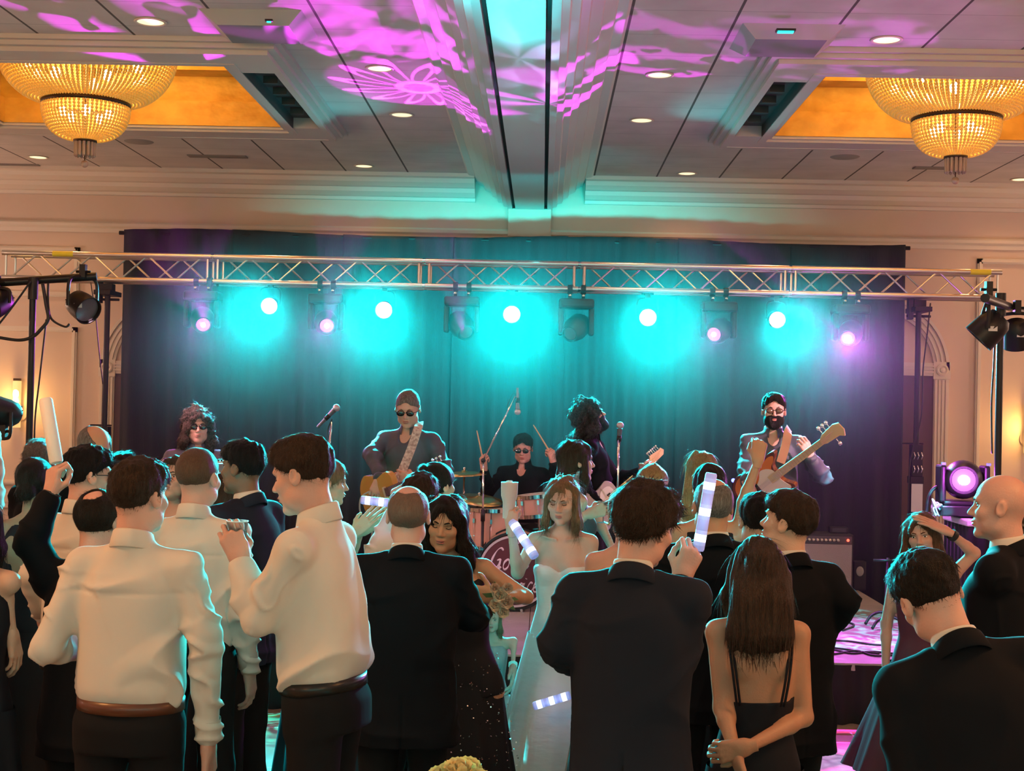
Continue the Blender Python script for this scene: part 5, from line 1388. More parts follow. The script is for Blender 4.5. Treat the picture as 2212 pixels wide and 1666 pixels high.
person('bass', 'bearded bass guitarist in black shirt and round sunglasses', 1672, 850, 305, 172, topm='darkshirt', hair='short', hairc='dark', beard=True, glasses='spec', face=True, base=STAGE_H,
       tone='pink', head=(2, 0, 0), arms={'r': dict(e=('px', 1612, 1000, -.05), w=('px', 1612, 1045, -.3), pose='cup', f=(.4, 0, -.7), n=(0, 1, 0)), 'l': dict(e=('px', 1778, 1030, -.1), w=('px', 1752, 990, -.25), pose='cup', f=(-.5, -.1, 1), n=(-.3, 1, 0))})

# ------------------------------------------------------------------ the crowd, back rows first
person('spiky', 'man with spiky frosted hair behind the woman in the backless dress', 82, 955, 370, 165, hair='messy', hairc='grey', top='jacket', topm='black', face=True, tone='pink', head=(0, -25, 0), seed=5)
person('greyman', 'grey-haired balding man in glasses bending his face down, behind the white-shirted man', 214, 926, 425, -125, hair='fringe', hairc='grey', top='jacket', topm='black', face=True, tone='tan', head=(-8, -28, 0), glasses='spec')
person('tuft', 'dark-haired man almost hidden behind the front man in white shirt', 262, 984, 385, 0, hair='messy', hairc='dark', top='jacket', topm='black', seed=8)
person('mouth', 'laughing woman squeezed between two white-shirted men', 384, 985, 420, 168, fem=True, top='sleeveless', topm='blackdress', bottom='skirt', hair='long', hairc='midbrown', hairL=.25, face=True, mouth='open', tone='pink', head=(0, 8, 0))
person('navyman', 'man in navy suit and open collar facing left, before the drape', 530, 952, 480, 62, hair='short', hairc='black', top='jacket', topm='navy', face=True, tone='brown', head=(8, 0, 0))
person('blondprofile', 'blond woman in profile clapping behind the tall white-shirted man', 712, 992, 430, -72, fem=True, top='sleeveless', topm='stripe', bottom='skirt', hair='updo', hairc='dirty', face=True, mouth='smile', head=(-6, -6, 0),
       arms={'r': dict(e=('px', 735, 1185, -.1), w=('px', 762, 1155, .05), pose='flat', f=(.6, .1, .6), n=(0, 1, 0.1)), 'l': dict(e=('px', 760, 1190, .25), w=('px', 778, 1150, .14), pose='flat', f=(.7, -.1, .5), n=(0, -1, 0))})
person('bunwoman', 'dark-haired woman with a top bun, turned right', 945, 1002, 405, -50, fem=True, top='sleeveless', topm='blackdress', bottom='skirt', hair='bun', hairc='dark', face=True)
person('tallblond', 'tall woman with straight blond hair, back turned, right of the wavy blonde', 1518, 975, 375, -25, fem=True, top='sleeveless', topm='greydress', bottom='skirt', hair='long', hairc='blonde', hairL=.28, k=.96)
person('wavyblond', 'woman with rolled blond updo, back turned, under the guitar neck', 1410, 1005, 415, 0, fem=True, top='sleeveless', topm='blackdress', bottom='skirt', hair='updo', hairc='blonde', seed=3)
person('glasswoman', 'smiling brown-haired woman in grey dress holding a cocktail glass', 1243, 951, 385, -75, fem=True, top='sleeveless', topm='greydress', bottom='skirt', hair='long', hairc='brown', hairL=.34, face=True, mouth='smile', tone='pink', k=.95,
       arms={'r': dict(e=('px', 1215, 1160, -.15), w=('px', 1268, 1112, -.2), pose='cup', f=(1, 0, .35), n=(.2, 1, 0)), 'l': dict(e=('px', 1290, 1120, .1), w=('px', 1325, 1190, 0))})
person('shortman', 'short-haired man in white shirt behind the bald man', 908, 1022, 455, -8, hair='short', hairc='brown', hairL=.1, arms={'l': dict(e=('px', 812, 1200, .0), w=('px', 848, 1110, .15), pose='grip', f=(0, .2, 1), n=(1, 0, 0))}, tone='pink')
person('girlhair', 'woman with straight brown hair beside the buzz-cut man', 484, 1022, 450, -35, fem=True, top='sleeveless', topm='blackdress', bottom='skirt', hair='long', hairc='midbrown', hairL=.25)
person('fistwoman', 'woman with dark upswept hair and headband raising her right fist', 1534, 1004, 445, 0, fem=True, top='sleeveless', topm='blackdress', bottom='skirt', hair='updo', hairc='dark', tone='tan',
       arms={'r': dict(e=('px', 1606, 1085, -.05), w=('px', 1636, 1000, -.1), pose='fist', f=(.1, 0, 1), n=(0, 1, 0))})
person('darkhead', 'man with glossy black hair and white shirt right of the grey-haired man', 1640, 1067, 480, 5, hair='short', hairc='black')
person('greyfringe', 'balding grey-haired man in dark suit, back turned, behind the glow stick', 1542, 1034, 520, 8, hair='fringe', hairc='grey', top='jacket', topm='black', tone='tan')
person('redblond', 'bare-shouldered woman with low blond bun left of the messy-haired man', 1352, 1060, 470, -5, fem=True, top='strapless', topm='beige', bottom='skirt', hair='updo', hairc='blonde', tone='pink', seed=6)
person('lookleft', 'dark-haired man in black suit looking up to the left', 1722, 1063, 560, 22, hair='short', hairc='brown', top='jacket', topm='black', face=True, head=(38, 10, 0),
       arms={'r': dict(e=('px', 1826, 1300, 0), w=('px', 1778, 1372, .12), pose='relaxed'), 'l': dict(skip=True)})
person('handhead', 'laughing woman with long wavy hair holding a hand to her head', 1985, 1109, 410, 170, fem=True, top='sleeveless', topm='maroon', bottom='skirt', hair='wavy', hairc='auburn', hairL=.36, hairW=.02, face=True, mouth='smile', tone='pink', head=(-14, -4, 8), neckline=(1.36, 1.4), legs=dict(flare=0.2),
       arms={'l': dict(e=('px', 2105, 1195, -.05), w=('px', 2050, 1150, -.12), pose='flat', f=(-1, .25, .45), n=(-.2, .6, -1))})
person('baldprofile', 'bald man in black suit seen in profile facing left', 2168, 1026, 590, 62, hair=None, top='jacket', topm='black', face=True, tone='pink', head=(8, 0, 0),
       arms={'l': dict(e=('px', 2085, 1330, .1), w=('px', 2050, 1300, .3))})
person('edgewoman', 'brown-haired woman cut by the right edge beside the bald man', 2232, 1066, 480, 40, fem=True, top='sleeveless', topm='blackdress', bottom='skirt', hair='long', hairc='auburn', hairL=.2)
person('backless', 'dark-haired woman in black keyhole-back dress near the left edge', 76, 992, 470, -6, fem=True, top='backless', topm='blackdress', bottom='skirt', hair='updo', hairc='dark', tone='tan')
person('pinkshirt', 'man in pale pink shirt with raised arm at the left edge', -95, 905, 500, -10, topm='pinkshirt', arms={'r': dict(e=('px', -22, 1060, 0), w=('px', -20, 930, -.05), f=(-.2, 0, 1))})
person('edgelady', 'woman in black at the left edge whose arm hangs into the photo', -52, 1060, 600, -5, fem=True, top='sleeveless', topm='blackdress', bottom='skirt', hair='long', hairc='dark',
       arms={'r': dict(e=('px', 6, 1270, 0), w=('px', 24, 1362, .02))})
person('whiteleft', 'dark-haired man in white shirt beside the raised white baton', 186, 964, 520, -32, hair='short', hairc='black', glasses='spec', face=True, head=(-22, 0, 0), tone='pink',
       arms={'l': dict(e=('px', 66, 1245, 0), w=('px', 92, 1330, .1))})
person('buzz', 'buzz-cut man in white shirt, back turned, left of the tall man', 427, 971, 540, -6, hair='buzz', hairc='buzz', head=(-14, 0, 0), tone='pink')
person('batonman', 'balding man in dark suit raising the long white baton', 216, 1056, 575, -10, hair='thin', hairc='dark', top='jacket', topm='black', head=(-4, -6, 0), lean=(0, 0), tone='pink',
       arms={'l': dict(e=('px', 66, 1168, .0), w=('px', 108, 1075, .05), pose='grip', f=(.12, 0, 1), n=(.6, .8, 0)), 'r': dict(skip=True)})
person('bride', 'bride in strapless white satin gown holding up her right hand', 1213, 1032, 435, 172, fem=True, top='strapless', topm='gown', bottom='skirt', hair='long', hairc='dirty', hairL=0.15, hairW=0.0, face=True, eyes='down', tone='pink', head=(-6, -14, 0), hem=0.01,
       legs=dict(flare=0.20), arms={'r': dict(e=('px', 1118, 1238, -.05), w=('px', 1106, 1150, -.12), pose='grip', f=(-.05, 0, 1), n=(.4, .8, 0)), 'l': dict(e=('px', 1282, 1270, 0), w=('px', 1262, 1350, -.15))})
person('darkwoman', 'dark-haired woman in black sequined dress facing the camera beside the bald man', 968, 1073, 500, 174, lean=(0, 9), wide=1.08, fem=True, top='sleeveless', topm='blackdress', bottom='skirt', hair='wavy', hairc='dark', hairL=.22, face=True, mouth='open', eyes='down', tone='tan', head=(-4, -8, -14), k=.96, neckline=(1.37, 1.42),
       arms={'l': dict(e=('px', 1136, 1290, -.03), w=('px', 1076, 1290, -.2), pose='spread', f=(-1, -.1, 0.12), n=(0, 1, 0)), 'r': dict(skip=True)})
person('girl', 'small girl in pleated tulle dress standing behind the sequined woman', 1064, 1310, 400, 178, fem=True, k=.56, top='sleeveless', topm='tulle', bottom='skirt', hair='long', hairc='dirty', hairL=.15, face=True, hem=0.30, tone='pink',
       arms={'l': dict(e=('px', 1110, 1385, 0), w=('px', 1108, 1440, -.1))})
person('baldback', 'bald man in black suit, back turned, in the middle of the crowd', 883, 1050, 555, 2, hair='fringe', hairc='stubble', top='jacket', topm='black', tone='pink', wide=1.08,
       arms={'l': dict(e=('px', 776, 1350, 0), w=('px', 778, 1515, .05)), 'r': dict(e=('px', 1020, 1330, .05), w=('px', 1040, 1330, .25), skip=True)})
person('brown', 'woman with long brown hair and black strappy dress, hands clasped behind her', 1640, 1160, 625, 0, fem=True, top='straps', topm='blackdress', bottom='skirt', hair='long', hairc='midbrown', hairL=0.265, hairW=0.022, tone='tan', seed=4,
       arms={'l': dict(e=('px', 1560, 1530, -0.05), w=('px', 1588, 1625, -0.17)), 'r': dict(e=('px', 1737, 1550, -0.02), w=('px', 1620, 1612, -0.20), pose='clasp', f=(-1, 0, -.25), n=(0, 1, 0))})
person('tall', 'tall dark-haired man in white shirt seen in profile holding a cup', 642, 942, 665, 76, hair='short', hairc='brown', face=True, head=(0, -10, 0), lean=(5, 0), k=1.02, mouth='smile', eyes='down', tone='pink', seed=2,
       arms={'l': dict(e=('px', 556, 1340, -0.16), w=('px', 524, 1222, -0.10), pose='cup', f=(-.45, 0.1, 1), n=(-.2, .9, 0)), 'r': dict(e=('px', 735, 1380, .1), w=('px', 640, 1420, .25), skip=True)})
person('greysuit', 'messy-haired man in charcoal suit holding up a lit glow stick', 1410, 1052, 700, -12, top='jacket', topm='charcoal', hair='messy', hairc='brown', head=(-35, -12, 8), face=True, tone='pink',
       arms={'l': dict(e=('px', 1204, 1390, 0), w=('px', 1235, 1440, 0.25), skip=True), 'r': dict(e=('px', 1468, 1410, -.03), w=('px', 1468, 1258, 0.18), pose='grip', f=(.4, 0, 1), n=(-.3, .9, 0))})
person('front', 'young man in white shirt and brown belt, back turned, front left', 298, 991, 672, -8, hair='short', hairc='brown', belt=True, head=(-18, 0, 0), tone='pink',
       arms={'l': dict(e=('px', 100, 1400, -0.05), w=('px', 190, 1400, 0.22)), 'r': dict(e=('px', 442, 1370, -0.06), w=('px', 450, 1600, 0.0))})
person('frontright', 'dark-haired man in black suit leaning left at the front right', 1966, 1196, 800, 4, hair='short', hairc='dark', top='jacket', topm='black', head=(4, -12, -8), lean=(14, -12), tone='pink', seed=9)
# ------------------------------------------------------------------ things held in hands
def glow_stick(a, b, r, label, lit=True, spots=3, m=None, cat='glow stick'):
    a, b = Vector(a), Vector(b); c = (a + b) / 2
    t = thing('glow_stick', c, label, cat, 'foam sticks held by the crowd')
    d = (b - a); R = d.normalized().to_track_quat('Z', 'Y').to_matrix(); h = d.length / 2
    foam = m or (mat('foam_lit', (0.45, 0.47, 0.6), 0.6, emit=(0.22, 0.28, 0.85), estr=0.5) if lit else mat('foam_white', (0.80, 0.78, 0.74), 0.7))
    MB().lathe([(0.001, -h), (r * 0.85, -h), (r, -h + 0.006), (r, h - 0.006), (r * 0.85, h), (0.001, h)], rot=R, n=20, caps=False).build('foam_tube', foam, t, 'auto')
    if lit:
        for k in range(spots):
            z = -h + 2 * h * (k + 0.5) / spots
            MB().lathe([(r * 0.9, z - 0.028), (r * 1.008, z - 0.024), (r * 1.012, z), (r * 1.008, z + 0.024), (r * 0.9, z + 0.028)], rot=R, n=20, caps=False).build('glow_band', mat('foam_warm', (0.4, 0.42, 0.5), 0.5, emit=(0.36, 0.46, 1.0), estr=0.62), t, True)
            MB().lathe([(r * 0.9, z - 0.018), (r * 1.014, z - 0.012), (r * 1.02, z), (r * 1.014, z + 0.012), (r * 0.9, z + 0.018)], rot=R, n=20, caps=False).build('led_band', mat('foam_hot', (0.9, 0.92, 1), 0.5, emit=(0.72, 0.80, 1.0), estr=1.3), t, True)
        lamp('POINT', 'glow_lamp', c + Vector((0, -0.06, 0)), (0.45, 0.55, 1.0), 0.22, size=0.05)
    return t
def hp(q, key, off=(0, 0.06, 0.03)): return PEOPLE[key]['hand'](q, off)
h = hp('l', 'batonman')
Yh = h.y
glow_stick(P(122, 1000, Yh) , P(98, 862, Yh + 0.05), 0.026, 'long unlit white foam stick raised at the left by the suited man', False)
Yh = hp('r', 'greysuit').y
glow_stick(P(1508, 1190, Yh), P(1537, 1022, Yh), 0.019, 'glowing blue-white stick held upright by the man in charcoal suit')
Yh = hp('r', 'bride').y - 0.03
glow_stick(P(1106, 1126, Yh), P(1156, 1204, Yh - 0.1), 0.023, 'glowing white stick slanting down from the bride\'s raised hand')
Yh = PEOPLE['shortman']['Y']
glow_stick(P(868, 1090, Yh), P(780, 1080, Yh), 0.020, 'glowing pale blue stick held level left of the bald man\'s head')
Yh = PEOPLE['bride']['Y'] - 0.22
glow_stick(P(1152, 1526, Yh), P(1232, 1502, Yh), 0.020, 'glowing white stick low against the bride\'s gown')
# pale tumbler with ice in the bride's raised hand
Yh = hp('r', 'bride').y
c0_ = P(1099, 1120, Yh); c1_ = P(1104, 1042, Yh)
t = thing('plastic_cup', c0_, 'tall pale frosted cup topped with ice in the bride\'s hand', 'cup')
hh_ = (c1_ - c0_).length
MB().lathe([(0.001, 0), (0.030, 0), (0.031, hh_ * 0.45), (0.040, hh_ * 0.62), (0.042, hh_), (0.039, hh_), (0.037, hh_ * 0.9), (0.001, hh_ * 0.88)], n=28, caps=False).build('cup_body', mat('frosted_cup', (0.62, 0.50, 0.48), 0.45), t, 'auto')
ic = MB()
for k in range(14):
    a = k * 2.4; ic.box((0.026 * math.cos(a) * (k % 3) / 2, 0.026 * math.sin(a) * (k % 3) / 2, hh_ * 0.93 + 0.004 * (k % 4)), (0.016, 0.014, 0.012), Matrix.Rotation(k, 3, 'Z') @ Matrix.Rotation(k * 0.7, 3, 'X'))
o = ic.build('ice', mat('ice', (0.7, 0.9, 0.92), 0.08, spec=1.0), t); o['kind'] = 'stuff'
# cup of the tall man
Yh = hp('l', 'tall').y
c = P(511, 1190, Yh - 0.0)
t = thing('drinking_glass', c, 'clear plastic tumbler with pale drink in the tall man\'s hand', 'cup')
clear = mat('clear_plastic', (0.9, 0.95, 0.95), 0.05, trans=0.92, ior=1.15, spec=0.8)
MB().lathe([(0.001, 0), (0.027, 0), (0.0345, 0.095), (0.033, 0.095), (0.026, 0.003), (0.001, 0.003)], n=28, caps=False).build('tumbler', clear, t, 'auto')
MB().lathe([(0.001, 0.004), (0.0255, 0.004), (0.0305, 0.066), (0.001, 0.066)], n=24, caps=False).build('drink', mat('pale_drink', (0.55, 0.50, 0.35), 0.2, trans=0.3), t, 'auto')
MB().lathe([(0.033, 0.093), (0.036, 0.094), (0.036, 0.097), (0.033, 0.097), (0.033, 0.093)], n=28, caps=False).build('rim', mat('cup_rim', (0.75, 0.9, 0.9), 0.15, spec=1.0), t, True)
# cocktail glass
Yh = hp('r', 'glasswoman').y
c = P(1303, 1130, Yh)
t = thing('cocktail_glass', c, 'stemmed cocktail glass held by the smiling woman in grey', 'glass')
MB().lathe([(0.001, 0), (0.034, 0.001), (0.004, 0.008), (0.0035, 0.045), (0.030, 0.07), (0.034, 0.12), (0.032, 0.12), (0.028, 0.073), (0.001, 0.05)], n=24, caps=False).build('glass_bowl', clear, t, 'auto')
MB().lathe([(0.001, 0.056), (0.022, 0.066), (0.0305, 0.098), (0.001, 0.098)], n=20, caps=False).build('drink', mat('teal_drink', (0.30, 0.62, 0.60), 0.15, trans=0.4), t, 'auto')
# watches, bracelets, corsage
def wrist_band(key, q, name, label_, m, r=0.031, w=0.022, back=0.055, face=None):
    a = PEOPLE[key]['st'][q]; ax_ = Vector(a['wr'] - a['el']).normalized(); p = Vector(a['wr']) - ax_ * back
    o = MB().tube([p - ax_ * w / 2, p + ax_ * w / 2], r, 18).build(name, m, PEOPLE[key]['root'], 'auto')
    if face: MB().tube([p + face * (r - 0.001), p + face * (r + 0.008)], 0.018, 16).build(name + '_face', CHROME, o, 'auto')
    return o
wrist_band('batonman', 'l', 'wristwatch', '', BLACKP, 0.036, 0.03, -0.004)
wrist_band('handhead', 'l', 'wristwatch', '', BLACKP, 0.030, 0.028, 0.03)
wrist_band('girl', 'l', 'bracelet', '', mat('teal_bracelet', (0.2, 0.8, 0.75), 0.3, emit=(0.1, 0.6, 0.55), estr=0.5), 0.024, 0.02, 0.01)
wrist_band('greysuit', 'r', 'wristwatch', '', mat('gold_metal', (0.8, 0.55, 0.2), 0.25, 0.9), 0.034, 0.02, 0.004)
D_ = PEOPLE['darkwoman']; wp = D_['l2w'](D_['st']['l']['wr'])
cor = thing('wrist_corsage', (wp[0] + 0.01, wp[1] - 0.045, wp[2]), 'cream and peach flower corsage on the dark-haired woman\'s wrist', 'corsage')
def rose(c, r, m, parent, name='blossom', seed=1, up=Vector((0, -1, 0.2))):
    rr = random.Random(seed); mb = MB(); R = up.normalized().to_track_quat('Z', 'Y').to_matrix()
    for ring_, (n_, rad_, tilt) in enumerate(((3, 0.25, 1.25), (5, 0.5, 0.95), (6, 0.8, 0.55), (7, 1.0, 0.25))):
        for k in range(n_):
            a = 2 * PI * k / n_ + ring_ * 0.7 + rr.uniform(-.15, .15)
            Rp = R @ Matrix.Rotation(a, 3, 'Z') @ Matrix.Rotation(-tilt, 3, 'Y')
            g = []; W_ = r * 0.62; N1 = 5
            for i in range(N1):
                for j in range(N1):
                    u = i / (N1 - 1); v = j / (N1 - 1) * 2 - 1
                    wid = W_ * math.sin(PI * (0.18 + 0.72 * u)) 
                    g.append(Vector(c) + Rp @ Vector((r * rad_ * 0.35 + u * r * 0.8, v * wid, r * (0.25 * u * u + 0.18 * v * v) - (0.12 * r if u > 0.9 else 0))))
            mb.add(g, [(i * N1 + j, i * N1 + j + 1, (i + 1) * N1 + j + 1, (i + 1) * N1 + j) for i in range(N1 - 1) for j in range(N1 - 1)])
    o = mb.build(name, m, parent, True, fix=False); return o
PET = [mat('cream_petal', (0.92, 0.80, 0.60), 0.6), mat('peach_petal', (0.88, 0.62, 0.45), 0.6)]
LEAF = mat('leaf_green', (0.10, 0.16, 0.06), 0.6)
for i, (x, z, r) in enumerate(((0, 0.015, .032), (0.028, -0.012, .028), (-0.02, -0.028, .026), (0.03, 0.045, .022), (0.015, -0.055, .024), (-0.022, 0.045, .02))):
    rose((x, -0.012 - 0.004 * (i % 2), z), r, PET[i % 2], cor, 'blossom', i)
lf = MB()
for k in range(7):
    a = k * 0.95; d = Vector((math.cos(a), -0.3, math.sin(a))); lf.add([d * 0.02, d * 0.05 + Vector((0.01, 0, 0.01)), d * 0.078, d * 0.05 - Vector((0.01, 0, 0.01))], [(0, 1, 2, 3)])
lf.build('leaf', LEAF, cor, fix=False)
# centrepiece at the bottom edge, on a table below the frame
c = P(990, 1678, 3.6)
t = thing('flower_arrangement', c, 'yellow-cream rose heads peeping up at the bottom edge', 'flowers')
YP = mat('yellow_petal', (0.85, 0.68, 0.30), 0.55)
for i, (x, y, z, r) in enumerate(((0, 0, 0.0, .045), (-0.045, 0.01, -0.012, .035), (0.05, 0.0, -0.015, .035), (0.02, 0.05, 0.002, .035), (-0.02, 0.05, -0.004, .03))):
    rose((x, y, z), r, YP, t, 'blossom', 20 + i, Vector((x * 6, -0.3, 1)))
MB().tube([(0, 0.02, -0.02), (0, 0.02, -0.30)], [0.05, 0.02], 10).build('stems', LEAF, t, True)
MB().lathe([(0.001, -0.46), (0.055, -0.46), (0.06, -0.40), (0.045, -0.26), (0.055, -0.2), (0.05, -0.2), (0.04, -0.25)], (0, 0.02, 0), n=24, caps=False).build('vase', clear, t, 'auto')
tz = c.z - 0.46
tt = thing('banquet_table', (c.x, 3.5, 0), 'round cloth-covered table below the bottom edge under the roses', 'table')
MB().lathe([(0.001, tz), (0.55, tz), (0.56, tz - 0.02), (0.60, 0.35), (0.66, 0.03)], n=40, caps=False).build('tablecloth', mat('tablecloth', (0.6, 0.55, 0.5), 0.8), tt, 'auto')
MB().tube([(0, 0, 0.02), (0, 0, tz - 0.03)], 0.05, 12).build('pedestal', BLACK, tt)

# ------------------------------------------------------------------ stringed instruments
def outline(pts, n=5):
    q = [Vector((x, y, 0)) for x, y in pts]; out = []; N1 = len(q)
    for i in range(N1):
        a, b, c_, d = q[i - 1], q[i], q[(i + 1) % N1], q[(i + 2) % N1]
        for k in range(n):
            t = k / n
            v = 0.5 * ((2 * b) + (c_ - a) * t + (2 * a - 5 * b + 4 * c_ - d) * t * t + (3 * b - a - 3 * c_ + d) * t ** 3); out.append((v.x, v.y))
    return out
SHAPES = {
 'single': [(-.235, 0), (-.215, .095), (-.14, .155), (-.05, .135), (0.0, .108), (.06, .118), (.125, .125), (.165, .09), (.170, .035), (.165, -.03), (.150, -.06), (.135, -.085), (.175, -.115), (.155, -.135), (.09, -.120), (.02, -.104), (-.05, -.135), (-.14, -.158), (-.215, -.095)],
 'bass': [(-.25, 0), (-.23, .10), (-.14, .155), (-.04, .130), (.05, .112), (.12, .135), (.20, .150), (.245, .135), (.22, .105), (.17, .075), (.15, .03), (.15, -.04), (.17, -.075), (.205, -.12), (.175, -.142), (.10, -.125), (.02, -.105), (-.06, -.13), (-.15, -.158), (-.23, -.11)],
 'tele': [(-.22, 0), (-.205, .10), (-.13, .150), (-.04, .130), (.02, .108), (.09, .118), (.14, .120), (.175, .085), (.175, .03), (.17, -.035), (.15, -.07), (.175, -.105), (.15, -.125), (.07, -.115), (0, -.104), (-.06, -.125), (-.14, -.152), (-.205, -.10)]}
def stringed(body_px, tip_px, dY0, dY1, Y, kind, bodym, boardm, headm, guard, label, cat, total, strings=6, flip=1, roll=0.0, rim=None):
    a = P(*body_px, Y + dY0); b = P(*tip_px, Y + dY1)
    ex = (b - a).normalized(); nz_ = Vector((0, -1, 0.12)); nz_ = (nz_ - nz_.dot(ex) * ex).normalized(); ey = nz_.cross(ex)
    R = Matrix((ex, ey, nz_)).transposed() @ Matrix.Rotation(roll, 3, 'X')
    t = thing('bass_guitar' if cat == 'bass guitar' else 'electric_guitar', a, label, cat)
    S = lambda p: (p[0], p[1] * flip)
    poly = [S(p) for p in outline(SHAPES[kind])]
    o = MB().prism(poly, -0.022, 0.022, 'xy', rot=R).build('body', bodym, t, False, bevel=0.006)
    if rim: MB().prism([(x * 0.90 - 0.004, y * 0.88) for x, y in poly], 0.0222, 0.0235, 'xy', rot=R).build('burst_top', rim, t)
    if guard:
        gp = {'single': [(-.03, -.05), (.0, -.102), (.09, -.110), (.12, -.07), (.10, -.035), (.0, -.035)], 'bass': [(-.12, -.02), (-.10, -.12), (.0, -.098), (.10, -.115), (.175, -.12), (.15, -.04), (.14, .05), (.06, .09), (.0, .045)],
              'tele': [(-.03, .02), (-.03, -.09), (.05, -.10), (.13, -.105), (.13, -.05), (.13, .07), (.03, .08)]}[kind]
        MB().prism([S(p) for p in outline(gp, 4)], 0.0236, 0.026, 'xy', rot=R).build('pickguard', guard, t)
    for x in ((-0.03, 0.07) if kind != 'bass' else (-0.05,)):
        MB().box(R @ Vector((x, 0, 0.028)), (0.032, 0.075, 0.012), R).build('pickup', mat('pickup_cream', (0.6, 0.5, 0.35), 0.4) if kind == 'single' else BLACKP, t, bevel=0.002)
    MB().box(R @ Vector((-0.10, 0, 0.030)), (0.030, 0.08, 0.014), R).build('bridge', CHROME, t, bevel=0.002)
    for k, (x, y) in enumerate(((-.15, -.10), (-.11, -.125), (-.18, -.065), (-.16, -.125))[:4 if kind == 'single' else 2]):
        MB().lathe([(0.001, 0.038), (0.009, 0.038), (0.011, 0.022)], R @ Vector((x, y * flip, 0)), R, 12, False).build('knob', mat('amber_knob', (0.5, 0.32, 0.08), 0.3), t, True)
    L = total; nl = L - 0.19
    MB().add([R @ Vector(p) for p in ((0.14, -0.028, -0.002), (0.14, 0.028, -0.002), (nl, 0.021, 0.0), (nl, -0.021, 0.0), (0.09, -0.028, 0.030), (0.09, 0.028, 0.030), (nl, 0.021, 0.022), (nl, -0.021, 0.022))],
             [(0, 1, 2, 3), (4, 5, 6, 7), (0, 1, 5, 4), (2, 3, 7, 6), (1, 2, 6, 5), (0, 3, 7, 4)]).build('neck', headm, t)
    fb_ = MB().add([R @ Vector(p) for p in ((0.08, -0.027, 0.030), (0.08, 0.027, 0.030), (nl, 0.020, 0.022), (nl, -0.020, 0.022), (0.08, -0.027, 0.036), (0.08, 0.027, 0.036), (nl, 0.020, 0.028), (nl, -0.020, 0.028))],
             [(0, 1, 2, 3), (4, 5, 6, 7), (0, 1, 5, 4), (2, 3, 7, 6), (1, 2, 6, 5), (0, 3, 7, 4)]).build('fretboard', boardm, t)
    fr = MB()
    for k in range(1, 20):
        x = nl - (nl + 0.10) * (1 - 2 ** (-k / 12.0))
        if x > 0.09: fr.box(R @ Vector((x, 0, 0.036 - 0.008 * (x - 0.08) / (nl - 0.08) + 0.0005)), (0.002, 0.044, 0.002), R)
    fr.build('fret', CHROME, t)
    hp_ = {'single': [(nl, -.021), (nl + .03, -.035), (nl + .16, -.042), (nl + .17, 0), (nl + .16, .042), (nl + .03, .035), (nl, .021)],
           'bass': [(nl, -.02), (nl + .03, -.03), (nl + .14, -.036), (nl + .17, -.058), (nl + .195, -.02), (nl + .19, .035), (nl + .15, .050), (nl + .04, .040), (nl, .02)],
           'tele': [(nl, -.021), (nl + .02, -.018), (nl + .15, -.012), (nl + .185, .012), (nl + .17, .042), (nl + .15, .036), (nl + .03, .046), (nl, .021)]}[kind]
    MB().prism([S(p) for p in hp_], 0.008, 0.022, 'xy', rot=R).build('headstock', headm, t, bevel=0.002)
    for k in range(strings if kind != 'bass' else 4):
        if kind == 'tele': x, y = nl + 0.03 + k * 0.024, 0.052
        elif kind == 'bass': x, y = (nl + 0.045 + k * 0.036, 0.062) if k < 3 else (nl + 0.10, -0.058)
        else: x, y = nl + 0.045 + (k % 3) * 0.042, 0.052 * (1 if k < 3 else -1)
        y *= flip
        MB().tube([R @ Vector((x, y * 0.7, 0.016)), R @ Vector((x, y * 1.15, 0.016))], 0.0035, 6).ball(R @ Vector((x, y * 1.35, 0.016)), 0.0095 if kind != 'bass' else 0.014, 8, 6, (1, 0.7, 1)).build('tuning_peg', CHROME, t, True)
    n_s = strings if kind != 'bass' else 4
    for k in range(n_s):
        y = (k - (n_s - 1) / 2) * 0.0095
        MB().tube([R @ Vector((-0.10, y, 0.040)), R @ Vector((nl, y * 0.75, 0.031)), R @ Vector((nl + 0.06 + 0.02 * k, y, 0.024))], 0.0008, 4).build('string', CHROME, t)
    return t, R, a
GT = mat('gold_top', (0.55, 0.26, 0.06), 0.25, coat=0.6); MAPLE = mat('maple', (0.62, 0.42, 0.22), 0.35, coat=0.3); ROSEW = mat('rosewood', (0.07, 0.035, 0.022), 0.5)
CREAMP = mat('cream_plastic', (0.75, 0.66, 0.48), 0.35); SUNB = mat('sunburst_edge', (0.10, 0.02, 0.01), 0.25, coat=0.6, vary=(3.2, (0.65, 0.16, 0.02), (1, 1, 1)))
g1, R1, a1 = stringed((828, 1068), (985, 1000), -0.30, -0.95, PEOPLE['guitar']['Y'], 'single', GT, ROSEW, mat('dark_headstock', (0.03, 0.02, 0.02), 0.3), CREAMP, 'gold-brown single-cutaway electric guitar with cream pickguard', 'electric guitar', 0.80)
g2, R2_, a2 = stringed((1305, 1090), (1432, 978), -0.24, 0.30, PEOPLE['singer']['Y'], 'tele', mat('silver_body', (0.35, 0.33, 0.34), 0.3, coat=0.5), ROSEW, MAPLE, mat('white_guard', (0.7, 0.68, 0.7), 0.3), 'electric guitar with maple headstock angled up beside the microphone', 'electric guitar', 0.80)
g3, R3, a3 = stringed((1652, 1046), (1808, 930), -0.30, -0.78, PEOPLE['bass']['Y'], 'bass', mat('burst_body', (0.10, 0.025, 0.01), 0.25, coat=0.6), MAPLE, MAPLE, mat('tort_cream', (0.72, 0.62, 0.5), 0.35), 'sunburst bass guitar with cream pickguard and long maple neck', 'bass guitar', 0.78, rim=mat('burst_top', (0.62, 0.15, 0.02), 0.25, coat=0.5))
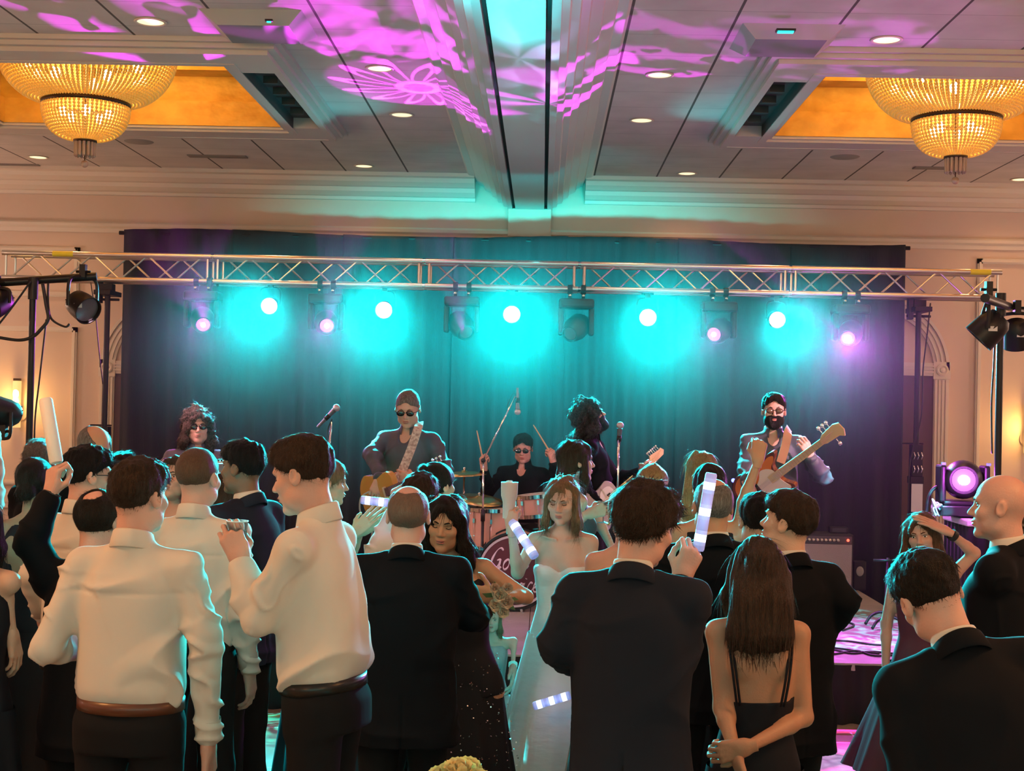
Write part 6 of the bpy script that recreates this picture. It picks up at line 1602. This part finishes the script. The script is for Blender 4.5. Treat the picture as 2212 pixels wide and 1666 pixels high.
def strap(key, pts, m, label, w=0.03, patt=None):
    mb = MB(); q = catmull(pts, 6); vs = []
    for i, p in enumerate(q):
        d = (q[min(i + 1, len(q) - 1)] - q[max(i - 1, 0)]).normalized(); s_ = d.cross(Vector((0, -1, 0))).normalized()
        for u, o_ in ((-w, 0), (w, 0), (w, 0.006), (-w, 0.006)): vs.append(p + s_ * u + Vector((0, -o_, 0)))
    n1 = len(q); fs = [(i * 4 + k, i * 4 + (k + 1) % 4, (i + 1) * 4 + (k + 1) % 4, (i + 1) * 4 + k) for i in range(n1 - 1) for k in range(4)]
    o = mb.add(vs, fs).build('guitar_strap', m); return tag(o, label, 'guitar strap')
Yg = PEOPLE['guitar']['Y']
o = strap('guitar', [P(906, 912, Yg - .03), P(903, 925, Yg - .16), P(890, 965, Yg - .21), P(872, 1010, Yg - .26), P(858, 1040, Yg - .30)], mat('patterned_strap', (0.32, 0.22, 0.20), 0.6, vary=(60, (0.65, 0.55, 0.5), (1, 1, 1))), 'brown and cream patterned guitar strap across the bowing guitarist', 0.028)
Yg = PEOPLE['bass']['Y']
strap('bass', [P(1705, 925, Yg - .03), P(1702, 935, Yg - .16), P(1696, 965, Yg - .20), P(1686, 1000, Yg - .26)], mat('tan_suede', (0.20, 0.11, 0.05), 0.85), 'wide brown suede strap on the bearded bassist', 0.030)

# ------------------------------------------------------------------ drum kit
DW = mat('drum_shell', (0.62, 0.36, 0.26), 0.4, coat=0.3); SKINW = mat('drum_head', (0.75, 0.7, 0.68), 0.5)
def drum(c, r, h, label, name='tom_drum', R=None, lugs=8, shell=None, legs=0, stand=True):
    t = thing(name, c, label, 'drum', 'drum kit'); R = R or Matrix.Identity(3)
    MB().lathe([(r, 0), (r, h)], rot=R, n=36, caps=False).build('shell', shell or DW, t, True)
    MB().lathe([(0.001, h + 0.004), (r - 0.006, h + 0.004)], rot=R, n=36, caps=False).build('batter_head', SKINW, t)
    for z in (0.0, h):
        MB().lathe([(r + 0.002, z - 0.016), (r + 0.010, z - 0.016), (r + 0.010, z + 0.014), (r - 0.003, z + 0.014)], rot=R, n=36, caps=False).build('hoop', CHROME, t, 'auto')
    for k in range(lugs):
        a = 2 * PI * k / lugs
        MB().tube([R @ Vector(((r + 0.012) * math.cos(a), (r + 0.012) * math.sin(a), 0.01)), R @ Vector(((r + 0.012) * math.cos(a), (r + 0.012) * math.sin(a), h - 0.01))], 0.004, 6).box(R @ Vector(((r + 0.012) * math.cos(a), (r + 0.012) * math.sin(a), h * 0.72)), (0.016, 0.016, 0.035), R).build('lug', CHROME, t)
    if legs or stand:
        zf = STAGE_H - c[2]
        if legs:
            for k in range(3):
                a = 2 * PI * k / 3 + 0.5; MB().tube([((r + 0.02) * math.cos(a), (r + 0.02) * math.sin(a), h * 0.6), ((r + 0.03) * math.cos(a), (r + 0.03) * math.sin(a), zf + 0.006)], 0.006, 6).build('leg', CHROME, t)
        else:
            MB().tube([(0, 0, -0.01), (0, 0, zf + 0.25)], 0.012, 8).build('stand_post', CHROME, t)
            for k in range(3):
                a = 2 * PI * k / 3; MB().tube([(0, 0, zf + 0.25), (0.25 * math.cos(a), 0.25 * math.sin(a), zf + 0.01)], 0.008, 6).build('leg', CHROME, t)
    return t
DY = 11.45
cF = P(1062, 1165, DY); floor_ = drum((cF.x, cF.y, P(1046, 1180, DY).z), 0.19, 0.30, 'wood-toned floor tom left of the bass drum', 'floor_tom', legs=1)
cS = P(1165, 1112, DY - 0.05); drum((cS.x, cS.y, cS.z), 0.17, 0.155, 'snare drum with chrome hoop right of the frosted cup', 'snare_drum', R=Matrix.Rotation(-0.12, 3, 'Y'))
# bass drum with the band's name
cB = P(1112, 1206, 10.9); Rb = 0.29
cB.z = STAGE_H + Rb + 0.02
t = thing('bass_drum', cB, 'bass drum with maroon front head lettered in white script', 'drum', 'drum kit')
RX = Matrix.Rotation(PI / 2, 3, 'X')
MB().lathe([(Rb, -0.38), (Rb, 0)], rot=RX, n=48, caps=False).build('shell', DW, t, True)
MB().lathe([(0.001, 0.004), (Rb - 0.012, 0.004)], rot=RX, n=48, caps=False).build('front_head', mat('maroon_head', (0.12, 0.018, 0.03), 0.45), t)
for z in (0.0, -0.38): MB().lathe([(Rb + 0.002, z - 0.022), (Rb + 0.014, z - 0.022), (Rb + 0.014, z + 0.016), (Rb - 0.004, z + 0.016)], rot=RX, n=48, caps=False).build('hoop', BLACKP, t, 'auto')
MB().lathe([(Rb - 0.030, 0.006), (Rb - 0.012, 0.006)], rot=RX, n=48, caps=False).build('white_ring', mat('white_paint', (0.8, 0.75, 0.78), 0.5), t)
for k in range(8):
    a = 2 * PI * k / 8 + 0.2
    MB().box(((Rb + 0.018) * math.cos(a), -0.0, (Rb + 0.018) * math.sin(a)), (0.03, 0.04, 0.018), Matrix.Rotation(-a, 3, 'Y')).build('claw', CHROME, t)
for s in (-1, 1): MB().tube([(s * 0.25, -0.02, -0.15), (s * 0.38, -0.12, STAGE_H - cB.z + 0.008)], 0.009, 8).build('spur', CHROME, t)
SCRIPT = {'G': [[(.80, .86), (.62, .98), (.36, .90), (.12, .58), (.06, .26), (.20, .02), (.46, .06), (.66, .30), (.72, .46), (.48, .44)], [(.72, .46), (.70, .20), (.60, -.20), (.38, -.30), (.34, -.14), (.62, .02), (.86, .14)]],
          'o': [[(.40, .46), (.16, .34), (.12, .12), (.28, .0), (.48, .12), (.50, .36), (.34, .46), (.52, .40), (.70, .42)]],
          'd': [[(.50, .40), (.28, .46), (.12, .24), (.20, .02), (.40, .06), (.54, .34), (.66, .98), (.52, .14), (.62, .0), (.78, .10)]],
          'S': [[(.74, .84), (.54, .98), (.32, .84), (.40, .62), (.58, .40), (.52, .10), (.26, .0), (.08, .16)]],
          'e': [[(.06, .16), (.36, .26), (.42, .42), (.26, .46), (.12, .26), (.18, .04), (.38, .0), (.60, .16)]],
          'r': [[(.06, .10), (.20, .46), (.26, .52), (.30, .40), (.44, .42), (.38, .12), (.46, .0), (.62, .12)]],
          'v': [[(.06, .36), (.18, .46), (.22, .20), (.30, .0), (.46, .20), (.50, .46), (.66, .40)]],
          'i': [[(.06, .20), (.22, .46), (.18, .10), (.28, .0), (.44, .14)], [(.30, .64), (.32, .67)]],
          'c': [[(.46, .40), (.30, .46), (.12, .26), (.18, .03), (.36, .0), (.56, .14)]]}
def script(word, x0, z0, size, adv, rot, lw):
    x = x0; made = []
    for ch in word:
        for st_ in SCRIPT[ch]:
            pts = []
            for u, v in catmull([(a, b, 0) for a, b in st_], 5) and [(p.x, p.y) for p in catmull([(a, b, 0) for a, b in st_], 5)]:
                px_, pz_ = u * size * 0.62 + v * size * 0.28, v * size
                xx = x + px_; pts.append((xx * math.cos(rot) - pz_ * math.sin(rot), -0.009, z0 + xx * math.sin(rot) + pz_ * math.cos(rot)))
            rr = [lw * (0.75 + 0.35 * math.sin(i * 0.5)) for i in range(len(pts))]
            mb = MB().tube(pts, rr, 6); mb.v = [(a, -0.0075 + (b + 0.009) * 0.25, c_) for a, b, c_ in mb.v]; made.append(mb)
        x += adv.get(ch, 0.5) * size
    al = MB()
    for mb in made: al.add(mb.v, mb.f)
    return al
WP = mat('script_white', (0.82, 0.70, 0.78), 0.5)
adv = {'G': .56, 'o': .38, 'd': .45, 'S': .48, 'e': .32, 'r': .32, 'v': .34, 'i': .26, 'c': .3}
script('Good', -0.20, 0.02, 0.17, adv, 0.10, 0.0085).build('lettering', WP, t, True)
script('Service', -0.19, -0.17, 0.16, adv, 0.10, 0.0080).build('lettering', WP, t, True)
def text(txt, size, loc, rot, m, parent, name='lettering', shear=0.0, extr=0.001):
    cu = bpy.data.curves.new(name, 'FONT'); cu.body = txt; cu.size = size; cu.extrude = extr; cu.align_x = 'CENTER'; cu.align_y = 'CENTER'; cu.shear = shear; cu.offset = size * 0.02
    o = bpy.data.objects.new(name, cu); COL.objects.link(o); o.parent = parent; o.location = loc; o.rotation_euler = rot; cu.materials.append(m)
    bpy.context.view_layer.update(); me = bpy.data.meshes.new_from_object(o); bpy.data.objects.remove(o)
    o = bpy.data.objects.new(name, me); COL.objects.link(o); o.parent = parent; o.location = loc; o.rotation_euler = rot
    if not me.materials: me.materials.append(m)
    return o
text('STAR', 0.042, (0.0, -0.008, Rb - 0.062), (PI / 2, 0, 0), WP, t)

def cymbal(c, r, tilt, label, dn=True):
    t = thing('cymbal', c, label, 'cymbal', 'cymbals of the drum kit')
    R = Matrix.Rotation(tilt[0], 3, 'X') @ Matrix.Rotation(tilt[1], 3, 'Y')
    MB().lathe([(0.001, 0.025), (0.02, 0.024), (0.035, 0.010), (r * 0.6, 0.004), (r, -0.012), (r, -0.014), (r * 0.6, 0.001), (0.035, 0.007), (0.001, 0.02)], rot=R, n=40, caps=False).build('bronze_plate', mat('cymbal_bronze', (0.62, 0.46, 0.22), 0.28, 0.95), t, True)
    MB().ball((0, 0, 0.04), 0.012, 8, 6).build('wing_nut', CHROME, t, True)
    zf = STAGE_H - c[2]
    MB().tube([(0, 0, 0.035), (0, 0, zf + 0.3)], 0.009, 8).build('stand_post', CHROME, t, True)
    for k in range(3):
        a = 2 * PI * k / 3 + 0.6; MB().tube([(0, 0, zf + 0.3), (0.24 * math.cos(a), 0.24 * math.sin(a), zf + 0.01)], 0.008, 6).build('leg', CHROME, t, True)
cymbal(P(1035, 1077, 11.6), 0.20, (0.18, 0.10), 'teal-lit cymbal over the floor tom')
cymbal(P(1003, 1022, 11.9), 0.19, (0.05, -0.05), 'thin cymbal seen edge-on left of the boom stand')
# sticks in the drummer's hands
for (a, b, lb, q) in (((1047, 1012), (1030, 930), 'drum stick held upright in the hand left of the drummer', 'r'), ((1193, 985), (1152, 918), 'pale drum stick raised right of the drummer', 'l')):
    Yd = PEOPLE['drums']['hand'](q).y
    A_, B_ = P(*a, Yd), P(*b, Yd); o = MB().tube([A_ - (B_ - A_) * 0.2, A_, B_ - (B_ - A_) * 0.08, B_], [0.008, 0.008, 0.0055, 0.004], 8).build('drum_stick', MAPLE, None, True); tag(o, lb, 'drum stick')

# ------------------------------------------------------------------ microphones and stands
def mic_stand(base, top, mic_at, micdir, label, boom=None):
    t = thing('microphone_stand', (base.x, base.y, STAGE_H), label, 'microphone stand')
    rel = lambda p: Vector(p) - Vector(t.location)
    MB().lathe([(0.001, 0.0), (0.13, 0.0), (0.13, 0.012), (0.02, 0.022), (0.001, 0.022)], n=28, caps=False).build('base', BLACK, t, 'auto')
    tp = rel(top); MB().tube([(0, 0, 0.02), (0, 0, tp.z * 0.62)], 0.0125, 10).build('lower_tube', BLACK, t, True)
    MB().tube([(0, 0, tp.z * 0.6), tp], 0.008, 8).build('upper_tube', CHROME, t, True)
    MB().tube([(0, 0, tp.z * 0.58), (0, 0, tp.z * 0.66)], 0.018, 10).build('clutch', BLACK, t, True)
    if boom: MB().tube([rel(boom[0]), rel(boom[1])], 0.007, 8).build('boom', CHROME, t, True); MB().ball(tp, 0.02, 8, 6).build('boom_joint', BLACK, t, True)
    d = Vector(micdir).normalized(); R = d.to_track_quat('Z', 'Y').to_matrix()
    m_ = thing('microphone', mic_at, label.replace('stand', 'microphone on stand') if False else 'microphone ' + label.split(' ', 1)[1] if False else 'microphone: ' + label, 'microphone')
    MB().lathe([(0.010, -0.17), (0.012, -0.10), (0.018, -0.01), (0.020, 0)], rot=R, n=16).build('handle', mat('mic_grey', (0.12, 0.12, 0.14), 0.4, 0.5), m_, 'auto')
    MB().ball((d * 0.022), 0.026, 14, 10).build('grille', mat('mic_grille', (0.45, 0.42, 0.45), 0.45, 0.6), m_, True)
    MB().tube([d * -0.09, d * -0.05], 0.017, 10).build('clip', BLACK, m_, True)
    return t, m_
Ym = 9.9
t, m_ = mic_stand(P(700, 1080, Ym), P(716, 912, Ym), P(722, 886, Ym), (0.65, 0, 0.7), 'stand at stage left before the dark drape')
m_['label'] = 'silver-headed vocal microphone left of the bowing guitarist'; t['label'] = 'slim microphone stand left of the bowing guitarist'
cb = catmull([P(718, 905, Ym), P(708, 930, Ym), P(712, 960, Ym), P(700, 1000, Ym), P(705, 1060, Ym)], 5)
tag(MB().tube(cb, 0.004, 6).build('microphone_cable', BLACKP, None, True), 'thin cable looping down the left microphone stand', 'cable')
t, m_ = mic_stand(P(1334, 1100, Ym), P(1336, 950, Ym), P(1339, 926, Ym), (0.05, -0.1, 1), 'stand')
m_['label'] = 'vocal microphone pointing up in front of the curly-haired singer'; t['label'] = 'upright microphone stand in front of the curly-haired singer'
t, m_ = mic_stand(P(1043, 1120, 11.2), P(1044, 995, 11.2), P(1118, 884, 11.2), (0.02, 0, -1), 'stand', boom=(P(1040, 1003, 11.2), P(1113, 856, 11.2)))
m_['label'] = 'small overhead microphone hanging from the boom above the drums'; t['label'] = 'boom microphone stand slanting up over the drum kit'
tag(MB().tube(catmull([P(1095, 880, 11.2), P(1100, 866, 11.2), P(1108, 851, 11.2), P(1116, 856, 11.2), P(1117, 876, 11.2)], 5), 0.003, 6).build('microphone_cable', BLACKP, None, True), 'thin cable curling over the top of the drum boom', 'cable')

# ------------------------------------------------------------------ keyboard
kp = P(440, 1012, PEOPLE['keys']['Y'] - 0.50)
t = thing('stage_keyboard', kp, 'stage keyboard with teal-lit top in front of the long-haired player', 'keyboard', rz=0.15)
MB().bbox((-0.30, -0.13, -0.04), (0.30, 0.13, 0.04)).build('case', mat('kb_case', (0.25, 0.25, 0.28), 0.3), t, bevel=0.006)
ky = MB()
for k in range(28): ky.bbox((-0.28 + k * 0.02, 0.0, 0.04), (-0.262 + k * 0.02, 0.12, 0.052))
ky.build('white_key', mat('key_white', (0.8, 0.8, 0.8), 0.3), t)
kb = MB()
for k in range(27):
    if k % 7 not in (2, 6): kb.bbox((-0.267 + k * 0.02, 0.0, 0.05), (-0.256 + k * 0.02, 0.075, 0.062))
kb.build('black_key', BLACKP, t)
for k in range(6): MB().lathe([(0.001, 0.055), (0.010, 0.055), (0.012, 0.04)], (-0.24 + k * 0.05, -0.07, 0), n=12, caps=False).build('knob', CHROME, t, True)
zf = STAGE_H - kp.z
for a, b in (((-0.22, -0.1, -0.04), (0.22, 0.1, zf + 0.01)), ((0.22, -0.1, -0.04), (-0.22, 0.1, zf + 0.01))): MB().tube([a, b], 0.014, 8).build('stand_leg', BLACK, t)

# ------------------------------------------------------------------ amplifier and things on the stage
YA = 12.5
p0, p1 = P(1742, 1272, YA), P(1844, 1155, YA)
aw = p1.x - P(1722, 1272, YA).x + 0.0; cx_ = p1.x - aw / 2; ah = p1.z - STAGE_H
t = thing('guitar_amplifier', (cx_, YA, STAGE_H), 'grey-fronted guitar amplifier with red pilot lamp by the drape', 'amplifier')
MB().bbox((-aw / 2, 0, 0.015), (aw / 2, 0.27, ah)).build('cabinet', mat('tolex', (0.03, 0.03, 0.032), 0.7), t, bevel=0.012)
MB().bbox((-aw / 2 + 0.015, -0.012, 0.04), (aw / 2 - 0.015, 0.0, ah - 0.09)).build('grille_cloth', mat('silver_cloth', (0.42, 0.38, 0.40), 0.8, bump=(150, 0.5, (1, 1, 1))), t)
MB().bbox((-aw / 2 + 0.015, -0.006, ah - 0.085), (aw / 2 - 0.015, 0.0, ah - 0.02)).build('control_panel', mat('panel_grey', (0.10, 0.09, 0.10), 0.4), t)
for k in range(9): MB().lathe([(0.001, 0.03), (0.011, 0.03), (0.014, 0.0)], (-aw / 2 + 0.06 + k * 0.036, -0.006, ah - 0.053), RX, 12, False).build('knob', mat('knob_silver', (0.7, 0.65, 0.6), 0.3, 0.6), t, True)
MB().ball((aw / 2 - 0.05, -0.012, ah - 0.052), 0.012, 10, 8).build('pilot_lamp', mat('red_lamp', (1, 0.05, 0.02), 0.3, emit=(1.0, 0.06, 0.03), estr=6), t, True)
for sx_ in (-1, 1): MB().bbox((sx_ * (aw / 2 - 0.05) - 0.02, 0.02, 0), (sx_ * (aw / 2 - 0.05) + 0.02, 0.06, 0.016)).build('foot', BLACKP, t)
bx = P(1812, 1147, YA + 0.1)
t = thing('effects_box', (bx.x, YA + 0.13, p1.z), 'small black box lying on top of the amplifier', 'box')
MB().bbox((-0.08, -0.05, 0.0), (0.08, 0.05, 0.055)).build('case', BLACKP, t, bevel=0.006)
MB().bbox((-0.06, -0.052, 0.012), (0.06, -0.05, 0.045)).build('face_plate', mat('grey_plate', (0.06, 0.06, 0.065), 0.3), t)
# leaning grey monitor wedge in front of the amp
YW = 11.0
q0, q1 = P(1800, 1350, YW), P(1838, 1263, YW)
t = thing('stage_monitor', (q1.x - 0.17, YW, STAGE_H), 'grey slanted stage monitor in front of the amplifier', 'speaker')
hw = q1.z - STAGE_H
MB().prism([(0, 0), (0.30, 0), (0.30, hw), (0.16, hw)], -0.17, 0.17, 'yz').build('cabinet', mat('monitor_grey', (0.30, 0.28, 0.32), 0.5), t, bevel=0.008)
MB().bbox((-0.15, 0.12, hw), (0.15, 0.28, hw + 0.012)).build('top_edge', mat('pale_edge', (0.55, 0.55, 0.65), 0.4), t)
MB().tube(catmull([(0.10, 0.02, 0.05), (0.06, 0.03, 0.16), (0.02, 0.06, 0.22), (-0.04, 0.05, 0.25)], 4), 0.006, 6).build('power_cord', BLACKP, t, True)
# small black stand-lamp with round emblem beside the amp
sb = P(1857, 1272, 12.7)
t = thing('power_box', (sb.x, 12.7, STAGE_H), 'narrow black box with round pale emblem beside the amplifier', 'box')
MB().bbox((-0.055, 0, 0), (0.055, 0.1, 0.26)).build('case', BLACKP, t, bevel=0.008)
MB().lathe([(0.001, 0.004), (0.018, 0.004), (0.03, 0.004), (0.034, 0)], (0, 0.0, 0.17), RX @ Matrix.Scale(1.3, 3, Vector((0, 1, 0))), 20, False).build('emblem', mat('pale_emblem', (0.45, 0.42, 0.42), 0.5), t, True)
# guitar stand feet on the right
gs = P(1905, 1335, 10.6)
t = thing('guitar_stand', (gs.x + 0.05, 10.6, STAGE_H), 'black tubular guitar stand on the stage behind the long-haired woman', 'stand')
for y in (-0.12, 0.1): MB().tube(catmull([(-0.16, y - 0.05, 0.012), (-0.10, y, 0.07), (0.0, y + 0.02, 0.09), (0.16, y - 0.02, 0.012)], 5), 0.011, 8).build('leg', BLACK, t, True)
MB().tube([(0.0, -0.1, 0.09), (0.0, 0.12, 0.09), (0.02, 0.14, 0.5)], 0.011, 8).build('neck_post', BLACK, t, True)
MB().tube([(-0.09, 0.13, 0.48), (0.11, 0.13, 0.48)], 0.010, 8).build('neck_cradle', BLACK, t, True)
# cables
rnd = random.Random(11)
for i, (pts, lb) in enumerate((([(1776, 1398), (1820, 1402), (1860, 1408), (1900, 1412)], 'black cable running along the stage front, farther strand'),
                               ([(1776, 1408), (1800, 1404), (1840, 1412), (1880, 1408), (1930, 1412)], 'black cable in the tangle at the stage front, middle strand'),
                               ([(1776, 1415), (1810, 1412), (1850, 1406), (1890, 1417), (1940, 1414)], 'black cable in the tangle at the stage front, nearest strand'),
                               ([(1800, 1350), (1830, 1345), (1845, 1352), (1820, 1362)], 'thin cable curling out of the stage monitor'),
                               ([(1776, 1383), (1830, 1385), (1880, 1392), (1920, 1394)], 'thin cable crossing the stage right of the suited man'))):
    pp = [PZ(x, y, STAGE_H + 0.008) for x, y in pts]
    tag(MB().tube(catmull(pp, 6), 0.007, 6).build('cable', BLACKP, None, True), lb, 'cable')
gc = catmull([P(798, 1062, 9.1), P(780, 1075, 9.1), P(778, 1105, 9.1), P(792, 1120, 9.1), P(806, 1105, 9.3), P(800, 1200, 9.3)], 6)
tag(MB().tube(gc, 0.006, 6).build('guitar_cable', mat('grey_cable', (0.35, 0.33, 0.33), 0.5), None, True), 'grey cable looping out of the gold-brown guitar', 'cable')
b = P(1584, 1038, 12.6)
t = thing('pedal_light', b, 'tiny blue pilot light left of the bassist', 'light')
MB().ball((0, 0, 0), 0.018, 10, 8).build('bulb', mat('blue_led', (0.1, 0.1, 1), 0.3, emit=(0.06, 0.08, 1.0), estr=12), t, True)
MB().tube([(0, 0.02, 0), (0, 0.02, STAGE_H - b.z)], 0.008, 8).build('post', BLACK, t)

# ------------------------------------------------------------------ moving head on its cased table at the right
YT = 9.9
tl = P(2062, 1120, YT); tr_ = P(2235, 1120, YT); tz = P(2100, 1117, YT).z
t = thing('control_table', ((tl.x + tr_.x) / 2, YT, 0), 'black-skirted table with white cloth top under the magenta moving head', 'table')
w_ = (tr_.x - tl.x) / 2
MB().bbox((-w_, -0.3, tz - 0.045), (w_, 0.3, tz)).build('cloth_top', mat('white_cloth', (0.62, 0.58, 0.62), 0.8), t, bevel=0.01)
sk = MB()
for x0, y0, x1, y1 in ((-w_ + .01, -0.29, w_ - .01, -0.29), (-w_ + .01, 0.29, -w_ + .01, -0.29), (w_ - .01, -0.29, w_ - .01, 0.29)):
    L_ = math.hypot(x1 - x0, y1 - y0); nn = int(L_ / 0.015); vs = []
    for z, am in ((0.005, 0.016), (tz - 0.045, 0.003)):
        for i in range(nn + 1): s = i / nn; q = am * math.sin(i * 1.1); vs.append((x0 + (x1 - x0) * s + q * (y1 - y0) / L_, y0 + (y1 - y0) * s - q * (x1 - x0) / L_, z))
    sk.add(vs, [(i, i + 1, nn + 2 + i, nn + 1 + i) for i in range(nn)])
sk.build('table_skirt', mat('skirt_cloth', (0.012, 0.012, 0.014), 0.9), t, True)
PUR = mat('mover_shell', (0.02, 0.018, 0.024), 0.35)
mb_ = P(2078, 1112, YT - 0.02)
t = thing('moving_head_light', (mb_.x, YT - 0.02, tz), 'large moving head light blazing magenta on the table at the right', 'stage light')
MB().bbox((-0.18, -0.14, 0.012), (0.18, 0.14, 0.085)).bbox((-0.155, -0.12, 0.085), (0.155, 0.12, 0.115)).build('base', PUR, t, bevel=0.01)
for s in (-1, 1): MB().bbox((s * 0.15 - 0.022, -0.07, 0.10), (s * 0.15 + 0.022, 0.07, 0.36)).build('yoke_arm', PUR, t, bevel=0.015)
lp_ = P(2083, 1038, YT - 0.18) - Vector(t.location); hc_ = Vector((0, 0, 0.26)); dd = (lp_ - hc_).normalized(); Rm = dd.to_track_quat('Z', 'Y').to_matrix()
MB().lathe([(0.001, -0.12), (0.09, -0.12), (0.13, -0.06), (0.135, 0.04), (0.12, 0.11), (0.095, 0.14), (0.085, 0.14), (0.08, 0.12)], hc_, Rm, 28, False).build('head', PUR, t, 'auto')
MB().lathe([(0.001, 0.128), (0.078, 0.124)], hc_, Rm, 24, False).build('lens', PLENS, t, True)
MB().ball(hc_ + dd * 0.135, 0.034, 14, 10, (1.2, 1, 1)).build('lit_core', MATS['magenta_core'], t, True)
for s in (-1, 1): MB().box((s * 0.155, -0.075, 0.37), (0.03, 0.02, 0.02)).build('handle', mat('teal_glint', (0.3, 0.7, 0.75), 0.2), t, bevel=0.004)
lamp('SPOT', 'mover_lamp', Vector(t.location) + hc_ + dd * 0.19, MAG, 75, Vector(t.location) + hc_ + dd * 1.2 + Vector((0, 0, 0.1)), 0.03, 2.6, 1.0)
lamp('POINT', 'mover_spill_lamp', Vector(t.location) + hc_ + dd * 0.45, MAG, 16, size=0.05)
t = thing('lighting_console', (mb_.x + 0.40, YT + 0.03, tz), 'low black console beside the magenta moving head', 'console')
MB().prism([(-0.15, 0), (0.15, 0), (0.15, 0.09), (-0.15, 0.05)], -0.14, 0.14, 'yz').build('case', BLACKP, t, bevel=0.006)
for k in range(6): MB().box((-0.11 + 0.045 * k, -0.04, 0.072), (0.012, 0.03, 0.016)).build('fader', CHROME, t)
t = thing('cable_bundle', (mb_.x - 0.20, YT - 0.12, tz), 'glinting bundle of cable and plugs at the table\'s left end', 'cable')
cbm = MB()
for k in range(6):
    a = k; cbm.tube(catmull([(0.02 * math.cos(a), 0.02 * math.sin(a), 0.01), (-0.03, 0.03 * math.cos(a * 2), 0.04 + 0.012 * k), (0.03 * math.sin(a), 0.0, 0.07 + 0.01 * k), (0.05, 0.02, 0.02)], 5), 0.006, 6)
cbm.build('cord', mat('pale_cord', (0.5, 0.55, 0.6), 0.3), t, True)
tag(MB().tube(catmull([P(2048, 1052, YT), P(2030, 1050, YT), P(2012, 1062, YT), P(2003, 1090, YT), P(2000, 1140, YT)], 6), 0.012, 8).build('power_cable', BLACKP, None, True), 'thick black cable arching from the magenta moving head to the truss stand', 'cable')

# cables on the light stands
for pts, Yc, r_, lb in ((([(92, 612), (100, 660), (104, 690), (88, 712), (70, 728), (40, 735), (-10, 728)]), 9.5, 0.012, 'thick black cable hanging off the left T-bar and swinging to the edge'),
                        (([(66, 608), (40, 645), (10, 685), (-12, 712)]), 9.55, 0.007, 'thin cable slanting down left from the T-bar joint'),
                        (([(104, 612), (104, 660), (112, 690), (140, 706), (150, 700)]), 9.52, 0.008, 'cable drooping to the par light on the left T-bar'),
                        (([(100, 690), (92, 760), (84, 830), (76, 900), (74, 960)]), 9.55, 0.006, 'thin cable running down beside the left light stand'),
                        (([(196, 610), (206, 680), (214, 760), (222, 830)]), 10.4, 0.004, 'thin cable strung from the T-bar to the truss stand'),
                        (([(2132, 650), (2120, 690), (2128, 720), (2142, 740)]), 8.9, 0.010, 'black cable looped round the left lamp of the right T-bar'),
                        (([(2150, 700), (2147, 780), (2142, 870), (2143, 980)]), 9.2, 0.006, 'thin cable running down beside the right light stand'),
                        (([(2010, 655), (2002, 730), (1994, 800), (1990, 900), (1966, 1000), (1962, 1110)]), 11.6, 0.006, 'thin cable hanging down beside the right truss stand')):
    tag(MB().tube(catmull([P(x, y, Yc) for x, y in pts], 6), r_, 6).build('cable', BLACKP, None, True), lb, 'cable')

# sequins on the hips of the black dress
sq = MB(); rr = random.Random(5); D_ = PEOPLE['darkwoman']
for k in range(240):
    a = rr.uniform(0.2, PI - 0.2); z = rr.uniform(0.55, 1.04); rx_ = (0.178 + 0.004) + max(0, 0.93 - z) * 0.13
    p = D_['Ul'](0, 0, 0); q = Vector(D_['Ul'](rx_ * 1.0 * math.cos(a), 0.147 * math.sin(a) + max(0, 0.93 - z) * 0.12 * math.sin(a), z))
    sq.box(q, (0.005, 0.002, 0.005), Matrix.Rotation(rr.uniform(0, 3), 3, 'Z') @ Matrix.Rotation(rr.uniform(0, 3), 3, 'X'))
o = sq.build('sequins', mat('sequin', (0.8, 0.75, 0.78), 0.15, 1.0), D_['root']); o['kind'] = 'stuff'
